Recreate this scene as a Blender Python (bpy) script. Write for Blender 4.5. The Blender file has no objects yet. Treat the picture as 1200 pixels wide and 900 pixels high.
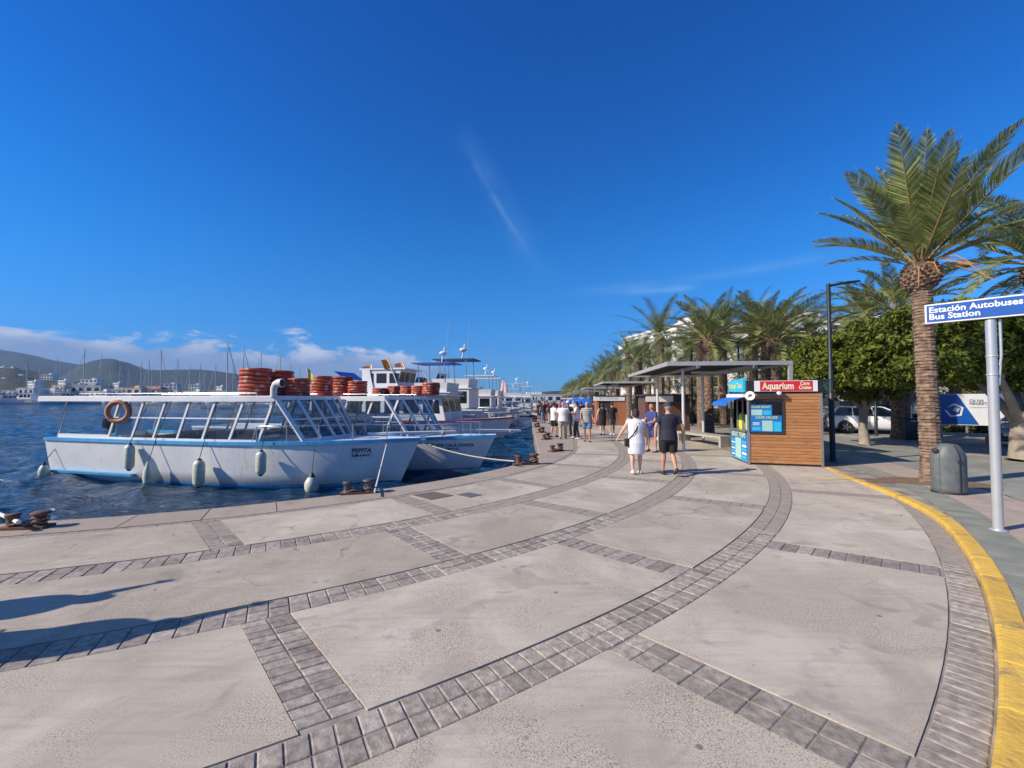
import bpy, bmesh, math, random
import numpy as np
from mathutils import Vector, Matrix, noise
rnd = random.Random(7)
PI = math.pi
R = math.radians
sc = bpy.context.scene
C = sc.collection

# ---------------------------------------------------------------- camera
EYE = 1.9
cam_d = bpy.data.cameras.new('camera')
cam_d.sensor_width = 36.0
cam_d.lens = 36.0*500/1200
cam_d.clip_start = 0.05
cam_d.clip_end = 20000
cam = bpy.data.objects.new('camera', cam_d)
C.objects.link(cam)
cam.location = (0, 0, EYE)
PITCH = math.atan(17/500)
cam.rotation_euler = (PI/2 + PITCH, 0, 0)
sc.camera = cam

# ---------------------------------------------------------------- world, sun, exposure
SUN_EL = R(33)
SUN_AZ = math.atan2(-.947, -.322)          # clockwise from +Y
sc.view_settings.view_transform = 'Standard'
sc.view_settings.look = 'None'
sc.view_settings.gamma = 1
sc.view_settings.exposure = 0.42
world = bpy.data.worlds.new('World')
sc.world = world
world.use_nodes = True
wn = world.node_tree.nodes; wl = world.node_tree.links
wn.clear()
w_out = wn.new('ShaderNodeOutputWorld')
w_bg = wn.new('ShaderNodeBackground')
w_bg.inputs['Strength'].default_value = 0.10
sky = wn.new('ShaderNodeTexSky')
sky.sky_type = 'NISHITA'
sky.sun_disc = False
sky.sun_elevation = SUN_EL
sky.sun_rotation = SUN_AZ % (2*PI)
sky.altitude = 0
sky.air_density = 1.0
sky.dust_density = 0.0
sky.ozone_density = 2.0
hsv = wn.new('ShaderNodeHueSaturation')
hsv.inputs['Saturation'].default_value = 1.0
hsv.inputs['Value'].default_value = 1.0
hsv.inputs['Hue'].default_value = 0.5
wl.new(sky.outputs[0], hsv.inputs['Color'])

def wmath(op, a, b=None, c=None):
    n = wn.new('ShaderNodeMath'); n.operation = op
    for i, v in enumerate((a, b, c)):
        if v is None: continue
        if isinstance(v, (int, float)): n.inputs[i].default_value = v
        else: wl.new(v, n.inputs[i])
    return n.outputs[0]
def wrange(v, a, b, c=0.0, d=1.0, smooth=True):
    n = wn.new('ShaderNodeMapRange')
    if smooth: n.interpolation_type = 'SMOOTHSTEP'
    wl.new(v, n.inputs['Value'])
    for k, q in zip(('From Min', 'From Max', 'To Min', 'To Max'), (a, b, c, d)): n.inputs[k].default_value = q
    return n.outputs[0]
w_tc = wn.new('ShaderNodeTexCoord')
w_sep = wn.new('ShaderNodeSeparateXYZ'); wl.new(w_tc.outputs['Generated'], w_sep.inputs[0])
dx, dy, dz = w_sep.outputs
azim = wmath('ARCTAN2', dx, dy)                                   # radians, right of the view axis positive
hor = wmath('SQRT', wmath('ADD', wmath('MULTIPLY', dx, dx), wmath('MULTIPLY', dy, dy)))
elev = wmath('ARCTAN2', dz, hor)
# low cloud bank, wraps round the horizon and thins to the right of the view
cvec = wn.new('ShaderNodeCombineXYZ')
wl.new(wmath('MULTIPLY', azim, 1.0), cvec.inputs[0]); wl.new(wmath('MULTIPLY', elev, 2.4), cvec.inputs[1])
cn = wn.new('ShaderNodeTexNoise'); cn.inputs['Scale'].default_value = 9.5; cn.inputs['Detail'].default_value = 10
cn.inputs['Roughness'].default_value = 0.6; cn.inputs['Distortion'].default_value = 0.25
wl.new(cvec.outputs[0], cn.inputs['Vector'])
cn2 = wn.new('ShaderNodeTexNoise'); cn2.inputs['Scale'].default_value = 2.6; cn2.inputs['Detail'].default_value = 2
wl.new(cvec.outputs[0], cn2.inputs['Vector'])
# upper edge of the bank falls from left to right
top_el = wrange(azim, -0.90, -0.05, 0.125, 0.105, False)
top_el = wmath('ADD', top_el, wmath('MULTIPLY', wmath('SUBTRACT', cn2.outputs[0], 0.5), 0.09))
ramp = wmath('DIVIDE', wmath('SUBTRACT', top_el, elev), 0.035)
dens = wmath('ADD', wmath('MULTIPLY', wmath('SUBTRACT', cn.outputs[0], 0.5), 6.5), ramp)
cmask = wrange(dens, 0.1, 1.0, 0.0, 0.92)
cmask = wmath('MULTIPLY', cmask, wrange(azim, -0.22, -0.10, 1.0, 0.0))
# cloud brightness: white tops, blue grey bodies
shade = wrange(wmath('ADD', ramp, wmath('MULTIPLY', wmath('SUBTRACT', cn.outputs[0], .5), -2.0)), 0.2, 1.6)
ccol = wn.new('ShaderNodeMix'); ccol.data_type = 'RGBA'
ccol.inputs['A'].default_value = (5.0, 5.2, 6.2, 1); ccol.inputs['B'].default_value = (1.9, 2.5, 4.0, 1)
wl.new(shade, ccol.inputs['Factor'])
# the phone camera's deep rendering of the clear sky: a tint that depends on height only
tint = wn.new('ShaderNodeValToRGB'); tint.color_ramp.interpolation = 'B_SPLINE'
wl.new(wmath('DIVIDE', elev, 1.5708), tint.inputs[0])
TN = [(0.0, (.12, .33, .84)), (.07, (.12, .41, .90)), (.17, (.12, .54, 1.06)), (.32, (.06, .60, 1.20)), (.50, (.03, .50, 1.20)), (.80, (.025, .42, 1.16))]
while len(tint.color_ramp.elements) < len(TN): tint.color_ramp.elements.new(.5)
for e_, (a_, c_) in zip(tint.color_ramp.elements, TN): e_.position = a_/1.5708
for e_, (a_, c_) in zip(tint.color_ramp.elements, TN): e_.color = (c_[0]/1.3, c_[1]/1.3, c_[2]/1.3, 1)
tm = wn.new('ShaderNodeVectorMath'); tm.operation = 'MULTIPLY'
# the glow round the sun itself, behind the camera, is nearly white
sv = wn.new('ShaderNodeVectorMath'); sv.operation = 'DOT_PRODUCT'; wl.new(w_tc.outputs['Generated'], sv.inputs[0])
sv.inputs[1].default_value = (-.947*math.cos(SUN_EL), -.322*math.cos(SUN_EL), math.sin(SUN_EL))
glow = wn.new('ShaderNodeMix'); glow.data_type = 'RGBA'
wl.new(wrange(sv.outputs['Value'], .66, 1.0), glow.inputs['Factor']); wl.new(tint.outputs[0], glow.inputs['A']); glow.inputs['B'].default_value = (1.5, 1.2, 1.0, 1)
wl.new(hsv.outputs[0], tm.inputs[0]); wl.new(glow.outputs['Result'], tm.inputs[1])
tm2 = wn.new('ShaderNodeVectorMath'); tm2.operation = 'SCALE'; tm2.inputs['Scale'].default_value = 1.3
wl.new(tm.outputs[0], tm2.inputs[0])
m1 = wn.new('ShaderNodeMix'); m1.data_type = 'RGBA'
wl.new(cmask, m1.inputs['Factor']); wl.new(tm2.outputs[0], m1.inputs['A']); wl.new(ccol.outputs['Result'], m1.inputs['B'])
# thin high streaks (old contrails): a line through two directions, fading at its ends
def streak(a0, e0, a1, e1, w0, w1, amp, prev, nscale=9.0):
    ux, uy = a1-a0, e1-e0; L = math.hypot(ux, uy); ux /= L; uy /= L
    pa = wmath('SUBTRACT', azim, a0); pe = wmath('SUBTRACT', elev, e0)
    s = wmath('DIVIDE', wmath('ADD', wmath('MULTIPLY', pa, ux), wmath('MULTIPLY', pe, uy)), L)
    d = wmath('ABSOLUTE', wmath('ADD', wmath('MULTIPLY', pa, -uy), wmath('MULTIPLY', pe, ux)))
    width = wrange(s, 0, 1, w0, w1, False)
    core = wmath('POWER', wmath('MAXIMUM', wmath('SUBTRACT', 1.0, wmath('DIVIDE', d, width)), 0.0), 1.5)
    ends = wmath('MULTIPLY', wrange(s, 0.0, 0.35), wrange(s, 0.75, 1.0, 1.0, 0.0))
    nz = wn.new('ShaderNodeTexNoise'); nz.inputs['Scale'].default_value = nscale; nz.inputs['Detail'].default_value = 5
    v = wn.new('ShaderNodeCombineXYZ'); wl.new(azim, v.inputs[0]); wl.new(elev, v.inputs[1]); wl.new(v.outputs[0], nz.inputs['Vector'])
    f = wmath('MULTIPLY', wmath('MULTIPLY', core, ends), wmath('MULTIPLY', wrange(nz.outputs[0], .3, .75), amp))
    m = wn.new('ShaderNodeMix'); m.data_type = 'RGBA'
    wl.new(f, m.inputs['Factor']); wl.new(prev, m.inputs['A']); m.inputs['B'].default_value = (2.2, 3.9, 6.4, 1)
    return m.outputs['Result']
def AE(px, py):
    x = (px-600)/500; y = (450-py)/500
    Y = math.cos(PITCH)-math.sin(PITCH)*y; Z = math.sin(PITCH)+math.cos(PITCH)*y
    return math.atan2(x, Y), math.atan2(Z, math.hypot(x, Y))
col = m1.outputs['Result']
col = streak(*AE(530, 130), *AE(650, 345), 0.045, 0.055, 0.22, col, 7)
col = streak(*AE(545, 170), *AE(625, 305), 0.012, 0.012, 0.22, col, 16)
col = streak(*AE(640, 345), *AE(1040, 285), 0.020, 0.018, 0.42, col, 4)
col = streak(*AE(700, 345), *AE(830, 335), 0.014, 0.012, 0.45, col, 6)
wl.new(col, w_bg.inputs['Color'])
wl.new(w_bg.outputs[0], w_out.inputs['Surface'])

sun_d = bpy.data.lights.new('sun', 'SUN')
sun_d.energy = 4.6
sun_d.angle = R(0.55)
sun_d.color = (1.0, 0.90, 0.76)
sun = bpy.data.objects.new('sun', sun_d)
C.objects.link(sun)
travel = Vector((.947*math.cos(SUN_EL), .322*math.cos(SUN_EL), -math.sin(SUN_EL)))
sun.rotation_euler = travel.to_track_quat('-Z', 'Y').to_euler()
sun.location = (-20, -8, 30)

# ---------------------------------------------------------------- pixel (1200x900) to world helpers used to take measurements
def G(px, py, z=0.0):
    """the world point at height z seen at photo pixel px, py"""
    x = (px-600)/500; y = (450-py)/500
    Y = math.cos(PITCH)-math.sin(PITCH)*y; Z = math.sin(PITCH)+math.cos(PITCH)*y
    s = (z-EYE)/Z
    return Vector((x*s, Y*s, z))
def D(px, py, Yd):
    """the world point at depth Yd seen at photo pixel px, py"""
    x = (px-600)/500; y = (450-py)/500
    Y = math.cos(PITCH)-math.sin(PITCH)*y; Z = math.sin(PITCH)+math.cos(PITCH)*y
    s = Yd/Y
    return Vector((x*s, Yd, EYE+Z*s))

# ---------------------------------------------------------------- objects and names
def tag(o, label=None, cat=None, group=None, kind=None):
    if label: o['label'] = label
    if cat: o['category'] = cat
    if group: o['group'] = group
    if kind: o['kind'] = kind
    return o
def empty(name, loc=(0, 0, 0), rz=0.0):
    o = bpy.data.objects.new(name, None)
    o.empty_display_size = 0.2
    C.objects.link(o); o.location = loc; o.rotation_euler = (0, 0, rz)
    return o
def thing(name, label, cat, loc=(0, 0, 0), rz=0.0, group=None):
    return tag(empty(name, loc, rz), label, cat, group)
KIDS = {}
def link(name, me, parent=None, loc=None, rot=None, scale=None):
    o = bpy.data.objects.new(name, me)
    C.objects.link(o)
    if parent is not None:
        o.parent = parent
        KIDS.setdefault(parent.name, []).append(o)
    if loc is not None: o.location = loc
    if rot is not None: o.rotation_euler = rot
    if scale is not None: o.scale = scale
    return o
def copy_tree(o, parent=None):
    c = o.copy(); C.objects.link(c)
    if parent is not None:
        c.parent = parent
        KIDS.setdefault(parent.name, []).append(c)
    for ch in KIDS.get(o.name, []): copy_tree(ch, c)
    return c

class MB:
    """collects simple shapes and links them as one mesh object"""
    def __init__(s): s.v = []; s.f = []; s.m = []; s.mi = 0; s.sm = []
    def _add(s, vs, fs, smooth=False):
        b = len(s.v); s.v.extend([tuple(p) for p in vs])
        for f in fs:
            s.f.append(tuple(b+i for i in f)); s.m.append(s.mi); s.sm.append(smooth)
        return s
    def quad(s, a, b, c, d): return s._add([a, b, c, d], [(0, 1, 2, 3)])
    def poly(s, pts): return s._add(pts, [tuple(range(len(pts)))])
    def box(s, c, d, rz=0.0, M=None, taper=1.0):
        hx, hy, hz = d[0]/2, d[1]/2, d[2]/2
        P = [Vector((x*hx*(taper if z > 0 else 1), y*hy*(taper if z > 0 else 1), z*hz)) for z in (-1, 1) for y in (-1, 1) for x in (-1, 1)]
        if M is None: M = Matrix.Rotation(rz, 3, 'Z')
        P = [M @ p + Vector(c) for p in P]
        return s._add(P, [(0, 2, 3, 1), (4, 5, 7, 6), (0, 1, 5, 4), (1, 3, 7, 5), (3, 2, 6, 7), (2, 0, 4, 6)])
    def bar(s, a, b, w, h, up=(0, 0, 1)):
        a = Vector(a); b = Vector(b); d = (b-a); L = d.length
        if L < 1e-6: return s
        d.normalize(); up = Vector(up)
        sd = d.cross(up)
        if sd.length < 1e-4: sd = d.cross(Vector((1, 0, 0)))
        sd.normalize(); u = sd.cross(d).normalized()
        M = Matrix((d, sd, u)).transposed()
        return s.box((a+b)/2, (L, w, h), M=M)
    def loft(s, rings, cap=True, smooth=True, closed=True):
        n = len(rings[0]); vs = [p for r in rings for p in r]; fs = []
        for i in range(len(rings)-1):
            for j in range(n if closed else n-1):
                k = (j+1) % n
                fs.append((i*n+j, i*n+k, (i+1)*n+k, (i+1)*n+j))
        s._add(vs, fs, smooth)
        if cap and closed:
            s._add(rings[0], [tuple(reversed(range(n)))]); s._add(rings[-1], [tuple(range(n))])
        return s
    def tube(s, pts, r, n=8, cap=True, smooth=True):
        pts = [Vector(p) for p in pts]
        rs = r if isinstance(r, (list, tuple)) else [r]*len(pts)
        rings = []; pu = None
        for i, p in enumerate(pts):
            d = (pts[min(i+1, len(pts)-1)]-pts[max(i-1, 0)])
            if d.length < 1e-7: d = Vector((0, 0, 1))
            d.normalize()
            if pu is None:
                pu = Vector((0, 0, 1)) if abs(d.z) < .9 else Vector((1, 0, 0))
            sd = d.cross(pu)
            if sd.length < 1e-5: sd = d.orthogonal()
            sd.normalize(); u = sd.cross(d).normalized(); pu = u
            rings.append([p+(sd*math.cos(2*PI*k/n)+u*math.sin(2*PI*k/n))*rs[i] for k in range(n)])
        return s.loft(rings, cap, smooth)
    def lathe(s, prof, n=16, c=(0, 0, 0), smooth=True, cap=True, sx=1, sy=1):
        rings = [[(c[0]+r*sx*math.cos(2*PI*k/n), c[1]+r*sy*math.sin(2*PI*k/n), c[2]+z) for k in range(n)] for r, z in prof]
        return s.loft(rings, cap, smooth)
    def ell(s, c, r, n=12, m=8, M=None):
        rings = []
        for i in range(m+1):
            a = -PI/2+PI*i/m; a = max(-PI/2+.05, min(PI/2-.05, a))
            ring = []
            for k in range(n):
                p = Vector((r[0]*math.cos(a)*math.cos(2*PI*k/n), r[1]*math.cos(a)*math.sin(2*PI*k/n), r[2]*math.sin(a)))
                if M is not None: p = M @ p
                ring.append(p+Vector(c))
            rings.append(ring)
        return s.loft(rings)
    def torus(s, c, R_, r, n=24, m=8, M=None, sq=1.0):
        rings = []
        for i in range(n+1):
            a = 2*PI*i/n
            ring = []
            for k in range(m):
                b = 2*PI*k/m
                p = Vector(((R_+r*math.cos(b))*math.cos(a), (R_+r*math.cos(b))*math.sin(a), r*sq*math.sin(b)))
                if M is not None: p = M @ p
                ring.append(p+Vector(c))
            rings.append(ring)
        return s.loft(rings, cap=False)
    def prism(s, pts, z0, z1):
        n = len(pts)
        s._add([(p[0], p[1], z1) for p in pts], [tuple(range(n))])
        s._add([(p[0], p[1], z0) for p in pts], [tuple(reversed(range(n)))])
        for i in range(n):
            a, b = pts[i], pts[(i+1) % n]
            s._add([(a[0], a[1], z0), (b[0], b[1], z0), (b[0], b[1], z1), (a[0], a[1], z1)], [(0, 1, 2, 3)])
        return s
    def mesh(s, name, mats):
        me = bpy.data.meshes.new(name)
        me.from_pydata(s.v, [], s.f)
        if not isinstance(mats, (list, tuple)): mats = [mats]
        for m in mats: me.materials.append(m)
        me.polygons.foreach_set('material_index', s.m)
        me.polygons.foreach_set('use_smooth', s.sm)
        me.update()
        return me
    def build(s, name, mats, parent=None, loc=None, rot=None, scale=None):
        return link(name, s.mesh(name, mats), parent, loc, rot, scale)

# ---------------------------------------------------------------- materials
def new_mat(name):
    m = bpy.data.materials.new(name); m.use_nodes = True
    return m, m.node_tree.nodes, m.node_tree.links, m.node_tree.nodes['Principled BSDF']
def mk(name, col, rough=.6, metal=0.0, var=.12, scale=4.0, bump=0.0, bscale=40.0, col2=None, coords='Object', spec=.5, rand=0.0, detail=5, stretch=None, coat=0.0, subsurf=0.0, bdist=.02):
    """a procedural material: noise-mottled colour (towards col2 if given), optional bump and per-object variation"""
    m, n, l, p = new_mat(name)
    p.inputs['Roughness'].default_value = rough
    p.inputs['Metallic'].default_value = metal
    p.inputs['Specular IOR Level'].default_value = spec
    if coat: p.inputs['Coat Weight'].default_value = coat
    tc = n.new('ShaderNodeTexCoord')
    if coords == 'World':
        geo = n.new('ShaderNodeNewGeometry'); vec = geo.outputs['Position']
    else: vec = tc.outputs['Object']
    if stretch:
        mp = n.new('ShaderNodeMapping'); mp.inputs['Scale'].default_value = stretch
        l.new(vec, mp.inputs['Vector']); vec = mp.outputs[0]
    nz = n.new('ShaderNodeTexNoise'); nz.inputs['Scale'].default_value = scale; nz.inputs['Detail'].default_value = detail
    l.new(vec, nz.inputs['Vector'])
    mr = n.new('ShaderNodeMapRange'); mr.inputs['From Min'].default_value = .3; mr.inputs['From Max'].default_value = .7
    l.new(nz.outputs[0], mr.inputs['Value'])
    mx = n.new('ShaderNodeMix'); mx.data_type = 'RGBA'
    if col2 is None:
        a = tuple(c*(1-var) for c in col); b = tuple(min(1, c*(1+var)) for c in col)
    else: a, b = col, col2
    mx.inputs['A'].default_value = (*a, 1); mx.inputs['B'].default_value = (*b, 1)
    l.new(mr.outputs[0], mx.inputs['Factor'])
    out = mx.outputs['Result']
    if rand:
        oi = n.new('ShaderNodeObjectInfo')
        mr2 = n.new('ShaderNodeMapRange'); mr2.inputs['To Min'].default_value = 1-rand; mr2.inputs['To Max'].default_value = 1+rand
        l.new(oi.outputs['Random'], mr2.inputs['Value'])
        hs = n.new('ShaderNodeHueSaturation'); l.new(mr2.outputs[0], hs.inputs['Value']); l.new(out, hs.inputs['Color'])
        out = hs.outputs[0]
    l.new(out, p.inputs['Base Color'])
    if bump:
        nb = n.new('ShaderNodeTexNoise'); nb.inputs['Scale'].default_value = bscale; nb.inputs['Detail'].default_value = 6
        l.new(vec, nb.inputs['Vector'])
        bp = n.new('ShaderNodeBump'); bp.inputs['Strength'].default_value = bump; bp.inputs['Distance'].default_value = bdist
        l.new(nb.outputs[0], bp.inputs['Height']); l.new(bp.outputs[0], p.inputs['Normal'])
    return m

# ================================================================= SETTING
# the promenade is laid out in rings round a point in the harbour, then runs straight on
CX, CY = -10.5, 18.5
T0 = -8.0                                        # degrees: the rings turn into straight lines here
def P(r, t, z=0.0):
    """point of the paving: ring radius r, angle t (degrees); beyond T0 the rings go straight on"""
    if t <= T0: return Vector((CX+r*math.cos(R(t)), CY+r*math.sin(R(t)), z))
    s = R(t-T0)*17
    a = R(T0)
    return Vector((CX+r*math.cos(a)-math.sin(a)*s, CY+r*math.sin(a)+math.cos(a)*s, z))
def PT(t):                                        # direction angle of the radial line at t
    return R(min(t, T0))
def edge_pt(t, z=0.0):
    """outer edge of the quay"""
    p = P(12.3, t, z)
    if p.y < 13.9 and t < -15: return p
    # beyond: nearly straight edge, slightly less turned than the rings
    a = P(13.05, t, z); d = (P(13.05, t)-P(12.3, t)).normalized()
    # intersect with line x = .93 + .04*(y-14), parallel to the rings beyond y=40
    for k in range(30):
        xl = .93+.036*(min(a.y, 40)-14) + (.14*(a.y-40) if a.y > 40 else 0)
        a = a - d*((a.x-xl)/max(.3, d.x))
    return a

def concrete_mat():
    m, n, l, p = new_mat('slab_concrete')
    geo = n.new('ShaderNodeNewGeometry'); pos = geo.outputs['Position']
    def nz(scale, det=6, ro=.6, dist=0, vec=pos):
        q = n.new('ShaderNodeTexNoise'); q.inputs['Scale'].default_value = scale; q.inputs['Detail'].default_value = det
        q.inputs['Roughness'].default_value = ro; q.inputs['Distortion'].default_value = dist
        l.new(vec, q.inputs['Vector']); return q.outputs[0]
    def rng(v, a, b, c=0., d=1.):
        q = n.new('ShaderNodeMapRange'); l.new(v, q.inputs['Value'])
        for k, w in zip(('From Min', 'From Max', 'To Min', 'To Max'), (a, b, c, d)): q.inputs[k].default_value = w
        return q.outputs[0]
    def mix(f, a, b):
        q = n.new('ShaderNodeMix'); q.data_type = 'RGBA'; l.new(f, q.inputs['Factor'])
        for k, w in (('A', a), ('B', b)):
            if isinstance(w, tuple): q.inputs[k].default_value = (*w, 1)
            else: l.new(w, q.inputs[k])
        return q.outputs['Result']
    def mul(a, b):
        q = n.new('ShaderNodeMath'); q.operation = 'MULTIPLY'; l.new(a, q.inputs[0])
        if isinstance(b, float): q.inputs[1].default_value = b
        else: l.new(b, q.inputs[1])
        return q.outputs[0]
    oi = n.new('ShaderNodeObjectInfo')
    worn = nz(.9, 7, .62, .6)
    col = mix(rng(worn, .40, .60), (.40, .342, .268), (.55, .483, .392))
    # streaks across the slabs
    mp = n.new('ShaderNodeMapping'); mp.inputs['Scale'].default_value = (.7, 9, 1); mp.inputs['Rotation'].default_value = (0, 0, R(-22))
    l.new(pos, mp.inputs['Vector'])
    st = nz(1.6, 6, .65, .3, mp.outputs[0])
    col = mix(rng(st, .50, .72, 0, .38), col, (.25, .215, .20))
    stain = nz(1.7, 5, .55, .9)
    col = mix(rng(stain, .57, .66, 0, .5), col, (.23, .20, .18))
    # fine speckle of the exposed aggregate, strongest where the skin has worn off
    sp = nz(100, 3, .75); patch = rng(nz(1.2, 6, .6, .5), .45, .58)
    col = mix(mul(rng(sp, .45, .56), patch), col, (.56, .47, .36))
    col = mix(mul(rng(sp, .46, .38), patch), col, (.20, .165, .13))
    sp2 = nz(130, 2, .6)
    col = mix(mul(rng(sp2, .56, .7), .55), col, (.22, .20, .19))
    # gum and small stones
    vo = n.new('ShaderNodeTexVoronoi'); vo.inputs['Scale'].default_value = 2.6; l.new(pos, vo.inputs['Vector'])
    gum = mul(rng(vo.outputs['Distance'], .045, .065, 1, 0), rng(nz(.6, 2), .36, .42))
    col = mix(mul(gum, .7), col, (.10, .09, .085))
    vo2 = n.new('ShaderNodeTexVoronoi'); vo2.inputs['Scale'].default_value = 6.0; l.new(pos, vo2.inputs['Vector'])
    gum2 = mul(rng(vo2.outputs['Distance'], .04, .065, 1, 0), rng(nz(1.1, 2), .47, .5))
    col = mix(mul(gum2, .6), col, (.12, .11, .10))
    vc = n.new('ShaderNodeTexVoronoi'); vc.feature = 'DISTANCE_TO_EDGE'; vc.inputs['Scale'].default_value = .32
    wv = n.new('ShaderNodeVectorMath'); wv.operation = 'MULTIPLY_ADD'
    nw = n.new('ShaderNodeTexNoise'); nw.inputs['Scale'].default_value = 1.6; nw.inputs['Detail'].default_value = 6; l.new(pos, nw.inputs['Vector'])
    l.new(nw.outputs['Color'], wv.inputs[0]); wv.inputs[1].default_value = (.7, .7, 0); l.new(pos, wv.inputs[2]); l.new(wv.outputs[0], vc.inputs['Vector'])
    crack = mul(rng(vc.outputs['Distance'], .0015, .0045, 1, 0), rng(nz(.45, 2), .50, .56))
    col = mix(mul(crack, .38), col, (.14, .12, .10))
    drip = mul(rng(nz(3.2, 3, .5, .2), .68, .72), rng(nz(.5, 2), .40, .55))
    col = mix(mul(drip, .5), col, (.16, .135, .115))
    hs = n.new('ShaderNodeHueSaturation'); l.new(rng(oi.outputs['Random'], 0, 1, .88, 1.08), hs.inputs['Value']); l.new(col, hs.inputs['Color'])
    l.new(hs.outputs[0], p.inputs['Base Color'])
    p.inputs['Roughness'].default_value = .82
    p.inputs['Specular IOR Level'].default_value = .3
    b1 = n.new('ShaderNodeBump'); b1.inputs['Distance'].default_value = .004
    l.new(rng(patch, 0, 1, .35, 1.0), b1.inputs['Strength']); l.new(sp, b1.inputs['Height'])
    l.new(b1.outputs[0], p.inputs['Normal'])
    return m
M = {}
M['slab'] = concrete_mat()
M['brick'] = mk('paver_brick', (.225, .19, .16), .85, var=.3, scale=18, bump=.55, bscale=60, coords='World', rand=.24, spec=.25, col2=(.43, .375, .32), bdist=.008)
M['brick_far'] = mk('paver_brick_worn', (.29, .25, .21), .85, scale=7, bump=.5, bscale=60, coords='World', spec=.25, col2=(.38, .32, .265))
M['grout'] = mk('grout', (.42, .37, .31), .9, scale=3, coords='World', spec=.2, col2=(.16, .13, .11))
M['coping'] = mk('coping_aggregate', (.26, .205, .165), .85, scale=90, bump=.8, bscale=110, coords='World', rand=.07, spec=.25, col2=(.48, .40, .33), bdist=.008)
M['quay'] = mk('quay_wall_concrete', (.14, .125, .11), .9, scale=3, bump=.8, bscale=9, coords='World', col2=(.30, .27, .23))
M['yellow'] = mk('yellow_kerb_paint', (.76, .48, .08), .6, scale=5, bump=.5, bscale=26, coords='World', col2=(.62, .38, .07), rand=.08)
def wear(m, col, scale, lo, hi, amt, world=True):
    n = m.node_tree.nodes; l = m.node_tree.links; p = n['Principled BSDF']
    src = p.inputs['Base Color'].links[0].from_socket
    geo = n.new('ShaderNodeNewGeometry')
    q = n.new('ShaderNodeTexNoise'); q.inputs['Scale'].default_value = scale; q.inputs['Detail'].default_value = 8; q.inputs['Roughness'].default_value = .65; l.new(geo.outputs['Position'], q.inputs['Vector'])
    r = n.new('ShaderNodeMapRange'); l.new(q.outputs[0], r.inputs['Value']); r.inputs['From Min'].default_value = lo; r.inputs['From Max'].default_value = hi; r.inputs['To Max'].default_value = amt
    x = n.new('ShaderNodeMix'); x.data_type = 'RGBA'; l.new(r.outputs[0], x.inputs['Factor']); l.new(src, x.inputs['A']); x.inputs['B'].default_value = (*col, 1)
    l.new(x.outputs['Result'], p.inputs['Base Color'])
wear(M['yellow'], (.22, .18, .13), 3.5, .56, .70, .75)
wear(M['yellow'], (.34, .30, .24), 14, .62, .68, .8)
wear(M['brick'], (.12, .10, .09), 1.1, .52, .68, .5)
wear(M['coping'], (.17, .135, .11), 1.3, .55, .72, .5)
M['yellow_line'] = mk('yellow_line_paint', (.74, .48, .09), .7, scale=5, coords='World', col2=(.60, .42, .14))
M['green_tile'] = mk('green_ribbed_tile', (.215, .22, .175), .8, scale=3, bump=.4, bscale=80, coords='World', col2=(.31, .31, .25), rand=.05)
M['beige_tile'] = mk('beige_tile', (.36, .285, .23), .8, scale=3, bump=.3, bscale=80, coords='World', col2=(.45, .365, .30), rand=.05)
M['green_far'] = mk('green_grey_paving', (.215, .215, .185), .8, scale=1.2, bump=.3, bscale=60, coords='World', col2=(.33, .33, .285))
M['soil'] = mk('planting_soil', (.16, .095, .06), .95, scale=9, bump=.9, bscale=30, coords='World', col2=(.24, .16, .11))
M['asphalt'] = mk('asphalt', (.05, .05, .052), .85, scale=2, bump=.5, bscale=60, coords='World', col2=(.075, .073, .072))
M['iron_cover'] = mk('rusty_cover', (.13, .085, .07), .75, scale=14, bump=.6, bscale=60, coords='World', col2=(.20, .14, .12))
M['iron_grey'] = mk('grey_cover', (.10, .10, .11), .7, scale=14, bump=.6, bscale=60, coords='World', col2=(.16, .155, .16))

# ---- ground sheet: everything inland of the quay edge, out to the horizon
g = MB()
ts = [-130+2*i for i in range(59)]+[-13+1.0*i for i in range(14)]+[2+6*i for i in range(1, 110)]
prev = None
for t in ts:
    e = edge_pt(t, -.009)
    o1 = P(22, t, -.009)
    o2 = P(60, t, -.009)
    if prev is not None:
        g.quad(prev[0], e, o1, prev[1]); g.quad(prev[1], o1, o2, prev[2])
    prev = (e, o1, o2)
# reverse winding so that normals point up is not needed; Cycles shades both sides
ground = tag(g.build('ground', M['grout']), kind='structure')
g = MB()
g.quad((-400, -300, -.03), (900, -300, -.03), (900, -10, -.03), (-400, -10, -.03))
g.quad((8, -10, -.03), (900, -10, -.03), (900, 2600, -.03), (110, 2600, -.03))
g.quad((-9.5, -10, -.03), (8, -10, -.03), (8, 0, -.03), (-9.5, 0, -.03))
far_ground = tag(g.build('inland_ground', M['green_far']), kind='structure')
# quay wall down into the water
g = MB(); prev = None
for t in ts:
    e = edge_pt(t, -.03)
    q = (e, Vector((e.x, e.y, -3.0)))
    if prev is not None: g.quad(prev[0], prev[1], q[1], q[0])
    prev = q
tag(g.build('quay_wall', M['quay']), kind='structure')

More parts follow.
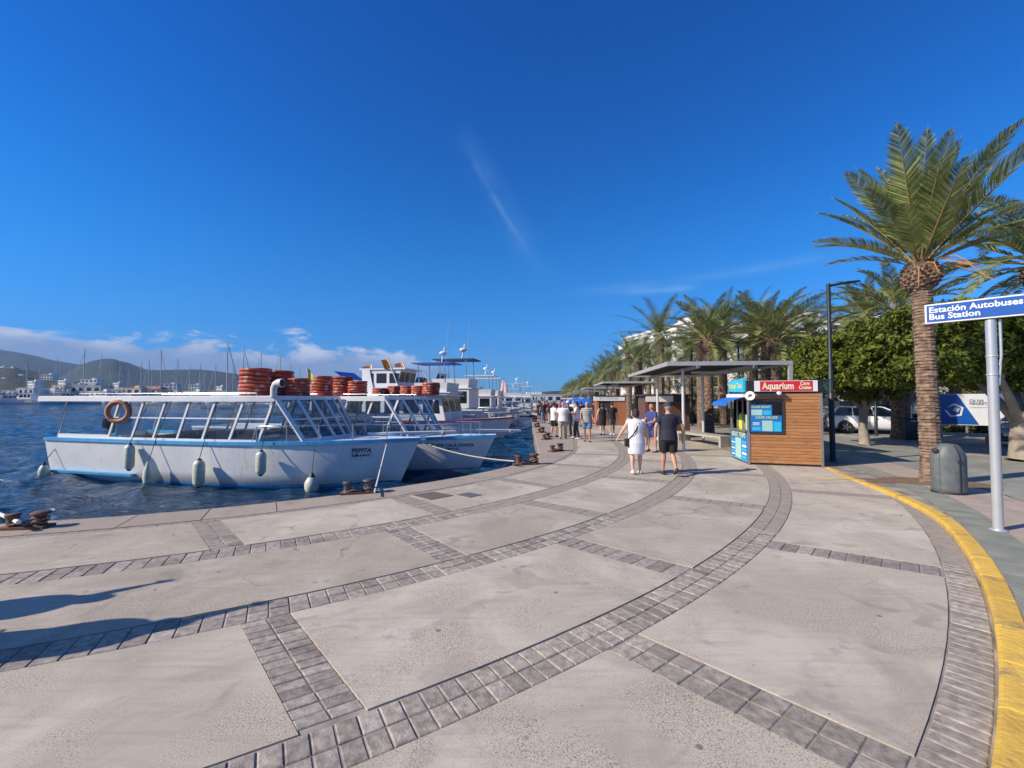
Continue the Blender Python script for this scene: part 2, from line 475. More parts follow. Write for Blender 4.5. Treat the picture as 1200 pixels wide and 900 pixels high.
# ---- coping stones along the edge
promenade = tag(empty('promenade'), kind='structure')
def gridpiece(name, f_in, f_out, t0, t1, z, mat, parent, step=1.5, depth=.05, gap=.006, joint=.004):
    """a paving piece between two curves, with its own sides"""
    n = max(1, int(math.ceil((t1-t0)/step)))
    b = MB(); a0 = [];
    for i in range(n+1):
        t = t0+(t1-t0)*i/n
        a0.append((f_in(t), f_out(t)))
    for i in range(n):
        (p, q), (r_, s_) = a0[i], a0[i+1]
        b.quad((p.x, p.y, z), (q.x, q.y, z), (s_.x, s_.y, z), (r_.x, r_.y, z))
        for u, v in ((p, r_), (s_, q)):
            b.quad((u.x, u.y, z), (v.x, v.y, z), (v.x, v.y, z-depth), (u.x, u.y, z-depth))
    for (p, q), fl in ((a0[0], 0), (a0[-1], 1)):
        b.quad((p.x, p.y, z), (q.x, q.y, z), (q.x, q.y, z-depth), (p.x, p.y, z-depth))
    return b.build(name, mat, parent)
t = -92.0
while t < 60:
    dt = 4.6 if t < T0 else 5.2
    dd = .04
    gridpiece('coping_stone', lambda q: edge_pt(q)-(P(13.0, q)-P(12.3, q)).normalized()*.02, lambda q: P(13.035, q), t+dd, t+dt-dd, .004+rnd.uniform(-.002, .002), M['coping'], promenade, step=1.2, depth=.22)
    t += dt
gridpiece('coping_stone', lambda q: edge_pt(q), lambda q: P(13.035, q), 60, 640, .004, M['coping'], promenade, step=6, depth=.1)

# ---- bricks
def brick_mesh(w, d, sh=0.0, name='brick'):
    """w along x, d along y, bevelled top at z 0"""
    b = MB(); hx, hy = w/2, d/2; c = .007
    lo = [(-hx, -hy, -.03), (hx, -hy, -.03), (hx, hy, -.03), (-hx, hy, -.03)]
    md = [(x, y, -.005) for x, y, _ in lo]
    tp = [(-hx+c, -hy+c, 0), (hx-c, -hy+c, 0), (hx-c, hy-c, 0), (-hx+c, hy-c, 0)]
    lo, md, tp = [[(x+sh*y, y, z) for x, y, z in r_] for r_ in (lo, md, tp)]
    b._add(lo+md+tp, [(8, 9, 10, 11)]+[(i+4, (i+1) % 4+4, (i+1) % 4+8, i+8) for i in range(4)]+[(i, (i+1) % 4, (i+1) % 4+4, i+4) for i in range(4)])
    return b
bm_cache = {}
def add_bricks(label, spots, limit=7.2, cap=300):
    """spots: (x, y, angle, w, d). near ones are parts, the rest one joined part"""
    band = tag(empty('paving_band'), kind='structure')
    def vis(s):
        x, y = s[0], s[1]
        return y > .9 and abs(x) < 1.28*y+.3
    near = sorted([s for s in spots if vis(s) and math.hypot(s[0], s[1]) < limit], key=lambda s: math.hypot(s[0], s[1]))[:cap]
    nset = set(id(s) for s in near)
    far = [s for s in spots if id(s) not in nset]
    for x, y, a, w, d, *sh in near:
        sh = sh[0] if sh else 0.0
        k = (round(w, 3), round(d, 3), round(sh, 3))
        if k not in bm_cache: bm_cache[k] = brick_mesh(w, d, sh).mesh('brick', M['brick'])
        link('brick', bm_cache[k], band, (x, y, rnd.uniform(-.0035, .001)), (rnd.uniform(-.006, .006), rnd.uniform(-.006, .006), a+rnd.uniform(-.008, .008)))
    if far:
        b = MB()
        for x, y, a, w, d, *sh in far:
            sh = sh[0] if sh else 0.0
            hx, hy = w/2, d/2; ca, sa = math.cos(a), math.sin(a); z = rnd.uniform(-.003, .0005)
            q = [(x+ca*(u+sh*v)-sa*v, y+sa*(u+sh*v)+ca*v) for u, v in ((-hx, -hy), (hx, -hy), (hx, hy), (-hx, hy))]
            b.quad(*[(p[0], p[1], z) for p in q])
            for i in range(4):
                p, r_ = q[i], q[(i+1) % 4]
                b.quad((p[0], p[1], z-.02), (r_[0], r_[1], z-.02), (r_[0], r_[1], z), (p[0], p[1], z))
        tag(b.build('far_bricks', M['brick_far'], band), kind='stuff')
    return band
def ring_band(r0, r1, rows, length, t_from=-84, t_to=75, gap=.008):
    d = (r1-r0)/rows; spots = []
    t = t_from
    while t < t_to:
        rm = (r0+r1)/2 if t < T0 else 17
        dt = math.degrees(length/rm)
        for k in range(rows):
            rr = r0+d*(k+.5)
            c = P(rr, t+dt/2)
            ln = length*rr/rm if t < T0 else length
            # bigger bricks far away would be a cheat: same size, only fewer parts
            spots.append((c.x, c.y, PT(t+dt/2)+PI/2, ln-gap, d-gap))
        t += dt
    return spots
RINGS = [(13.05, 13.17, 1, .18), (14.70, 15.07, 2, .17), (16.60, 16.95, 2, .165), (18.53, 18.89, 2, .13), (20.53, 20.77, 1, .105)]
for r0, r1, rows, ln in RINGS[:4]:
    add_bricks('ring', ring_band(r0, r1, rows, ln))
add_bricks('ring', ring_band(*RINGS[4], t_from=-84, t_to=-28))
HW = .185
def radial(r0, r1, t0, t1, cols, length, gap=.008):
    """crossing band from angle t0 at r0 to t1 at r1"""
    spots = []; n = max(1, int(round((r1-r0-.01)/length))); L = (r1-r0-.01)/n
    a = P(r0+.005, t0); b = P(r1-.005, t1); d = (b-a).normalized(); sd = Vector((-d.y, d.x, 0))
    ang = math.atan2(d.y, d.x)
    w = 2*HW/cols
    tg = PT((t0+t1)/2)+PI/2                          # direction of the ring at this band
    q = ang+PI/2-tg; q = (q+PI) % (2*PI)-PI
    shear = math.tan(q) if abs(q) < 1 else 0
    for i in range(n):
        for k in range(cols):
            yc = -HW+w*(k+.5); c = a+d*(L*(i+.5)+shear*yc)+sd*yc
            spots.append((c.x, c.y, ang, L-gap, w-gap, shear))
    return spots
RAD = {0: [(-64.0, -62.1, 2, .105), (-50.7, -50.3, 2, .105), (-39.1, -39.0, 1, .17), (-27.3, -27.1, 1, .17), (-16.6, -16.2, 1, .17), (-75.5, -74, 2, .105)],
       1: [(-54.1, -53.7, 2, .105), (-44.5, -43.8, 1, .16), (-32.2, -31.6, 1, .17), (-20, -20, 1, .17)],
       2: [(-60.4, -59.3, 2, .105), (-48.6, -48.0, 1, .17), (-37.0, -36.4, 1, .17), (-25.5, -25.3, 1, .17), (-14, -14, 1, .17), (-74, -73, 2, .105)],
       3: [(-53.0, -52.5, 2, .185), (-42.9, -42.1, 1, .16), (-30.5, -29.9, 1, .16), (-64, -63.5, 2, .185)]}
for k in range(3):
    for q in range(1, 12): RAD[k].append((T0+q*11.5+k*2, T0+q*11.5+k*2, 1, .17))
GAPS = [(13.175, 14.695), (15.075, 16.595), (16.955, 18.525), (18.895, 20.525)]
for k, lst in RAD.items():
    r0, r1 = GAPS[k]
    for a, b, cols, ln in lst:
        add_bricks('radial', radial(r0, r1, a, b, cols, ln), cap=60)
# ---- concrete slabs between the bands
for k, lst in RAD.items():
    r0, r1 = GAPS[k]
    L = sorted(lst)
    edges = [(-88, -88)]+[(a, b) for a, b, _, _ in L]+([(125, 125)] if k < 3 else [(-18, -18)])
    for i in range(len(edges)-1):
        (a0, a1), (b0, b1) = edges[i], edges[i+1]
        if b0-a0 < 1: continue
        nseg = max(2, int((b0-a0)/1.2)); bb = MB(); rows = []
        for j in range(nseg+1):
            f = j/nseg; row = []
            for m_ in range(2):
                rr = (r0+.006, r1-.006)[m_]
                ta = (a0, a1)[m_]+(math.degrees((HW+.004)/rr) if i > 0 else 0)
                tb = (b0, b1)[m_]-(math.degrees((HW+.004)/rr) if i < len(edges)-2 else 0)
                row.append(P(rr, ta+(tb-ta)*f, 0))
            rows.append(row)
        z = rnd.uniform(-.002, .003)
        for j in range(nseg):
            p, q = rows[j]; p2, q2 = rows[j+1]
            bb.quad((p.x, p.y, z), (q.x, q.y, z), (q2.x, q2.y, z), (p2.x, p2.y, z))
            for u, v in ((p, p2), (q2, q)): bb.quad((u.x, u.y, z), (v.x, v.y, z), (v.x, v.y, z-.03), (u.x, u.y, z-.03))
        for p, q in (rows[0], rows[-1]): bb.quad((p.x, p.y, z), (q.x, q.y, z), (q.x, q.y, z-.03), (p.x, p.y, z-.03))
        bb.build('slab', M['slab'], promenade)
# the outer ring of concrete on the straight stretch, past the kerb's end
gridpiece('slab', lambda q: P(18.9, q), lambda q: P(20.4, q), -17.9, 125, 0.0, M['slab'], promenade, step=2, depth=.03)

# ---- yellow kerb, curving in behind the kiosk, and the raised sidewalk
def kr(t):                                          # inner radius of the kerb
    f = max(0, min(1, (t+36)/14)); f = f*f*(3-2*f)
    return 20.785-.55*f
def kh(t):                                          # height of kerb and sidewalk: runs out to the level of the promenade
    f = max(0, min(1, (t+30)/8)); f = f*f*(3-2*f)
    return .065*(1-f)+.012*f
t = -84.0
kerb = tag(empty('kerb'), kind='structure')
while t < -19:
    dt = 1.9; t1 = min(t+dt, -19)
    b = MB(); rings = []
    for j in range(4):
        q = t+.03+(t1-t-.06)*j/3; h = kh(q); r = kr(q); w = .17 if q < -34 else .17-.05*min(1, (q+34)/10)
        prof = [(0, -.03), (.0, h*.75), (.022, h*.96), (.04, h), (w, h+.002), (w, -.03)]
        rings.append([P(r+a, q, z) for a, z in prof])
    b.loft(rings, cap=True, smooth=False)
    b.build('kerb_stone', M['yellow'], kerb)
    t = t1
# painted line leaving the kerb towards the kiosk front
a, b_ = G(1006, 561.5), G(944, 562.5)
pl = MB(); d = (b_-a).normalized(); sd = Vector((-d.y, d.x, 0))*.065
pl.quad(*[(p.x, p.y, .0075) for p in (a+sd, b_+sd*.7, b_-sd*.7, a-sd)])
tag(pl.build('painted_line', M['yellow_line']), kind='structure')
# bedding under the sidewalk tiles, falling to the promenade level
sidewalk = tag(empty('sidewalk'), kind='structure')
def bed(r0, r1, t0, t1, dz, mat, name='bedding', step=2.0):
    b = MB(); prev = None; n = int((t1-t0)/step)
    for i in range(n+1):
        q = t0+(t1-t0)*i/n; z = kh(q)+dz
        ra = r0 if r0 > 0 else kr(q)+(.17 if q < -34 else .17-.05*min(1, (q+34)/10))
        row = [P(ra, q, z), P(r1, q, z)]
        if prev: b.quad(prev[0], row[0], row[1], prev[1])
        prev = row
    return b.build(name, mat, sidewalk)
bed(0, 60, -84, 130, -.006, M['grout'], step=1.5)
def tile_ring(r0, r1, rows, ln, t0, t1, mat, mat2, limit=9.5, cap=300, cnt=[0]):
    w = (r1-r0)/rows; t = t0; far = MB()
    while t < t1:
        dt = math.degrees(ln/((r0+r1)/2))
        for k in range(rows):
            ra, rb = r0+w*k+.003, r0+w*(k+1)-.003
            c = P((ra+rb)/2, t+dt/2); g_ = math.degrees(.003/ra)
            pts = [P(ra, t+g_), P(rb, t+g_), P(rb, t+dt-g_), P(ra, t+dt-g_)]
            z = [kh(t), kh(t), kh(t+dt), kh(t+dt)]
            dist = math.hypot(c.x, c.y)
            vis = c.y > 1 and c.x < 1.3*c.y+.5
            q = [(p.x, p.y, zz+rnd.uniform(-.001, .001)) for p, zz in zip(pts, z)]
            b = MB() if (vis and dist < limit and cnt[0] < cap) else far
            b.quad(*q)
            if b is not far:
                for i in range(4):
                    u, v = q[i], q[(i+1) % 4]
                    b.quad(u, v, (v[0], v[1], v[2]-.02), (u[0], u[1], u[2]-.02))
                b.build('tile', mat, sidewalk); cnt[0] += 1
        t += dt
    tag(far.build('far_tiles', mat2, sidewalk), kind='stuff')
def ribbed(base, name):
    """tiles with ribs running across the walking line (fine relief)"""
    m = M[base].copy(); m.name = name
    n = m.node_tree.nodes; l = m.node_tree.links; p = n['Principled BSDF']
    geo = n.new('ShaderNodeNewGeometry')
    sep = n.new('ShaderNodeSeparateXYZ'); l.new(geo.outputs['Position'], sep.inputs[0])
    def ma(op, a, b=None):
        q = n.new('ShaderNodeMath'); q.operation = op
        for i, v in enumerate((a, b)):
            if v is None: continue
            if isinstance(v, (int, float)): q.inputs[i].default_value = v
            else: l.new(v, q.inputs[i])
        return q.outputs[0]
    ang = ma('ARCTAN2', ma('SUBTRACT', sep.outputs[1], CY), ma('SUBTRACT', sep.outputs[0], CX))
    w = ma('ABSOLUTE', ma('SINE', ma('MULTIPLY', ang, 21.2*PI/.045)))
    bp = n.new('ShaderNodeBump'); bp.inputs['Strength'].default_value = .8; bp.inputs['Distance'].default_value = .01
    l.new(w, bp.inputs['Height']); l.new(bp.outputs[0], p.inputs['Normal'])
    return m
M['rib'] = ribbed('green_tile', 'green_ribbed_relief')
tile_ring(20.965, 21.4, 1, .4, -60, -12, M['rib'], M['rib'])
tile_ring(21.41, 22.4, 2, .5, -60, -4, M['beige_tile'], M['beige_tile'])
# wide green-grey field beyond, in square paving with beige strips
far = MB(); far2 = MB()
for i, rr in enumerate(np.arange(22.41, 46, .8)):
    t = -62.0; dt = math.degrees(.8/rr) if True else 0
    strip = (i % 7 == 5)
    while t < 40:
        st = math.degrees(.8/min(rr, 30))
        g_ = .012
        pts = [P(rr+.004, t+g_), P(rr+.796, t+g_), P(rr+.796, t+st-g_), P(rr+.004, t+st-g_)]
        z = kh(t)
        if pts[0].y > 0 and pts[0].x < 1.6*pts[0].y+3:
            (far2 if strip else far).quad(*[(p.x, p.y, z) for p in pts])
        t += st
tag(far.build('far_tiles', M['green_far'], sidewalk), kind='stuff')
tag(far2.build('far_tiles', M['beige_tile'], sidewalk), kind='stuff')

# ---- covers in the paving
def cover(px, w, d, mat, name):
    pts = [G(*p) for p in px]
    b = MB()
    b.poly([(p.x, p.y, .010) for p in pts])
    for i in range(4):
        u, v = pts[i], pts[(i+1) % 4]; b.quad((u.x, u.y, .010), (v.x, v.y, .010), (v.x, v.y, -.01), (u.x, u.y, -.01))
    return b.build(name, mat)
tag(cover([(483, 580.5), (509, 576.7), (532, 581), (505, 586)], 0, 0, M['iron_cover'], 'access_cover'), 'rust brown square access cover set in the quay paving', 'cover')
tag(cover([(535, 580), (549, 577.6), (565, 580.3), (551, 583.5)], 0, 0, M['iron_grey'], 'access_cover'), 'smaller dark grey access cover to the right of the rust brown one', 'cover')

# ---- water
def water_mat():
    m, n, l, p = new_mat('harbour_water')
    geo = n.new('ShaderNodeNewGeometry'); pos = geo.outputs['Position']
    p.inputs['Base Color'].default_value = (.005, .034, .080, 1)
    p.inputs['Roughness'].default_value = .06
    p.inputs['IOR'].default_value = 1.33
    def nz(scale, det, st, rot):
        mp = n.new('ShaderNodeMapping'); mp.inputs['Scale'].default_value = st; mp.inputs['Rotation'].default_value = (0, 0, R(rot)); l.new(pos, mp.inputs['Vector'])
        q = n.new('ShaderNodeTexNoise'); q.inputs['Scale'].default_value = scale; q.inputs['Detail'].default_value = det; q.inputs['Distortion'].default_value = .4
        l.new(mp.outputs[0], q.inputs['Vector']); return q.outputs[0]
    a = nz(1.5, 5, (.6, 1.5, 1), 12); b = nz(5.2, 5, (.6, 1.5, 1), -18)
    ad = n.new('ShaderNodeMath'); ad.operation = 'MULTIPLY_ADD'; l.new(b, ad.inputs[0]); ad.inputs[1].default_value = .35; l.new(a, ad.inputs[2])
    bp = n.new('ShaderNodeBump'); bp.inputs['Strength'].default_value = 1.0; bp.inputs['Distance'].default_value = .35
    l.new(ad.outputs[0], bp.inputs['Height']); l.new(bp.outputs[0], p.inputs['Normal'])
    return m
M['water'] = water_mat()
WZ = -1.0
g = MB()
g.quad((-6000, -6, WZ-.08), (600, -6, WZ-.08), (600, 9000, WZ-.08), (-6000, 9000, WZ-.08))
tag(g.build('water', M['water']), kind='structure')
# the harbour surface itself, with real wavelets that get coarser with distance
rs = np.random.RandomState(5)
ny, nx = 520, 420
ys = 3.0*(420/3.0)**(np.linspace(0, 1, ny)); rx = np.linspace(-1.55, .12, nx)
Yg, Rg = np.meshgrid(ys, rx, indexing='ij'); Xg = Rg*(Yg+2.5)
Xg = np.minimum(Xg, 1.6+.04*Yg)
stepx = (rx[1]-rx[0])*(Yg+2.5); stepy = Yg*(math.log(140)/ny); stp = np.maximum(stepx, stepy)
Zg = np.zeros_like(Xg)
for k in range(64):
    lam = .28*(14.0)**rs.rand(); th = R(70)+rs.normal(0, .55); amp = .0105*lam**.80; ph = rs.uniform(0, 6.28)
    kx, ky = math.cos(th)*2*PI/lam, math.sin(th)*2*PI/lam
    fade = np.clip(lam/stp/2.2-.9, 0, 1)
    w = np.sin(kx*Xg+ky*Yg+ph+.8*np.sin(.31*kx*Yg+ph)); Zg += amp*fade*w
gust = .75+.45*np.sin(.19*Xg+.23*Yg+1.1)*np.sin(.11*Xg-.17*Yg+.4)
Zg = WZ+Zg*gust
me = bpy.data.meshes.new('harbour_water')
me.vertices.add(nx*ny); me.vertices.foreach_set('co', np.stack([Xg, Yg, Zg], -1).astype(np.float32).ravel())
idx = np.arange(nx*ny).reshape(ny, nx)
q = np.stack([idx[:-1, :-1], idx[:-1, 1:], idx[1:, 1:], idx[1:, :-1]], -1).reshape(-1, 4)
me.loops.add(q.size); me.loops.foreach_set('vertex_index', q.ravel().astype(np.int32))
me.polygons.add(len(q)); me.polygons.foreach_set('loop_start', np.arange(0, q.size, 4, dtype=np.int32)); me.polygons.foreach_set('use_smooth', np.ones(len(q), bool))
me.update(); me.validate(); me.materials.append(M['water'])
tag(link('water', me), kind='structure')

# ================================================================= BOATS
WZ = -1.0
M['gel'] = mk('white_boat_paint', (.74, .74, .74), .35, var=.05, scale=1.2, stretch=(1, 1, .25), col2=(.66, .665, .67), coat=.15)
def hull_paint():
    m, n, l, p = new_mat('weathered_hull_paint')
    p.inputs['Roughness'].default_value = .38; p.inputs['Coat Weight'].default_value = .1
    tc = n.new('ShaderNodeTexCoord')
    def nz(scale, st, det=5):
        mp = n.new('ShaderNodeMapping'); mp.inputs['Scale'].default_value = st; l.new(tc.outputs['Object'], mp.inputs['Vector'])
        q = n.new('ShaderNodeTexNoise'); q.inputs['Scale'].default_value = scale; q.inputs['Detail'].default_value = det; l.new(mp.outputs[0], q.inputs['Vector']); return q.outputs[0]
    def rg(v, a, b_, c, d):
        q = n.new('ShaderNodeMapRange'); l.new(v, q.inputs['Value'])
        for k, w in zip(('From Min', 'From Max', 'To Min', 'To Max'), (a, b_, c, d)): q.inputs[k].default_value = w
        return q.outputs[0]
    def mx(f, a, b_):
        q = n.new('ShaderNodeMix'); q.data_type = 'RGBA'; l.new(f, q.inputs['Factor'])
        for k, w in (('A', a), ('B', b_)):
            if isinstance(w, tuple): q.inputs[k].default_value = (*w, 1)
            else: l.new(w, q.inputs[k])
        return q.outputs['Result']
    c = mx(rg(nz(.8, (1, 1, 1)), .35, .65, 0, 1), (.76, .76, .75), (.66, .67, .68))
    c = mx(rg(nz(2.2, (4, 4, .25), 6), .60, .72, 0, .35), c, (.42, .30, .20))
    c = mx(rg(nz(6, (1.5, 1.5, 1), 7), .64, .70, 0, .6), c, (.36, .38, .40))
    sep = n.new('ShaderNodeSeparateXYZ'); l.new(tc.outputs['Object'], sep.inputs[0])
    c = mx(rg(sep.outputs[2], .42, .10, 0, .35), c, (.36, .34, .26))
    l.new(c, p.inputs['Base Color'])
    b1 = n.new('ShaderNodeBump'); b1.inputs['Strength'].default_value = .25; b1.inputs['Distance'].default_value = .03
    l.new(nz(1.3, (1, 1, 1), 2), b1.inputs['Height']); l.new(b1.outputs[0], p.inputs['Normal'])
    return m
M['hull'] = hull_paint()
M['gel_dirty'] = mk('weathered_white_paint', (.70, .70, .69), .45, scale=2.2, stretch=(1, 1, .3), col2=(.50, .50, .49))
M['blue_trim'] = mk('light_blue_boat_paint', (.05, .27, .55), .4, scale=3, col2=(.08, .36, .66))
M['blue_roof'] = mk('pale_blue_canvas', (.13, .36, .55), .7, scale=2, col2=(.18, .43, .62))
M['red_trim'] = mk('red_boat_paint', (.42, .05, .05), .45, scale=4)
M['navy'] = mk('navy_canvas', (.03, .06, .14), .8, scale=4)
M['royal'] = mk('royal_blue_canvas', (.02, .13, .50), .7, scale=3)
M['chrome'] = mk('stainless_steel', (.62, .63, .65), .25, 1.0, var=.05)
M['dark'] = mk('black_rubber', (.018, .018, .02), .6)
M['darkglass'] = mk('dark_window_glass', (.015, .02, .028), .08, var=.2, spec=.8)
M['orange'] = mk('orange_life_ring', (.46, .07, .03), .7, scale=6, col2=(.30, .05, .03), rand=.25)
M['reflect'] = mk('dull_reflective_band', (.48, .30, .25), .6, scale=8, col2=(.34, .16, .13))
M['oldring'] = mk('faded_life_ring', (.50, .22, .13), .65, scale=7, col2=(.38, .14, .08))
M['fender'] = mk('dirty_white_fender', (.62, .62, .52), .45, scale=6, col2=(.42, .43, .33))
M['fend_tip'] = mk('black_fender_end', (.02, .03, .035), .5)
M['rope'] = mk('pale_rope', (.50, .46, .38), .9, scale=30, col2=(.34, .31, .25), bump=.6, bscale=90)
M['rope_d'] = mk('dark_rope', (.07, .07, .07), .9, scale=30)
M['rope_w'] = mk('white_rope', (.68, .67, .63), .85, scale=30, bump=.5, bscale=90)
M['rust'] = mk('rusty_iron', (.17, .075, .04), .85, scale=12, col2=(.09, .06, .05), bump=.7, bscale=40, rand=.1)
M['bol_blue'] = mk('dark_blue_painted_iron', (.035, .045, .09), .5, scale=9, col2=(.09, .07, .07), bump=.4, bscale=30)
M['yellow_flag'] = mk('yellow_cloth', (.70, .58, .12), .8)
M['red_flag'] = mk('red_cloth', (.50, .04, .03), .8)
M['plastic_blue'] = mk('blue_plastic', (.03, .28, .62), .4)
M['letter'] = mk('dark_lettering', (.035, .05, .06), .6)
M['teak'] = mk('teak_deck', (.30, .19, .11), .7, scale=5, stretch=(1, 8, 1), col2=(.38, .26, .17))
def glass_mat(name, tint, gloss=.55):
    m, n, l, p = new_mat(name)
    n.remove(p)
    out = n['Material Output']
    tr = n.new('ShaderNodeBsdfTransparent'); tr.inputs[0].default_value = (*tint, 1)
    gl = n.new('ShaderNodeBsdfGlossy'); gl.inputs['Roughness'].default_value = .03
    fr = n.new('ShaderNodeFresnel'); fr.inputs['IOR'].default_value = 1.5
    mt = n.new('ShaderNodeMath'); mt.operation = 'MULTIPLY_ADD'; l.new(fr.outputs[0], mt.inputs[0]); mt.inputs[1].default_value = gloss*1.4; mt.inputs[2].default_value = .02
    mx = n.new('ShaderNodeMixShader'); l.new(mt.outputs[0], mx.inputs[0]); l.new(tr.outputs[0], mx.inputs[1]); l.new(gl.outputs[0], mx.inputs[2])
    l.new(mx.outputs[0], out.inputs['Surface'])
    return m
M['pane'] = glass_mat('clear_pane', (.84, .90, .94), 1.0)
M['pane_smoke'] = glass_mat('smoked_pane', (.62, .70, .76), .7)

def text_obj(body, size, mat, name='lettering', parent=None, mapf=None, extrude=0.0, bold=0.0, xscale=1.0, align='CENTER'):
    """flat lettering as a mesh; mapf places each vertex (u along, v up) in its parent's space"""
    cu = bpy.data.curves.new('lettering', 'FONT'); cu.body = body; cu.size = size; cu.align_x = align; cu.align_y = 'CENTER'
    cu.offset = bold; cu.resolution_u = 3; cu.space_line = .85
    to = bpy.data.objects.new('lettering_tmp', cu); C.objects.link(to)
    dg = bpy.context.evaluated_depsgraph_get(); dg.update()
    me = bpy.data.meshes.new_from_object(to.evaluated_get(dg))
    bpy.data.objects.remove(to); bpy.data.curves.remove(cu)
    me.name = name; me.materials.clear(); me.materials.append(mat)
    for v in me.vertices:
        u, w = v.co.x*xscale, v.co.y
        v.co = mapf(u, w) if mapf else Vector((u, 0, w))
    return link(name, me, parent)

class Hull:
    def __init__(s, L, hb, sheer, bow, keel=-.55, rake=1.0, wl=.82, full=.5, stern=.92):
        s.L, s.hb, s.sheer, s.bow, s.keel, s.rake, s.wl, s.full, s.stern = L, hb, sheer, bow, keel, rake, wl, full, stern
    def top(s, u):
        return s.sheer+(s.bow-s.sheer)*max(0, (u-.45)/.55)**2
    def half(s, u, f=0):
        b = s.stern+(1-s.stern)*min(1, u/.3)
        p = s.full
        if u > p: b *= max(0.0, 1-((u-p)/(1-p))**2.2)
        return s.hb*b
    def pt(s, u, z, side=-1, off=0.0):
        """surface point at station u and height z above the water (local z)"""
        zt = s.top(u); v = (z-s.keel)/(zt-s.keel); v = max(0, min(1, v))
        bt = s.half(u); un = min(1.0, u*1.0+.06*(1-v)*u**3)
        bw = s.half(un)*s.wl
        w0 = (0-s.keel)/(zt-s.keel)
        if v >= w0: y = bw+(bt-bw)*((v-w0)/(1-w0))**.8
        else: y = bw*(v/w0)**.45
        x = u*s.L-s.rake*(1-v)*(u**6)
        return Vector((x, side*(y+off), z))
def hull_parts(root, H, m_hull, m_trim, m_stripe, m_deck, deck_from=0.6, deck_drop=.05, trim_h=.09, n=26):
    b = MB()
    us = [i/n for i in range(n+1)]; zs = [0, .12, .3, .5, .7, .85, 1.0]
    for side in (-1, 1):
        rows = []
        for u in us:
            k = H.keel; t = H.top(u)
            rows.append([H.pt(u, k+(t-k)*q, side) for q in zs])
        b.loft(rows, cap=False, closed=False)
    # transom
    tr = [H.pt(0, H.keel+(H.top(0)-H.keel)*q, -1) for q in zs]+[H.pt(0, H.keel+(H.top(0)-H.keel)*q, 1) for q in reversed(zs)]
    b.poly(tr)
    b.build('hull', m_hull, root)
    # gunwale trim, a real band standing proud of the hull
    g = MB()
    for side in (-1, 1):
        rows = []
        for u in us:
            t = H.top(u); o = H.pt(u, t, side); i_ = Vector((o.x, max(0, abs(o.y)-.16)*side, t))
            e = H.pt(u, t-trim_h, side, .035)
            rows.append([(o.x, o.y+side*.035, t-trim_h), (o.x, o.y+side*.04, t+.02), (i_.x, i_.y, t+.025), (i_.x, i_.y, t-trim_h)])
        g.loft(rows, cap=True, smooth=False)
    g.build('gunwale', m_trim, root)
    st = MB()
    for side in (-1, 1):
        rows = [[H.pt(u, z, side, .012) for z in (-.12, .0, .10)] for u in us]
        st.loft(rows, cap=False, closed=False)
    st.build('waterline_stripe', m_stripe, root)
    # foredeck and inner floor
    d = MB()
    nf = [u for u in us if u >= deck_from-.02]
    rows = []
    for u in nf:
        t = H.top(u)-.02; y = max(.01, H.half(u)-.1); rows.append([(u*H.L-.02, y*k, t+.07*(1-k*k)) for k in (-1, -.5, 0, .5, 1)])
    d.loft(rows, cap=False, closed=False)
    d.build('foredeck', m_deck, root)
    fl = MB()
    rows = []
    for u in us:
        if u > deck_from+.04: break
        y = max(.01, H.half(u)-.12); rows.append([(u*H.L, -y, .85), (u*H.L, y, .85)])
    fl.loft(rows, cap=False, closed=False)
    # inner bulwark so the open hull has thickness
    for side in (-1, 1):
        r2 = [[(u*H.L, side*max(.01, H.half(u)-.14), .85), (u*H.L, side*max(.01, H.half(u)-.14), H.top(u))] for u in us if u <= deck_from+.04]
        fl.loft(r2, cap=False, closed=False)
    fl.build('floor', M['gel_dirty'], root)

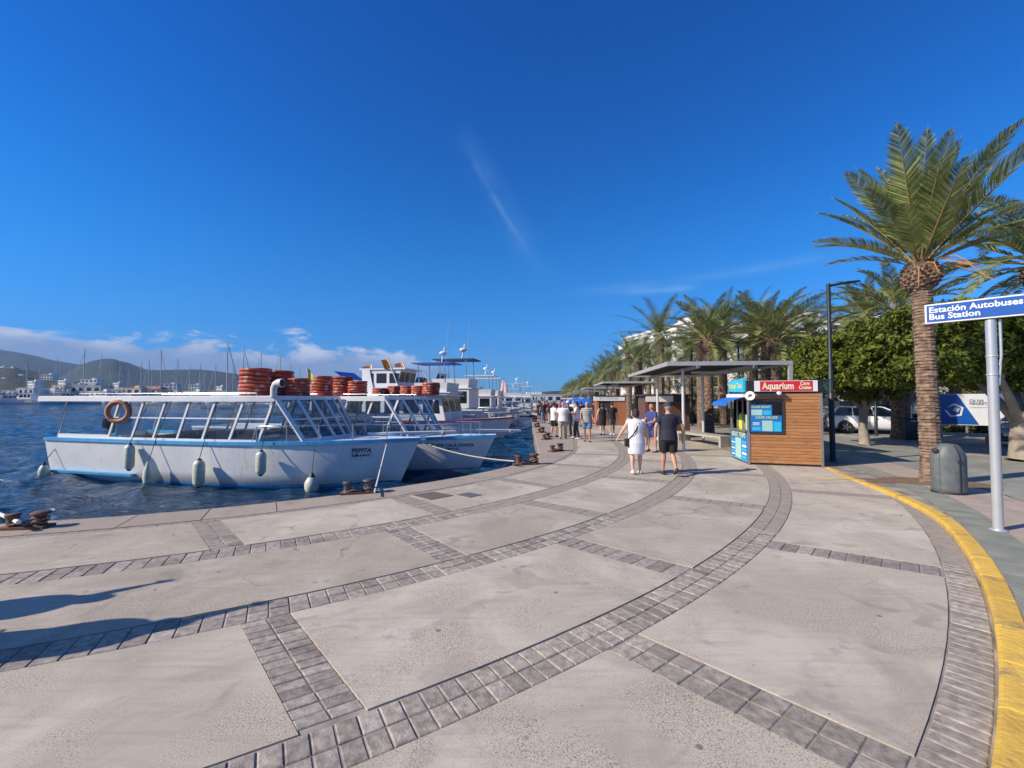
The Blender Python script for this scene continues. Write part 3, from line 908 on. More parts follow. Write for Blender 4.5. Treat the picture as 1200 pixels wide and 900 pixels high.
def side_y(H, u, inset): return H.half(u)-inset
def tour_boat(label, loc, rz, H, name_lines, roof_x0, roof_x1, posts, lean=.55, roof_z=2.93, group=None, trim='blue_trim', deck_from=.55, nfront=6, seats=True, wind=0.9, name_u=.87, name_z=None, name_size=.2):
    root = thing('tour_boat', label, 'boat', loc, rz)
    hull_parts(root, H, M['hull'], M[trim], M[trim], M['gel'], deck_from)
    t = H.sheer
    inset = .10
    # roof: slab with rounded front
    def yb(x): return side_y(H, max(0.0, min(1.0, x/H.L)), inset+.02)
    r = MB(); xs = np.linspace(roof_x0, roof_x1, 12)
    bulge = .55
    rows = []
    for x in xs:
        rows.append((x, yb(max(0.2, x))+.06))
    for nm, z0, z1, mt in (('roof', roof_z-.02, roof_z+.06, M['gel']),):
        ring_top = []; ring = []
        ps = [(x, -y) for x, y in rows]
        yend = rows[-1][1]
        ps += [(roof_x1+bulge*(1-(k/5.0)**2), yend*k/5.0) for k in (-4, -3, -2, -1, 0, 1, 2, 3, 4)]
        ps += [(x, y) for x, y in reversed(rows)]
        r.prism(ps, z0, z1)
    ro = r.build('roof', M['gel'], root)
    for side in (-1, 1):
        fa = MB()
        fa.loft([[(x, side*(y+.03), roof_z-.13), (x, side*(y+.03), roof_z+.03), (x, side*(y-.005), roof_z+.03), (x, side*(y-.005), roof_z-.13)] for x, y in rows], smooth=False)
        fa.build('roof_edge', M['gel'], root)
    # side posts, leaning forward, with a middle rail and two panes per bay
    zs_, ze_ = t+.02, roof_z-.10
    panes = []
    for side in (-1, 1):
        base = [Vector((x, side*yb(x), zs_)) for x in posts]
        topp = [Vector((x+lean, side*(yb(x+lean)), ze_)) for x in posts]
        for a_, b_ in zip(base, topp):
            pb = MB(); pb.bar(a_, b_, .075, .05, up=(0, 1, 0)); pb.build('window_post', M['gel'], root)
        sill = MB(); rl = MB()
        for k in range(len(base)-1):
            rl.bar(base[k].lerp(topp[k], .56), base[k+1].lerp(topp[k+1], .56), .035, .045)
            sill.bar(base[k]+Vector((0, 0, .02)), base[k+1]+Vector((0, 0, .02)), .08, .10)
        rl.build('window_rail', M['gel'], root); sill.build('sill', M['gel'], root)
        for k in range(len(base)-1):
            for f0, f1 in ((.02, .54), (.58, 1.0)):
                g = MB(); ins = Vector((0, -side*.004, 0))
                q = [base[k].lerp(topp[k], f0), base[k+1].lerp(topp[k+1], f0), base[k+1].lerp(topp[k+1], f1), base[k].lerp(topp[k], f1)]
                g.quad(*[p+ins for p in q]); g.build('pane', M['pane'], root)
    # front: triangle bay then slanted windscreen bars over a bulged front
    fx0 = roof_x1; fxb = roof_x1+wind
    yb0 = yb(fx0); ybb = yb(fxb)
    tops = []; bots = []
    for k in range(nfront+1):
        q = -1+2*k/nfront
        tops.append(Vector((fx0+bulge*(1-q*q)*.95, q*yb0, roof_z-.03)))
        bots.append(Vector((fxb+bulge*(1-q*q), q*ybb*.97, H.top(fxb/H.L)+.03+.05*(1-q*q))))
    for k, (a_, b_) in enumerate(zip(bots, tops)):
        w = .17 if k in (0, nfront) else .075
        pb = MB(); pb.bar(a_, b_, w if k in (0, nfront) else .06, .06 if k in (0, nfront) else .09, up=(1, 0, 0)); pb.build('windscreen_post', M['gel'], root)
    hd = MB(); sl = MB(); mr_ = MB()
    for k in range(nfront):
        hd.bar(tops[k], tops[k+1], .05, .10); sl.bar(bots[k], bots[k+1], .08, .12)
        mr_.bar(tops[k].lerp(bots[k], .5), tops[k+1].lerp(bots[k+1], .5), .035, .04)
        g = MB(); g.quad(bots[k], bots[k+1], tops[k+1], tops[k]); g.build('windscreen_pane', M['pane_smoke'], root)
    hd.build('windscreen_header', M['gel'], root); sl.build('windscreen_sill', M['gel'], root); mr_.build('windscreen_rail', M['gel'], root)
    # aft roof stanchions
    for side in (-1, 1):
        pb = MB(); a_ = Vector((.35, side*(yb(.3)-.05), t)); pb.tube([a_, a_+Vector((.42, 0, roof_z-t-.03))], .028, 8); pb.build('stanchion', M['chrome'], root)
    # benches inside
    if seats:
        x = posts[0]+.5
        while x < roof_x1-.3:
            for side in (-1, 1):
                sb = MB(); yy = side*(H.hb*.52)
                sb.box((x, yy, 1.22), (.42, H.hb*.62, .07)); sb.box((x, yy, 1.02), (.34, H.hb*.5, .32))
                sb.box((x-.22, yy, 1.40), (.06, H.hb*.62, .36)); sb.build('seat', M['gel_dirty'], root)
            x += .95
    # steering console
    cb = MB(); cb.box((roof_x1-.2, .6, 1.0), (.5, .7, .9)); cb.box((roof_x1-.1, .6, 1.52), (.35, .75, .18), M=Matrix.Rotation(.4, 3, 'Y')); cb.build('console', M['gel_dirty'], root)
    # bow rail
    rb = MB(); us_ = np.linspace(deck_from+.10, .93, 5); topz = .52
    for side in (-1, 1):
        line = []
        for u in us_:
            o = Vector((u*H.L, side*(max(.02, H.half(u)-.08)), H.top(u)))
            line.append(o+Vector((0, 0, topz)))
            rb.tube([o, o+Vector((0, 0, topz))], .019, 6)
        rb.tube([line[0]+Vector((-.15, 0, -topz))]+line, .019, 6)
    rb.build('bow_rail', M['chrome'], root)
    # roof hand rail low along the roof top
    rr = MB()
    for side in (-1, 1):
        x = roof_x0+1.5; pts = []
        while x < roof_x1-.2:
            p = Vector((x, side*(yb(x)-.28), roof_z+.05)); rr.tube([p, p+Vector((0, 0, .10))], .014, 5); pts.append(p+Vector((0, 0, .10))); x += 1.1
        rr.tube(pts, .014, 5)
    rr.build('roof_rail', M['chrome'], root)
    # name on the bow, wrapped onto the hull plating
    if name_z is None: name_z = H.top(name_u)-.33
    for i, ln in enumerate(name_lines):
        sz = name_size if i == 0 else name_size*.62
        for side in (-1,):
            def mapf(u, w, zc=name_z-i*name_size*.85):
                x = name_u*H.L+u; uu = x/H.L
                return H.pt(uu, zc+w, side, .008)
            text_obj(ln, sz, M['letter'], 'name_lettering', root, mapf, bold=.006)
    return root

def loc_x(root_loc, rz, H, px, zloc, inset=.1):
    """station x whose near side point at local height z is seen at photo column px"""
    best = None
    for i in range(600):
        x = i/600*H.L
        y = -(H.half(x/H.L)-inset)
        wx = root_loc[0]+x*math.cos(rz)-y*math.sin(rz); wy = root_loc[1]+x*math.sin(rz)+y*math.cos(rz)
        e = abs(600+500*wx/wy-px)
        if best is None or e < best[0]: best = (e, x, Vector((wx, wy, root_loc[2]+zloc)))
    return best[1], best[2]

# --- the nearest boat
rzA = R(-12)
LA = 13.9
bowA = Vector((-3.12, 14.6, WZ)); locA = bowA-Vector((LA*math.cos(rzA), LA*math.sin(rzA), 0))
HA = Hull(LA, 2.02, 1.47, 1.55, rake=1.0, wl=.86, full=.52)
postsA = [loc_x(locA, rzA, HA, p, 1.5)[0] for p in (128, 154.7, 180, 208, 237, 269, 303)]
rx1 = loc_x(locA, rzA, HA, 323, 2.8)[0]
boatA = tour_boat('white glass sided tour boat with blue gunwale and PEPITA on its bow, nearest', locA, rzA, HA, ['PEPITA', '2-IB-1-9-17'], -.45, rx1, postsA, lean=.52, name_u=.885, name_size=.19, wind=.85)
# long rubbing strake low on the aft quarter, blue on top
s_ = MB()
for side in (-1,):
    us_ = np.linspace(.0, .30, 8)
    rows = [[HA.pt(u, .30, side, .0), HA.pt(u, .30, side, .16), HA.pt(u, .22, side, .16), HA.pt(u, .20, side, .0)] for u in us_]
    s_.loft(rows, smooth=False)
s_.build('rubbing_strake', M['blue_trim'], boatA)
sd_ = MB(); rows = [[(x, -HA.half(x/LA)+.16, 1.14), (x, HA.half(x/LA)-.16, 1.14)] for x in (.06, 1.2, 2.4, 3.3)]; sd_.loft(rows, cap=False, closed=False); sd_.quad((3.3, -1.75, 1.14), (3.3, 1.75, 1.14), (3.3, 1.75, .85), (3.3, -1.75, .85)); sd_.build('stern_deck', M['gel_dirty'], boatA)
sd_ = MB(); sd_.bar((.5, -1.72, 1.55), (3.0, -1.80, 1.55), .12, .14); sd_.build('coaming', M['gel'], boatA)
# ventilation horn on the roof corner
h_ = MB(); p0 = Vector((rx1-.05, -1.75, 2.95)); h_.tube([p0, p0+Vector((0, 0, .28)), p0+Vector((.06, 0, .40)), p0+Vector((.18, 0, .45)), p0+Vector((.32, 0, .45))], [.10, .10, .11, .13, .14], 12)
h_.build('roof_horn', M['gel_dirty'], boatA)
h2 = MB(); h2.tube([p0+Vector((.325, 0, .45)), p0+Vector((.33, 0, .45))], .115, 12); h2.build('horn_mouth', M['dark'], boatA)

def A2W(x, y, z): return locA+Vector((x*math.cos(rzA)-y*math.sin(rzA), x*math.sin(rzA)+y*math.cos(rzA), z))

# --- second boat
rzB = R(-20)
LB = 13.0
bowB = Vector((-.62, 16.9, WZ)); locB = bowB-Vector((LB*math.cos(rzB), LB*math.sin(rzB), 0))
HB = Hull(LB, 1.8, 1.30, 1.46, rake=1.1, wl=.8, full=.5)
rxB = loc_x(locB, rzB, HB, 452, 2.8)[0]
postsB = [rxB-.1-1.05*k for k in range(6, -1, -1)]
boatB = tour_boat('white tour boat', locB, rzB, HB, ['PLAYA CALA CONTA', '2ª-IB-1-9-12'], .4, rxB, postsB, lean=.6, roof_z=2.93, name_u=.888, name_size=.165, wind=.95, nfront=5, deck_from=.52)
boatB['label'] = 'white tour boat with PLAYA CALA CONTA on its bow, moored just behind PEPITA'

# --- mooring things
def rope(name, pts, r, mat, label, cat='rope', group=None, sag=.0):
    pts = [Vector(p) for p in pts]; out = []
    for a_, b_ in zip(pts, pts[1:]):
        for k in range(9):
            q = a_.lerp(b_, k/8); q.z -= sag*4*(k/8)*(1-k/8); out.append(q)
    b = MB(); c0 = out[0].copy()
    b.tube([p-c0 for p in out], r, 6)
    return tag(b.build(name, mat, loc=c0), label, cat, group)
def fender(px, y0, y1, wpx, label, kind, off=.2, hang=None):
    """a fender against the near hull side; y0,y1 are its top and bottom rows in the photo"""
    x, w = loc_x(locA, rzA, HA, px, 1.0, 0)
    w = w+Vector((-math.sin(-rzA)*-off, -math.cos(rzA)*off, 0))
    Yd = w.y; ztop = D(px, y0, Yd).z; zbot = D(px, y1, Yd).z; rad = wpx/500*Yd/2/math.sqrt(1+((px-600)/500)**2)
    X = (px-600)/500*Yd
    root = thing('fender', label, 'fender', (X, Yd, zbot), rnd.uniform(0, 6), 'fenders hanging along the nearest boat')
    h = ztop-zbot
    if kind == 'cyl':
        MB().lathe([(rad*.5, h*.06), (rad*.86, h*.13), (rad, h*.2), (rad, h*.8), (rad*.86, h*.87), (rad*.5, h*.93)], 16).build('body', M['fender'], root)
        MB().lathe([(.02, 0), (rad*.3, .005), (rad*.52, h*.065)], 12).build('end_cap', M['fend_tip'], root)
        MB().lathe([(rad*.52, h*.925), (rad*.3, h*.99), (.02, h)], 12).build('end_cap', M['fend_tip'], root)
    elif kind == 'cone':
        MB().lathe([(.02, 0), (rad*.45, h*.05), (rad*.8, h*.18), (rad, h*.4), (rad*.9, h*.62), (rad*.55, h*.85), (rad*.25, h)], 16).build('body', M['fender'], root)
    else:
        hh = h*.82
        MB().lathe([(rad*.25, 0), (rad*.7, hh*.1), (rad*.95, hh*.3), (rad, hh*.5), (rad*.93, hh*.72), (rad*.6, hh*.92), (rad*.4, hh)], 18).build('body', M['fender'], root)
        MB().lathe([(rad*.5, hh*.95), (rad*.25, h*.95), (.03, h)], 12).build('end_cap', M['fend_tip'], root)
    if hang:
        hx, hy = hang
        top = D(hx, hy, Yd+.28)-Vector((X, Yd, zbot))
        c, s = math.cos(-root.rotation_euler.z), math.sin(-root.rotation_euler.z)
        top = Vector((top.x*c-top.y*s, top.x*s+top.y*c, top.z))
        MB().tube([(0, 0, h*.97), (top.x*.4, top.y*.4, h+(top.z-h)*.45), top], .012, 6).build('rope', M['rope_d'], root)
    return root
fender(154, 519, 552, 13.5, 'cylindrical white fender hanging highest on the nearest boat, under its first aft window', 'cyl', hang=(176, 469))
fender(176, 541, 572, 13, 'pointed pear shaped white fender touching the water below the second window', 'cone', hang=(201, 470))
fender(235.5, 537, 572, 15, 'cylindrical white fender with black ends below the middle of the nearest boat', 'cyl', hang=(256, 469))
fender(307.5, 527, 558, 13, 'cylindrical white fender below the front corner post of the nearest boat', 'cyl', hang=(322, 466))
fender(367, 554, 579, 17.5, 'round white ball fender with black top below the bow of the nearest boat', 'ball', hang=(369, 523))
fender(55, 541, 562, 15, 'squat dirty white ball fender at the stern corner of the nearest boat', 'ball', hang=(76, 515))

# ring hanging at the first post
def ring_thing(name, label, c, Ro, r, mat, M3=None, group=None, sq=1.0, bands=True, cat='life ring'):
    root = thing(name, label, cat, c, 0, group)
    MB().torus((0, 0, 0), Ro-r, r, 28, 10, M3, sq).build('ring', mat, root)
    if bands:
        b = MB()
        for k in range(4):
            a0 = k*PI/2+.5; rings = []
            for i in range(3):
                a = a0+i*.13; rg = []
                for j in range(10):
                    q = 2*PI*j/10; rr = r*1.06
                    p = Vector(((Ro-r+rr*math.cos(q))*math.cos(a), (Ro-r+rr*math.cos(q))*math.sin(a), rr*sq*math.sin(q)))
                    rg.append(M3 @ p if M3 is not None else p)
                rings.append(rg)
            b.loft(rings)
        b.build('reflective_band', M['reflect'], root)
    return root
wp = D(138.5, 482.5, loc_x(locA, rzA, HA, 139, 2, .1)[1].y-.13)
ring_thing('life_ring', 'faded orange life ring hanging from the aft window post of the nearest boat', wp, .42, .085, M['oldring'], Matrix.Rotation(PI/2, 3, 'X') @ Matrix.Rotation(.12, 3, 'Y'), sq=1.0)

# stacks of life rings on the roofs
ring_proto = None
def stack(px, Yd, n, z0, dia, label, group):
    global ring_proto
    X = (px-600)/500*Yd; th = .134*dia
    for k in range(n):
        if ring_proto is None:
            ring_proto = ring_thing('life_ring', label, (X, Yd, z0+th/2), .5, .078, M['orange'], sq=.84)
            o = ring_proto
        else: o = copy_tree(ring_proto)
        o.scale = (dia, dia, dia)
        o.location = (X+rnd.uniform(-.02, .02), Yd+rnd.uniform(-.02, .02), z0+th*(k+.5))
        o.rotation_euler = (rnd.uniform(-.02, .02), rnd.uniform(-.02, .02), rnd.uniform(0, 6))
        pos = ['bottom', 'second from the bottom', 'third from the bottom', 'middle', 'third from the top', 'second from the top', 'topmost'] if n == 7 else ['bottom', 'second from the bottom', 'third from the bottom', 'third from the top', 'second from the top', 'topmost']
        o['label'] = label.replace('orange life ring', pos[k]+' orange ring'); o['group'] = group
ZR = WZ+2.93+.065
stack(299, 14.9, 7, ZR, 1.02, 'orange life ring in the leftmost tall stack', 'orange life rings stacked leftmost')
stack(327, 15.9, 7, ZR, 1.0, 'orange life ring in the second tall stack from the left', 'orange life rings in the second stack')
stack(349, 15.6, 6, ZR, .8, 'orange life ring in the low stack behind the roof horn', 'orange life rings in the third stack')
stack(377, 17.9, 7, ZR, .9, 'orange life ring in the stack right of the yellow flag', 'orange life rings in the fourth stack')
stack(401, 19.2, 7, ZR, .95, 'orange life ring in the second stack right of the flag', 'orange life rings in the fifth stack')
stack(419, 19.0, 6, ZR, .85, 'orange life ring in the farthest right of the six stacks', 'orange life rings in the sixth stack')

# flag with pole on the roof of the nearest boat
fr_ = thing('flag_pole', 'short pole with a limp yellow flag on the roof of the nearest boat', 'flag', D(363, 465, 15.9))
MB().tube([(0, 0, 0), (-.12, 0, 1.15)], .018, 6).build('pole', M['gel_dirty'], fr_)
fb = MB(); fb.loft([[(-.12, .0, 1.1), (-.12, .0, .62)], [(-.02, .05, 1.0), (-.03, .04, .58)], [(.06, -.02, .86), (.05, -.01, .58)], [(.17, .03, .72), (.16, .0, .56)]], cap=False, closed=False)
fb.build('flag', M['yellow_flag'], fr_)

# blue chair and dark engine at the stern
ch = thing('deck_chair', 'light blue plastic chair at the open stern of the nearest boat', 'chair', A2W(2.35, -1.0, 1.16), rzA+R(160))
q = MB(); q.box((0, 0, .42), (.46, .46, .04)); q.build('seat', M['plastic_blue'], ch)
q = MB(); q.box((-.24, 0, .72), (.04, .44, .55), M=Matrix.Rotation(-.18, 3, 'Y')); q.build('backrest', M['plastic_blue'], ch)
for sx in (-1, 1):
    for sy in (-1, 1): MB().box((sx*.2, sy*.2, .2), (.04, .04, .40)).build('leg', M['plastic_blue'], ch)
en = thing('outboard_engine', 'black tilted outboard engine at the open stern of the nearest boat', 'engine', A2W(1.75, -.9, 1.95), rzA)
q = MB(); q.lathe([(.12, -.22), (.24, -.15), (.27, 0), (.24, .16), (.10, .22)], 14, sx=1.5, sy=.8); q.build('cowling', M['dark'], en)
q = MB(); q.bar((0, 0, -.2), (-.35, 0, -.75), .12, .16); q.build('leg', M['dark'], en)
MB().tube([(.3, 0, .05), (.75, .05, .22)], .03, 8).build('tiller', M['dark'], en)

# lines
rope('mooring_rope', [D(453, 521, 14.2), D(446, 549, 11.8), G(439, 577, .1)], .018, M['rope_w'], 'white mooring rope dropping from the bow of PEPITA to the double bollard')
rope('mooring_rope', [D(497, 519, 16.6), G(603, 540.5, .18)], .022, M['rope'], 'pale mooring rope running from the second boat to the rusty double bollard', sag=.12)
rope('mooring_rope', [D(-70, 560, 14), G(22, 612, .15)], .03, M['rope_w'], 'thick white mooring rope coming in from the left to the near bollard', sag=.1)
rope('mooring_rope', [D(585, 517, 17.0), D(640, 520, 19.5)+Vector((0, 0, -.25))], .014, M['rope_d'], 'thin dark line sagging over the water to the far bollard', sag=.45)

def double_bollard(label, loc, rz, s=1.0, mat='rust', mat2='rust', ropey=True, turns=2):
    root = thing('mooring_bollard', label, 'bollard', loc, rz, 'bollards along the quay edge')
    b = MB(); b.box((0, 0, .02), (.78*s, .30*s, .04)); b.build('base_plate', M['rust'], root)
    for k, sx in enumerate((-1, 1)):
        b = MB(); hh = .30*s if k else .26*s; r_ = .085*s
        b.lathe([(r_*1.25, .04), (r_*1.05, .07), (r_, .10), (r_, hh-.07*s), (r_*1.1, hh-.05*s), (r_*1.75 if k else r_*1.25, hh-.03*s), (r_*1.8 if k else r_*1.3, hh-.005), (r_*1.4, hh+.015), (.01, hh+.02)], 16, c=(sx*.24*s, 0, 0))
        b.build('post', M[mat if k else mat2], root)
    if ropey:
        b = MB(); 
        for j in range(turns):
            pts = []
            for i in range(17):
                a = 2*PI*i/16; w = .115*s+.008*j
                pts.append((.24*s+w*math.cos(a), w*math.sin(a), .10+.05*j+.02*math.sin(3*a+j)))
            b.tube(pts, .015*s, 6, cap=False)
        pts = []
        for i in range(26):
            a = i*.55; pts.append((-.05*s+.2*s*math.cos(a)*(1-i/60), .11*s*math.sin(a*1.3), .06+.02*math.sin(i)+.001*i))
        b.tube(pts, .013*s, 6)
        b.build('rope_turns', M['rope_brown'], root)
    return root
M['rope_brown'] = mk('old_brown_rope', (.20, .12, .08), .95, scale=30, col2=(.30, .21, .15))
g1 = G(420, 578)
double_bollard('double bollard with dark blue painted posts beside the bow of PEPITA', (g1.x, g1.y, .0), R(18), .85, 'bol_blue', 'bol_blue', turns=1)
g1 = G(31, 619)
double_bollard('low bollard wrapped in rope at the left edge of the quay', (g1.x, g1.y, .0), R(8), .75, 'rust', 'rust')
g1 = G(617, 544.5)
double_bollard('rusty double bollard with a pale rope, nearest on the straight quay', (g1.x, g1.y, .0), R(18), .98)
g1 = G(652, 529)
double_bollard('dark rusty bollard with chain heap next along the quay edge', (g1.x, g1.y, .0), R(40), .85, 'dark', 'rust')
for i, (px, py) in enumerate(((640, 515), (634, 507), (629, 500.5), (626, 494.5), (623, 489))):
    g1 = G(px, py)
    double_bollard('dark bollard, number of the row receding along the straight quay edge', (g1.x, g1.y, .0), R(60), .9, 'dark', 'rust')['label'] = ('rusty bollard beside the standing men', 'rusty bollard just past the standing men at the quay edge', 'small rusty bollard further along the quay edge', 'tiny rusty bollard before the far gangways', 'farthest rusty bollard on the quay edge')[i]

# ---- larger passenger boat with a wheelhouse, then yachts along the quay
M['white_wall'] = mk('white_render_wall', (.72, .71, .69), .7, scale=.6, col2=(.62, .61, .59))
M['cream_wall'] = mk('cream_wall', (.55, .47, .36), .75, scale=.6, col2=(.48, .40, .30))
M['grey_wall'] = mk('grey_wall', (.34, .35, .37), .75, scale=.6)
M['pink_wall'] = mk('pale_pink_wall', (.52, .36, .32), .75, scale=.6)
M['rooftile'] = mk('terracotta_roof', (.36, .16, .10), .8, scale=3)
M['flag_y'] = mk('yellow_red_flag_cloth', (.72, .42, .05), .8, scale=3, col2=(.55, .10, .05))
M['alu'] = mk('grey_mast_aluminium', (.42, .42, .43), .5, .2)

def house_on_boat(root, H, x0, x1, z0, z1, yw, wins=5, rake=.5, mat='gel', glass='darkglass', top_over=.15, wtop=.72, wbot=.32, name='cabin'):
    b = MB()
    pts = [(x0, z0), (x1+rake, z0), (x1, z1), (x0, z1)]
    for sgn in (-1, 1): b.poly([(x, sgn*yw, z) for x, z in (pts if sgn < 0 else reversed(pts))])
    for (xa, za), (xb, zb) in zip(pts, pts[1:]+pts[:1]):
        b.quad((xa, -yw, za), (xa, yw, za), (xb, yw, zb), (xb, -yw, zb))
    cab = b.build(name, M[mat], root)
    r = MB(); r.box(((x0+x1)/2+.1, 0, z1+.05), (x1-x0+.4+top_over, yw*2+.2, .09)); r.build('cabin_roof', M[mat], root)
    dz = z1-z0; step = (x1-x0)/wins
    for sgn in (-1, 1):
        for k in range(wins):
            g = MB(); xa = x0+step*(k+.12); xb = x0+step*(k+.9); zz0 = z0+dz*wbot; zz1 = z0+dz*wtop
            rk = rake*.3 if k == wins-1 else 0
            q = [(xa, zz0), (xb+rk, zz0), (xb, zz1), (xa, zz1)]
            g.prism([(0, 0)]*0, 0, 0) if False else None
            g._add([(x, sgn*(yw+.012), z) for x, z in q]+[(x, sgn*(yw-.02), z) for x, z in q], [(0, 1, 2, 3), (0, 1, 5, 4), (1, 2, 6, 5), (2, 3, 7, 6), (3, 0, 4, 7)])
            g.build('window', M[glass], root)
    # front windows
    for k in range(3):
        g = MB(); ya = -yw+yw*2*(k+.08)/3; yb_ = -yw+yw*2*(k+.92)/3
        def fx(f): return x1+rake*(1-f)+.015
        g.quad((fx(wbot+.05), ya, z0+dz*(wbot+.05)), (fx(wbot+.05), yb_, z0+dz*(wbot+.05)), (fx(.9), yb_, z0+dz*.9), (fx(.9), ya, z0+dz*.9))
        g.build('windscreen_pane', M[glass], root)
    return cab
def rail(root, H, u0, u1, h=.6, n=8, name='bow_rail'):
    b = MB(); us_ = np.linspace(u0, u1, n)
    for side in (-1, 1):
        for hh in (h, h*.5):
            b.tube([Vector((u*H.L, side*max(.02, H.half(u)-.06), H.top(u)+hh)) for u in us_], .02, 5)
        for u in us_:
            o = Vector((u*H.L, side*max(.02, H.half(u)-.06), H.top(u))); b.tube([o, o+Vector((0, 0, h))], .02, 5)
    return b.build(name, M['chrome'], root)
# boat 3
rz3 = R(-12); L3 = 15.5; bow3 = Vector((.18, 29.6, WZ)); loc3 = bow3-Vector((L3*math.cos(rz3), L3*math.sin(rz3), 0))
H3 = Hull(L3, 2.3, 1.35, 1.62, rake=1.2, wl=.8, full=.5)
b3 = thing('passenger_boat', 'large white passenger boat with red gunwale and upper wheelhouse behind the two tour boats', 'boat', loc3, rz3)
hull_parts(b3, H3, M['hull'], M['red_trim'], M['red_trim'], M['gel'], .72)
house_on_boat(b3, H3, .8, 10.8, 1.4, 3.05, 1.9, 7, rake=.35, wtop=.85, wbot=.3)
def house2(root, x0, x1, z0, z1, yw, name='wheelhouse'):
    return house_on_boat(root, None, x0, x1, z0, z1, yw, 3, rake=-.35, wtop=.85, wbot=.45, name=name)
house2(b3, 4.6, 7.6, 3.2, 4.95, 1.3)
q = MB(); q.bar((5.3, -1.35, 3.2), (4.9, -1.35, 5.0), .6, .08, up=(0, 1, 0)); q.bar((5.3, 1.35, 3.2), (4.9, 1.35, 5.0), .6, .08, up=(0, 1, 0)); q.build('wing_support', M['gel'], b3)
q = MB(); q.loft([[(2.3, -1.3, 4.9), (2.3, 1.3, 4.9)], [(3.2, -1.3, 4.3), (3.2, 1.3, 4.3)], [(4.7, -1.3, 4.35), (4.7, 1.3, 4.35)], [(4.7, -1.3, 3.6), (4.7, 1.3, 3.6)], [(2.9, -1.3, 3.9), (2.9, 1.3, 3.9)]], cap=False, closed=False, smooth=False)
q.build('tarpaulin', M['royal'], b3)
rail(b3, H3, .74, .96, .75, 6)
text_obj('REMEDIOS', .22, M['letter'], 'name_lettering', b3, lambda u, w: H3.pt((H3.L*.9+u)/H3.L, 1.15+w, -1, .01)) if False else None
# white sloping poles and flags on the roof
def pole_flag(base, top, flag, label, colr='flag_y', fl=(.9, .55)):
    root = thing('flag_pole', label, 'flag', base)
    t = top-base
    MB().tube([(0, 0, 0), t], .045, 6).build('pole', M['gel'], root)
    if flag:
        f = MB(); e = t*.97; dn = -t.normalized()
        rows = []
        for k in range(6):
            f_ = k/5; off = Vector((-fl[0]*f_, .12*math.sin(5*f_), -.25*f_*fl[0]))
            rows.append([e+off, e+off+dn*fl[1]*(1-.3*f_)])
        f.loft(rows, cap=False, closed=False); f.build('flag', M[colr], root)
    return root
pole_flag(D(471, 464, 30), D(454, 419, 30), True, 'long sloping white pole with a furled yellow and red flag on the passenger boat', fl=(.45, .95))
pole_flag(D(476, 436, 31), D(472, 424, 31), True, 'short pole with small yellow flag above the wheelhouse', fl=(.6, .35))
pole_flag(D(436, 440, 31.5), D(436, 427, 31.5), True, 'stern pole with yellow and red flag over the blue tarpaulin', fl=(.7, .45))
pole_flag(D(514, 463, 30), D(497, 438, 30), False, 'second sloping white pole without flag right of the wheelhouse')
for i, (px, n, dia, Yd) in enumerate(((446, 3, 1.1, 29.2), (463, 4, 1.1, 29.4), (478, 4, 1.1, 29.2), (491, 4, 1.1, 29.0), (505, 5, 1.2, 28.7))):
    stack(px, Yd, 6 if False else n, WZ+3.17, dia, 'orange life ring', 'orange life rings on the passenger boat roof') if False else None
    X = (px-600)/500*Yd
    for k in range(n):
        o = copy_tree(ring_proto); o.scale = (dia, dia, dia*1.3); th = .1*dia*1.3
        o.location = (X+rnd.uniform(-.03, .03), Yd, WZ+3.17+th*(k+.5)); o.rotation_euler = (0, 0, rnd.uniform(0, 6))
        o['label'] = '%s orange ring in the %s stack on the passenger boat roof' % ({3: ('bottom', 'middle', 'top'), 4: ('bottom', 'second lowest', 'second highest', 'top'), 5: ('bottom', 'second lowest', 'middle', 'second highest', 'top')}[n][k], ('leftmost', 'second', 'middle', 'fourth', 'rightmost')[i])
        o['group'] = 'orange life rings on the passenger boat, stack %s' % ('one', 'two', 'three', 'four', 'five')[i]

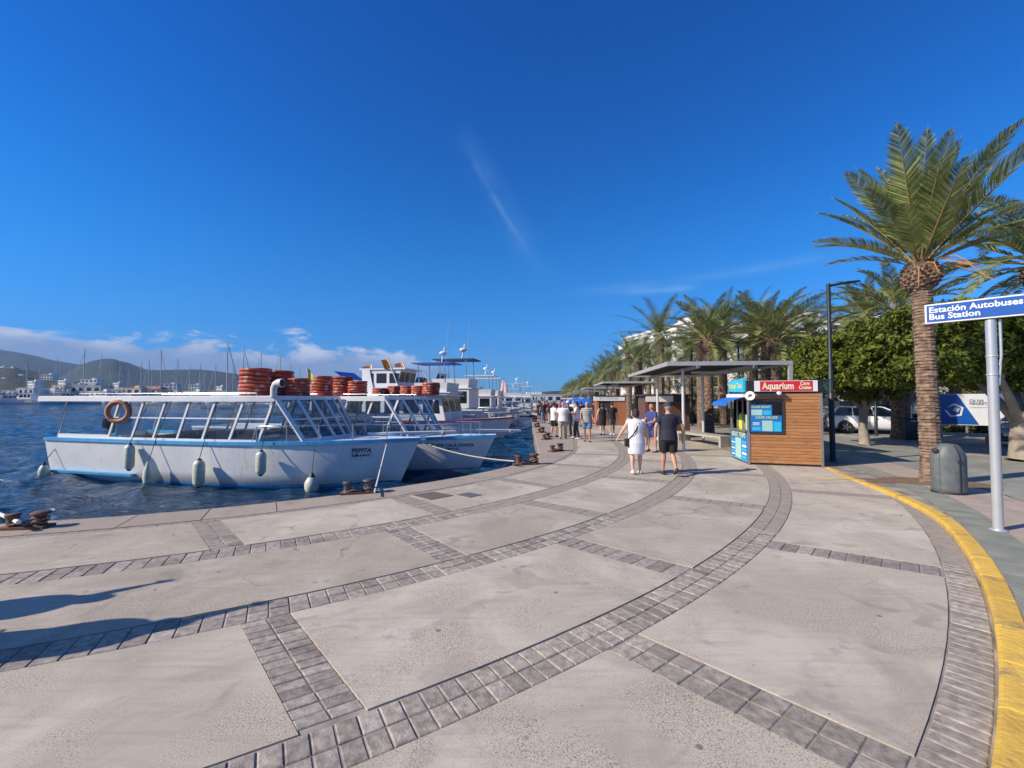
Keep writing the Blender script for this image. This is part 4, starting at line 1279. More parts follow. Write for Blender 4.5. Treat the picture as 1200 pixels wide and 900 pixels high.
def stern_to(x, y, rz, L): return (x+L*math.cos(rz), y+L*math.sin(rz), WZ)
def cruiser(label, bow, rz, L, fly=True, trim='gel', glass='darkglass', canvas=None, mast=True, group=None):
    loc = Vector(bow)-Vector((L*math.cos(rz), L*math.sin(rz), 0))
    H = Hull(L, L*.155, L*.115, L*.15, keel=-.6, rake=L*.1, wl=.78, full=.45)
    root = thing('motor_yacht', label, 'boat', loc, rz, group)
    hull_parts(root, H, M['gel'], M[trim], M['navy'], M['gel'], .5, trim_h=.12, n=16)
    s = L/12
    house_on_boat(root, H, .18*L, .52*L, H.sheer, H.sheer+1.5*s, H.hb*.75, 3, rake=1.6*s, glass=glass, wbot=.3, wtop=.88, top_over=.3*s)
    if fly:
        q = MB(); q.box((.30*L, 0, H.sheer+1.9*s), (.22*L, H.hb*1.3, .7*s), taper=1.08); q.build('flybridge', M['gel'], root)
        q = MB(); q.loft([[(.42*L, -H.hb*.6, H.sheer+1.6*s), (.42*L, H.hb*.6, H.sheer+1.6*s)], [(.385*L, -H.hb*.55, H.sheer+2.7*s), (.385*L, H.hb*.55, H.sheer+2.7*s)]], cap=False, closed=False); q.build('fly_windscreen', M[glass], root)
        q = MB(); q.box((.29*L, 0, H.sheer+3.7*s), (.26*L, H.hb*1.25, .08*s)); q.build('hard_top', M['gel' if not canvas else canvas], root)
        q = MB()
        for sx in (.2, .37):
            for sy in (-1, 1): q.tube([(sx*L, sy*H.hb*.55, H.sheer+1.6*s), (sx*L+.1*s, sy*H.hb*.55, H.sheer+3.7*s)], .04*s, 6)
        q.build('top_supports', M['chrome'], root)
    if mast:
        zt = H.sheer+(3.75 if fly else 1.6)*s
        q = MB(); q.tube([(.26*L, 0, zt), (.24*L, 0, zt+1.2*s)], .05*s, 6); q.tube([(.25*L, -.3*s, zt+.8*s), (.25*L, .3*s, zt+.8*s)], .03*s, 5); q.build('mast', M['gel'], root)
        q = MB(); q.ell((.25*L, 0, zt+.75*s), (.3*s, .3*s, .16*s)); q.build('radar_dome', M['gel'], root)
        q = MB(); q.tube([(.22*L, .4*s, zt), (.2*L, .4*s, zt+3*s)], .012*s, 4); q.build('antenna', M['alu'], root)
    rail(root, H, .52, .97, .65*s, 7)
    return root
cruiser('dark windowed white motor yacht with blue canvas top just right of the passenger boat wheelhouse', stern_to(-2.6, 36.5, R(168), 14), R(168), 14, True, canvas='royal')
cruiser('white motor yacht with a navy canvas top, second beyond the passenger boat', stern_to(-1.0, 42.5, R(170), 16), R(170), 16, True, canvas='navy')
cruiser('white motor yacht with a pale hard top, third beyond the passenger boat', stern_to(.2, 49, R(172), 13), R(172), 13, True)
c0 = cruiser('white motor yacht', stern_to(.8, 56, R(172), 13), R(172), 13, True, group='yachts receding along the quay')
c0['label'] = 'white flybridge yacht nearest in the receding row along the quay'
c1 = cruiser('small white motor yacht', (1.5, 63.5, WZ), R(-10), 10, False, group='yachts receding along the quay')
c1['label'] = 'low white cabin yacht in the receding row along the quay'
for i, yy in enumerate((70, 77, 85, 94, 104, 116, 130)):
    o = copy_tree(c0 if i % 2 else c1); L_ = 13 if i % 2 else 10
    back = i % 3 != 2
    rz_ = R((174 if back else -6)+rnd.uniform(-4, 4)); o.location = Vector((2.0+.15*(yy-63), yy, WZ))-(Vector() if back else Vector((L_*math.cos(rz_), L_*math.sin(rz_), 0))); o.rotation_euler = (0, 0, rz_)
    o['label'] = ('third', 'fourth', 'fifth', 'sixth', 'seventh', 'eighth', 'farthest')[i]+' white yacht in the row receding along the quay'
# gangways lying out from the bows
def gangway(a, b_, w, label):
    a = Vector(a); b_ = Vector(b_)
    root = thing('gangway', label, 'gangway', a); t = b_-a
    q = MB(); q.bar((0, 0, 0), t, w, .09); q.build('plank', M['gel'], root)
    d = t.normalized(); sd = Vector((-d.y, d.x, 0))
    for s_ in (-1, 1):
        c = t*.84+sd*s_*(w*.5+.04)-Vector((0, 0, .03)); q = MB()
        q.tube([c-sd*.035, c+sd*.035], .085, 14); q.build('wheel', M['fender'], root)
    return root
gangway(D(431, 508.5, 15.6), D(534, 506, 16.9), .40, 'white boarding gangway with a small wheel at the bow of the second boat')
gangway(D(535, 504, 19.6), D(609, 504.5, 20.6), .40, 'white boarding gangway with a wheel reaching further right, behind the first one')
for i, (a, b_) in enumerate(((D(575, 488, 40), D(632, 480, 41)), (D(586, 478, 52), D(634, 486, 38)), (D(590, 472, 60), D(640, 480, 50)))):
    root = thing('gangway', ('grey gangway with railings from the yacht beyond the passenger boat', 'second grey gangway sloping down to the straight quay', 'farthest grey gangway on the straight quay')[i], 'gangway', a)
    t = b_-a; q = MB(); q.bar((0, 0, 0), t, .7, .12); q.build('plank', M['alu'], root)
    q = MB()
    for s_ in (-.33, .33):
        q.tube([Vector((0, s_, .9)), t+Vector((0, s_, .9))], .03, 5)
        for k in range(7): q.tube([t*(k/6)+Vector((0, s_, 0)), t*(k/6)+Vector((0, s_, .9))], .025, 5)
    q.build('railing', M['chrome'], root)
# blue awning boat behind the nearest one
ab = thing('canopy_boat', 'open boat with a long pale blue canvas canopy behind the nearest boat', 'boat', (-20.5, 29.5, WZ), R(-12))
HC = Hull(12.5, 1.8, 1.1, 1.4); hull_parts(ab, HC, M['gel'], M['gel'], M['blue_trim'], M['gel'], .75)
q = MB(); q.loft([[(1.0, -1.75, 2.95), (1.0, -.9, 3.25), (1.0, 0, 3.35), (1.0, .9, 3.25), (1.0, 1.75, 2.95)], [(5.5, -1.8, 2.98), (5.5, -.9, 3.33), (5.5, 0, 3.45), (5.5, .9, 3.33), (5.5, 1.8, 2.98)], [(10.2, -1.7, 2.95), (10.2, -.9, 3.25), (10.2, 0, 3.35), (10.2, .9, 3.25), (10.2, 1.7, 2.95)]], cap=False, closed=False)
q.build('canopy', M['blue_roof'], ab)
for sx in (1.2, 4.2, 7.2, 10):
    q = MB()
    for sy in (-1.65, 1.65): q.tube([(sx, sy, 1.1), (sx, sy, 2.97)], .03, 6)
    q.build('canopy_pole', M['chrome'], ab)

# ---- sailing boats
def sailboat(label, loc, rz, L, mast_h, group, jib=True):
    H = Hull(L, L*.15, L*.09, L*.12, keel=-.4, rake=L*.09, wl=.75, full=.42, stern=.8)
    root = thing('sailing_boat', label, 'sailing boat', loc, rz, group)
    hull_parts(root, H, M['gel'], M['gel'], M['navy'], M['gel'], .62, trim_h=.08, n=12)
    q = MB(); q.box((L*.5, 0, H.sheer+.22), (L*.32, H.hb*1.0, .5), taper=.86); q.build('coachroof', M['gel'], root)
    q = MB()
    for s_ in (-1, 1): q.box((L*.5, s_*(H.hb*.5+.0), H.sheer+.26), (L*.22, .03, .14))
    q.build('cabin_windows', M['darkglass'], root)
    mx = L*.56
    q = MB(); q.tube([(mx, 0, H.sheer+.3), (mx-.1, 0, mast_h)], [.19, .13], 6)
    for f in (.42, .7): q.tube([(mx, -L*.07*(1.2-f), mast_h*f), (mx, L*.07*(1.2-f), mast_h*f)], .04, 4)
    q.build('mast', M['alu'], root)
    q = MB(); q.tube([(mx-.1, 0, H.sheer+1.4), (L*.12, 0, H.sheer+1.55)], [.18, .16], 6); q.build('boom_with_sail_cover', M['navy'], root)
    q = MB()
    for e in ((L*.97, 0, H.bow), (.1, 0, H.sheer), (mx, H.hb*.9, H.sheer), (mx, -H.hb*.9, H.sheer)): q.tube([(mx-.1, 0, mast_h*.98), e], .032, 4)
    if jib: q.tube([(mx+.3, 0, mast_h*.9), (L*.95, 0, H.bow+.3)], .09, 5)
    q.build('stays', M['alu'], root)
    return root
masts = [(31, 422, 300), (65.5, 420, 290), (97.5, 408, 230), (118, 416, 270), (140, 423, 280), (165, 424, 260), (174, 422, 250), (177.5, 431, 300), (188, 409, 190), (205, 431, 270), (207.6, 420.5, 220), (222, 428, 240), (266, 399, 125), (273, 430, 220), (285, 406, 135), (289, 428, 230), (292.5, 428, 260), (305, 413, 150), (328, 411, 150), (150, 432, 300), (128, 430, 310), (234, 426, 260), (82, 428, 310), (46, 431, 320), (340, 424, 230), (252, 425, 230), (240, 432, 280), (351, 430, 240)]
words = ['first', 'second', 'third', 'fourth', 'fifth', 'sixth', 'seventh', 'eighth', 'ninth', 'tenth', 'eleventh', 'twelfth', 'thirteenth', 'fourteenth', 'fifteenth', 'sixteenth', 'seventeenth', 'eighteenth', 'nineteenth', 'twentieth', 'twenty first', 'twenty second', 'twenty third', 'twenty fourth', 'twenty fifth', 'twenty sixth', 'twenty seventh', 'twenty eighth', 'twenty ninth', 'thirtieth']
protoS = None; order = sorted(range(len(masts)), key=lambda i: masts[i][0])
for n_, i in enumerate(order):
    px, py, Yd = masts[i]
    h = D(px, py, Yd).z-WZ; X = (px-600)/500*Yd
    hn = 24.0
    if protoS is None:
        protoS = sailboat('x', (0, 0, WZ), 0, 13, hn, 'sailing boats in the marina across the water'); o = protoS
    else: o = copy_tree(protoS)
    k = max(.6, h/hn); rz_ = rnd.choice((0, PI))+rnd.uniform(-.35, .35)
    o.scale = (min(k, 1.25), min(k, 1.25), k); o.rotation_euler = (0, 0, rz_)
    o.location = (X-13*.56*min(k, 1.25)*math.cos(rz_), Yd-13*.56*min(k, 1.25)*math.sin(rz_), WZ)
    o['label'] = 'sailing boat with a bare mast, '+words[n_]+' mast from the left across the harbour'
for i, (px, py, Yd) in enumerate(((590, 444, 150), (602, 453, 170), (614, 441, 120), (634, 447, 160))):
    o = copy_tree(protoS); h = D(px, py, Yd).z-WZ; k = h/24; kk = max(.35, min(k, .8))
    o.scale = (kk, kk, k); o.location = ((px-600)/500*Yd-13*.56*kk, Yd, WZ); o.rotation_euler = (0, 0, 0)
    o['label'] = ('sailing boat with pinkish sails near the end of the yacht row', 'small masted boat right of the pinkish sailing boat', 'sailing boat with the tall dark mast at the far end of the quay', 'masted boat farthest right beside the palms')[i]
    o['group'] = 'masts at the far end of the quay'
# pink furled sail
pk = thing('sail', 'tall pinkish furled sail standing at the far end of the yacht row', 'sail', D(590, 466, 149))
q = MB(); q.loft([[(-1.6, 0, 0), (-.6, .3, 0), (-.2, 0, 0)], [(-.25, 0, 6.8), (-.15, .1, 6.8), (-.05, 0, 6.8)]], cap=False, closed=True); q.loft([[(.2, 0, 0), (.8, .3, 0), (1.6, 0, 0)], [(.1, 0, 6.2), (.2, .1, 6.2), (.3, 0, 6.2)]], cap=False)
q.build('sail_cloth', mk('pink_sail_cloth', (.62, .33, .30), .8), pk)
# motor boats moored across the water
mb0 = None
spots = [(6, 285), (17, 300), (27, 280), (38, 295), (48, 285), (58, 300), (69, 285), (80, 290), (90, 280), (104, 300), (152, 290), (168, 290), (186, 285), (215, 290), (246, 290), (300, 280), (335, 285)]
for i, (px, Yd) in enumerate(spots):
    if mb0 is None:
        mb0 = cruiser('x', (0, 0, WZ), 0, 12, False, group='motor boats moored across the harbour'); o = mb0
    else: o = copy_tree(mb0)
    k = rnd.uniform(1.1, 1.7); Yd -= 45; rz_ = R(rnd.choice((-90, -70, -110, 180, 0)))
    o.scale = (k, k, k*1.25); o.rotation_euler = (0, 0, rz_); o.location = ((px-600)/500*Yd, Yd, WZ)
    o['label'] = 'white motor boat moored across the harbour, '+words[i]+' from the left'

# ---- the far shore
shore = MB()
for x0, x1, y0 in ((-900, -120, 318), (-120, 40, 420)):
    shore.box(((x0+x1)/2, y0+400, -.4), (x1-x0, 800, 1.6))
M['shore'] = mk('far_shore_ground', (.12, .12, .09), .9, scale=.02, coords='World', col2=(.22, .20, .16))
tag(shore.build('far_shore', M['shore']), kind='structure')
pier = MB(); pier.box((-290, 312, -.3), (520, 6, 1.5)); tag(pier.build('far_pier', M['quay']), kind='structure')
def building(name, label, x, y, z, w, d, h, wall, floors, cols, rz=0, roof='flat', group=None, winmat='darkglass', balcony=False):
    root = thing(name, label, 'building', (x, y, z), rz, group)
    b = MB(); b.box((0, 0, h/2), (w, d, h)); b.build('wall', M[wall], root)
    if roof == 'flat':
        b = MB(); b.box((0, 0, h+.25), (w+.4, d+.4, .5)); b.build('roof', M[wall], root)
        b = MB(); b.box((w*.15, 0, h+1.4), (w*.2, d*.4, 1.8)); b.build('roof_house', M[wall], root)
    else:
        b = MB(); b._add([(-w/2-.4, -d/2-.4, h), (w/2+.4, -d/2-.4, h), (w/2+.4, d/2+.4, h), (-w/2-.4, d/2+.4, h), (-w/2, 0, h+d*.22), (w/2, 0, h+d*.22)], [(0, 1, 5, 4), (2, 3, 4, 5), (1, 2, 5), (3, 0, 4)]); b.build('roof', M['rooftile'], root)
    fh = h/floors; cw = w/cols; wm = {}
    for f in range(floors):
        for c in range(cols):
            ww, wh = cw*.55, fh*.5
            if 'w' not in wm:
                g = MB(); g.box((0, 0, 0), (ww, .06, wh)); wm['w'] = g.mesh('window', M[winmat])
                if balcony:
                    g = MB(); g.box((0, -.7, 0), (cw*.86, 1.4, .15)); g.box((0, -1.38, .5), (cw*.86, .08, .9)); wm['b'] = g.mesh('balcony', M[wall])
            cx = -w/2+cw*(c+.5); cz = fh*(f+.52)
            if len(KIDS.get(root.name, [])) < 290:
                link('window', wm['w'], root, (cx, -d/2-.01, cz))
                if balcony: link('balcony', wm['b'], root, (cx, -d/2, fh*f+.25))
    return root
BW = [(a_, b_+3.2, c_, d_*.8, e_, f_) for a_, b_, c_, d_, e_, f_ in [(30, 452, 463, 14, 'white_wall', 330), (52, 455, 464, 26, 'white_wall', 340), (68, 449, 463, 12, 'cream_wall', 345), (95, 449, 462, 40, 'grey_wall', 350), (115, 456, 464, 18, 'white_wall', 335), (133, 454, 463, 20, 'grey_wall', 340), (152, 452, 463, 24, 'cream_wall', 340), (172, 453, 463, 20, 'cream_wall', 345), (198, 457, 464, 24, 'cream_wall', 350), (225, 456, 464, 20, 'white_wall', 355), (12, 455, 463, 18, 'grey_wall', 360), (250, 458, 465, 22, 'white_wall', 370), (310, 457, 465, 22, 'white_wall', 380), (350, 458, 465, 26, 'grey_wall', 380)]]
for i, (px, y0, y1, w, wall, Yd) in enumerate(BW):
    top = D(px, y0, Yd); h = top.z-.4
    building('harbour_building', 'low harbour building across the water', top.x, Yd+6, .4, w, 12, h, wall, 1 if h < 6 else 2, max(3, int(w/6)), R(rnd.uniform(-8, 8)), 'tile' if i in (7, 11) else 'flat', 'low buildings along the far harbour')
    bpy.data.objects[C.objects[-1].name]
lab = 0
for o in list(C.objects):
    if o.name.startswith('harbour_building'):
        px, y0, y1, w, wall, Yd = BW[lab]
        o['label'] = ('white' if wall == 'white_wall' else 'sand coloured' if wall == 'cream_wall' else 'grey')+' low building on the far harbour shore, '+words[sorted(range(len(BW)), key=lambda k: BW[k][0]).index(lab)]+' from the left'
        lab += 1
# white villas up the hillside
vil = 0
for i, (px, py, Yd) in enumerate(((5, 431, 700), (14, 432, 690), (58, 440, 620), (77, 447, 560), (108, 446, 560), (42, 448, 560), (2, 445, 600), (140, 450, 600), (230, 452, 600), (260, 454, 600), (200, 451, 620), (22, 441, 640), (92, 452, 520))):
    p = D(px, py, Yd)
    building('villa', 'white villa on the far hillside, '+words[sorted(range(13), key=lambda k: (5, 14, 58, 77, 108, 42, 2, 140, 230, 260, 200, 22, 92)[k]).index(i)]+' from the left', p.x, Yd, p.z-7, rnd.uniform(10, 22), 9, 8, 'white_wall', 2, 4, R(rnd.uniform(-20, 20)), 'flat', 'white villas on the far hillside')

# ---- hills as terrain, three ridges
def hill(name, ridge, Yd, depth, mat, seed, rough, nx=150, ny=26, base=-2):
    """ridge: (px, py) silhouette of the crest at distance Yd"""
    b = MB(); xs = np.linspace(ridge[0][0], ridge[-1][0], nx); rp = [r[0] for r in ridge]; ry = [r[1] for r in ridge]
    rows = []
    for i, px in enumerate(xs):
        top = D(px, float(np.interp(px, rp, ry)), Yd)
        row = []
        for j in range(ny):
            f = j/(ny-1); g_ = (f-.62)/.62 if f < .62 else (f-.62)/.38
            prof = math.cos(min(1, abs(g_))*PI/2)**1.25
            yy = Yd+(f-.62)*depth; xx = top.x*(yy/Yd) if f < .62 else top.x
            nn = noise.fractal(Vector((xx*rough, yy*rough, seed)), .8, 2.2, 6)
            zz = base+(top.z-base)*prof*(1+.22*nn*(1-prof)*2.0)+(top.z-base)*.035*nn*prof
            row.append((xx, yy, zz))
        rows.append(row)
    b.loft(rows, cap=False, closed=False)
    return tag(b.build(name, mat), kind='structure')
M['hill'] = mk('wooded_hillside', (.010, .018, .018), .95, scale=.012, coords='World', col2=(.026, .036, .030), detail=9, bump=.8, bscale=.05, bdist=6)
M['hill2'] = mk('scrubby_hillside', (.010, .020, .010), .95, scale=.04, coords='World', col2=(.055, .058, .034), detail=9, bump=.8, bscale=.12, bdist=3)
hill('hills', [(-260, 430), (-120, 405), (-40, 403), (0, 411), (20, 413.5), (50, 421), (90, 428), (130, 432), (200, 436), (300, 442), (420, 450), (520, 458), (600, 466)], 2900, 1700, M['hill'], 3.1, .0011)
hill('hills', [(40, 462), (75, 440), (95, 428), (110, 423.5), (125, 421), (135, 421.5), (148, 427), (165, 433), (190, 434), (230, 433), (245, 434), (270, 437), (330, 443), (380, 447), (440, 453), (520, 460), (580, 466)], 2100, 1300, M['hill'], 7.7, .0016)
hill('hills', [(-260, 425), (-100, 422), (0, 430), (12, 430), (30, 436), (60, 444), (100, 449), (150, 452), (220, 455), (300, 456), (380, 459), (470, 463), (560, 466.5)], 820, 560, M['hill2'], 12.3, .006)
hill('hills', [(560, 466.6), (600, 462), (625, 460), (650, 458), (700, 457), (800, 456), (900, 455), (1100, 458), (1300, 460)], 900, 400, M['hill2'], 22.3, .006, 60)

# ================================================================= PROMENADE FURNITURE
M['wood'] = mk('varnished_timber_board', (.34, .135, .045), .55, scale=3, stretch=(1, 1, 14), col2=(.52, .25, .10), rand=.14, bump=.3, bscale=30)
wear(M['wood'], (.17, .10, .065), 2.2, .52, .70, .55)
wear(M['wood'], (.50, .34, .22), 9, .60, .70, .5)
M['wood2'] = mk('orange_timber_board', (.33, .12, .05), .6, scale=3, stretch=(1, 1, 14), col2=(.40, .17, .08), rand=.1)
M['brown_panel'] = mk('brown_painted_board', (.105, .045, .035), .6, scale=2, stretch=(1, 1, 6), col2=(.14, .065, .05), rand=.08)
M['frame_dark'] = mk('dark_grey_frame', (.035, .037, .045), .5, scale=8)
M['frame_grey'] = mk('grey_metal_frame', (.25, .25, .25), .45, .3)
M['galv'] = mk('galvanised_steel', (.42, .42, .41), .5, .35, scale=5, col2=(.50, .50, .48))
M['roofslat'] = mk('shelter_slats', (.085, .083, .08), .6, scale=5)
M['post_white'] = mk('pale_painted_post', (.60, .61, .62), .4, .2, var=.05)
M['lamp_black'] = mk('black_painted_post', (.02, .024, .03), .45)
M['sign_black'] = mk('black_sign_board', (.018, .019, .024), .4)
M['sign_white'] = mk('white_sign_board', (.72, .72, .72), .4, var=.04)
M['sign_red'] = mk('red_sign_board', (.60, .02, .035), .4, var=.06)
M['sign_blue'] = mk('blue_sign_board', (.008, .085, .36), .4, var=.08)
M['cyan'] = mk('cyan_poster', (.02, .42, .68), .45, scale=3, col2=(.05, .52, .74))
M['poster_blue'] = mk('mid_blue_poster', (.012, .17, .52), .4, scale=4)
M['poster_pale'] = mk('pale_green_poster', (.42, .62, .42), .5, scale=6, col2=(.30, .56, .60))
M['print_yellow'] = mk('yellow_print', (.62, .66, .22), .5)
M['print_cream'] = mk('cream_print', (.78, .70, .52), .5)
M['print_white'] = mk('white_print', (.78, .78, .78), .5)
M['awning'] = mk('blue_awning_cloth', (.012, .14, .56), .7, scale=3)
M['yellow_thing'] = mk('yellow_plastic', (.62, .60, .04), .5)
M['concrete_bench'] = mk('bench_concrete', (.30, .28, .245), .8, scale=6, col2=(.40, .375, .33), bump=.3, bscale=50)
M['bin_grey'] = mk('dark_grey_bin_plastic', (.085, .095, .10), .5, scale=6, col2=(.13, .14, .145), bump=.15, bscale=120)
wear(M['bin_grey'], (.20, .20, .19), 5, .56, .70, .5)
M['pole_steel'] = mk('painted_steel_pole', (.55, .56, .58), .3, .5, var=.05)

def panel_frame(name, pts, t, mat, parent):
    b = MB()
    for a_, b_ in zip(pts, pts[1:]+pts[:1]): b.bar(a_, b_, t, t)
    return b.build(name, mat, parent)

# ---- the ticket kiosk: local x along the front face, y inwards, built at its front left corner
kA = G(878, 544.3); kB = G(964, 547.6)
fd = (kB-kA); KW = fd.length; rzK = math.atan2(fd.y, fd.x)
kL = G(858, 536)                                   # far corner of the left face
kio = thing('ticket_kiosk', 'timber boarded ticket kiosk with red Aquarium sign and blue posters', 'kiosk', (kA.x, kA.y, 0), rzK)
def kl(p):                                         # world to kiosk local
    v = Vector(p)-Vector((kA.x, kA.y, 0)); c, s = math.cos(-rzK), math.sin(-rzK)
    return Vector((v.x*c-v.y*s, v.x*s+v.y*c, v.z))
c0_, cR, cL = Vector((0, 0, 0)), Vector((KW, 0, 0)), kl(kL)
cBL = cL+Vector((.55, .75, 0)); cBR = Vector((KW, 2.0, 0))
KH = 2.05                                          # top of the boarding
def up(p, z): return Vector((p.x, p.y, z))
# core walls (dark inside), boards outside
core = MB(); inn = [c0_, cR, cBR, cBL, cL]; ctr = sum(inn, Vector())/5
ins = [p+(ctr-p).normalized()*.07 for p in inn]
# openings: front window x .03..KW*.50, z .82...1.78 ; left face window z .86..1.85
wx0, wx1, wz0, wz1 = .03, KW*.485, .92, 1.84
def wallq(b, p, q, z0, z1): b.quad(up(p, z0), up(q, z0), up(q, z1), up(p, z1))
i0, i1, i2, i3, i4 = ins
wallq(core, i0, i1, .05, wz0); wallq(core, i0.lerp(i1, .52), i1, wz0, KH); wallq(core, i0, i1, wz1, KH)
wallq(core, i1, i2, .05, KH); wallq(core, i2, i3, .05, KH); wallq(core, i3, i4, .05, KH); wallq(core, i4, i0, .05, .95); wallq(core, i4, i0, 1.9, KH)
core.poly([up(p, .06) for p in ins]); core.poly([up(p, KH-.01) for p in ins])
core.build('inner_wall', M['frame_dark'], kio)
nb = 22; bh = (KH-.06)/nb
for k in range(nb):
    z = .06+bh*(k+.5)
    x0 = .03 if (z < wz0 or z > wz1) else wx1+.03
    b = MB(); b.box(((x0+KW-.02)/2, -.0+rnd.uniform(-.002, .002), z), (KW-.02-x0, .028, bh-.008)); b.build('board', M['wood'], kio)
for k in range(nb):
    z = .06+bh*(k+.5)
    b = MB(); b.box((KW+.0, 1.0, z), (.028, 1.94, bh-.008)); b.build('board', M['wood'], kio)
# corner posts and plinth
for p, w in ((c0_, .06), (cR, .06), (cBR, .05), (cL, .05), (cBL, .05)):
    MB().box((p.x, p.y, KH/2+.02), (w, w, KH)).build('corner_post', M['frame_grey'], kio)
b = MB()
for p, q in zip(inn, inn[1:]+inn[:1]): b.bar(up(p.lerp(ctr, .04), .03), up(q.lerp(ctr, .04), .03), .05, .055)
b.build('plinth', M['frame_dark'], kio)
# front window frame, counter and posters behind the glass
panel_frame('window_frame', [Vector((wx0, -.03, wz0)), Vector((wx1, -.03, wz0)), Vector((wx1, -.03, wz1)), Vector((wx0, -.03, wz1))], .04, M['frame_dark'], kio)
g = MB(); g.quad((wx0, -.005, wz0), (wx1, -.005, wz0), (wx1, -.005, wz1), (wx0, -.005, wz1)); g.build('window_pane', M['pane'], kio)
def poster(name, x0, x1, z0, z1, y, mat, bits, parent=None):
    b = MB(); b.box(((x0+x1)/2, y, (z0+z1)/2), (x1-x0, .012, z1-z0)); o = b.build(name, mat, parent or kio)
    for m_, rects in bits.items():
        q = MB()
        for (a0, a1, c0, c1) in rects:
            X0, X1 = x0+(x1-x0)*a0, x0+(x1-x0)*a1; Z0, Z1 = z0+(z1-z0)*c0, z0+(z1-z0)*c1
            q.quad((X0, y-.009, Z0), (X1, y-.009, Z0), (X1, y-.009, Z1), (X0, y-.009, Z1))
        q.build('print', M[m_], o)
    return o
po = poster('poster', .05, .60, 1.40, 1.72, -.035, M['poster_blue'], {'poster_pale': [(.03, .55, .06, .56)], 'cyan': [(.6, .95, .1, .5)]})
text_obj('GLASS BOAT', .085, M['print_yellow'], 'lettering', kio, lambda u, w: Vector((.31+u, -.052, 1.655+w)), bold=.002)
po = poster('poster', .05, .84, .95, 1.42, -.050, M['poster_blue'], {'poster_pale': [(.36, .70, .05, .68)], 'cyan': [(.73, .97, .05, .62), (.04, .32, .08, .3)], 'print_white': [(.06, .28, .5, .56), (.06, .28, .4, .44)]})
text_obj('CAVE CRUISE', .095, M['print_yellow'], 'lettering', kio, lambda u, w: Vector((.45+u, -.066, 1.355+w)), bold=.002)
# left face: poster below the counter
def lf(f, z, off=.03):
    p = c0_.lerp(cL, f); n_ = Vector((-(cL-c0_).y, (cL-c0_).x, 0)).normalized()
    if n_.x > 0: n_ = -n_
    return Vector((p.x+n_.x*off, p.y+n_.y*off, z))
def lquad(f0, f1, z0, z1, off, mat, name='poster', parent=kio):
    b = MB(); n0 = off-.015
    P_ = [lf(f0, z0, off), lf(f1, z0, off), lf(f1, z1, off), lf(f0, z1, off)]; Q_ = [lf(f0, z0, n0), lf(f1, z0, n0), lf(f1, z1, n0), lf(f0, z1, n0)]
    b._add(P_+Q_, [(0, 1, 2, 3), (0, 1, 5, 4), (1, 2, 6, 5), (2, 3, 7, 6), (3, 0, 4, 7)])
    return b.build(name, M[mat], parent)
pl_ = lquad(.02, .97, .06, .93, .03, 'poster_blue', 'counter_poster')
lquad(.36, .70, .10, .70, .036, 'poster_pale', 'print', pl_)
for j, (f0, f1, z0, z1, m_) in enumerate([(.74, .93, .15+.09*i, .19+.09*i, 'cyan' if i % 2 else 'print_white') for i in range(6)]+[(.08, .30, .13+.11*i, .20+.11*i, 'cyan' if i % 2 == 0 else 'print_white') for i in range(5)]+[(.03, .96, .06, .09, 'cyan')]):
    lquad(f0, f1, z0, z1, .036, m_, 'print', pl_)
LW = (cL-c0_).length
text_obj('BOAT TRIPS', .20, M['print_yellow'], 'lettering', kio, lambda u, w: lf(.5-u/LW, .80+w, .039), bold=.006, xscale=1.1)
# counter and jambs of the open left face
b = MB(); b.poly([lf(0, .955, .10), lf(1, .955, .10), lf(1, .955, -.25), lf(0, .955, -.25)]); b.poly([lf(0, .93, .10), lf(1, .93, .10), lf(1, .955, .10), lf(0, .955, .10)]); b.build('counter', M['frame_grey'], kio)
for f in (.30, .62):
    b = MB(); b.bar(lf(f, .95, 0), lf(f, 1.85, 0), .04, .04); b.build('jamb', M['frame_grey'], kio)
b = MB(); b.bar(lf(0, 1.88, .02), lf(1, 1.88, .02), .06, .08); b.build('window_header', M['frame_dark'], kio)
q = MB(); q.lathe([(.10, 0), (.12, .1), (.11, .42), (.05, .5)], 10, c=tuple(lf(.55, .96, -.12))); q.build('yellow_bottle', M['yellow_thing'], kio)
q = MB(); q.quad(lf(.20, .98, -.02), lf(.04, .98, -.02), lf(.04, 1.42, -.02), lf(.20, 1.42, -.02)); q.build('price_card', M['poster_pale'], kio)
# sign fascia all round the top
FZ0, FZ1 = 2.10, 2.42
out = [p+(p-ctr).normalized()*.06 for p in inn]
b = MB(); n5 = 5
for k in range(n5):
    p, q_ = out[k], out[(k+1) % n5]; wallq(b, p, q_, FZ0-.03, FZ1)
b.poly([up(p, FZ1) for p in out]); b.poly([up(p, FZ0-.03) for p in out])
b.build('fascia', M['sign_black'], kio)
o0, oR = out[0], out[1]
def ff(u, z, off): return Vector((o0.x+(oR.x-o0.x)*u, o0.y+(oR.y-o0.y)*u-off, z))
def fquad(name, u0, u1, z0, z1, off, mat, parent=kio):
    b = MB(); b._add([ff(u0, z0, off), ff(u1, z0, off), ff(u1, z1, off), ff(u0, z1, off), ff(u0, z0, 0), ff(u1, z0, 0), ff(u1, z1, 0), ff(u0, z1, 0)], [(0, 1, 2, 3), (0, 1, 5, 4), (1, 2, 6, 5), (2, 3, 7, 6), (3, 0, 4, 7)])
    return b.build(name, M[mat], parent)
sg = fquad('sign', .10, .93, FZ0, FZ1-.012, .02, 'sign_white')
fquad('sign_panel', .175, .865, FZ0+.015, FZ1-.027, .028, 'sign_red', sg)
FWd = (oR-o0).length
text_obj('Aquarium', .27, M['print_cream'], 'lettering', kio, lambda u, w: ff(.415+u/FWd, FZ0+.15+w, .034), bold=.008, xscale=.74)
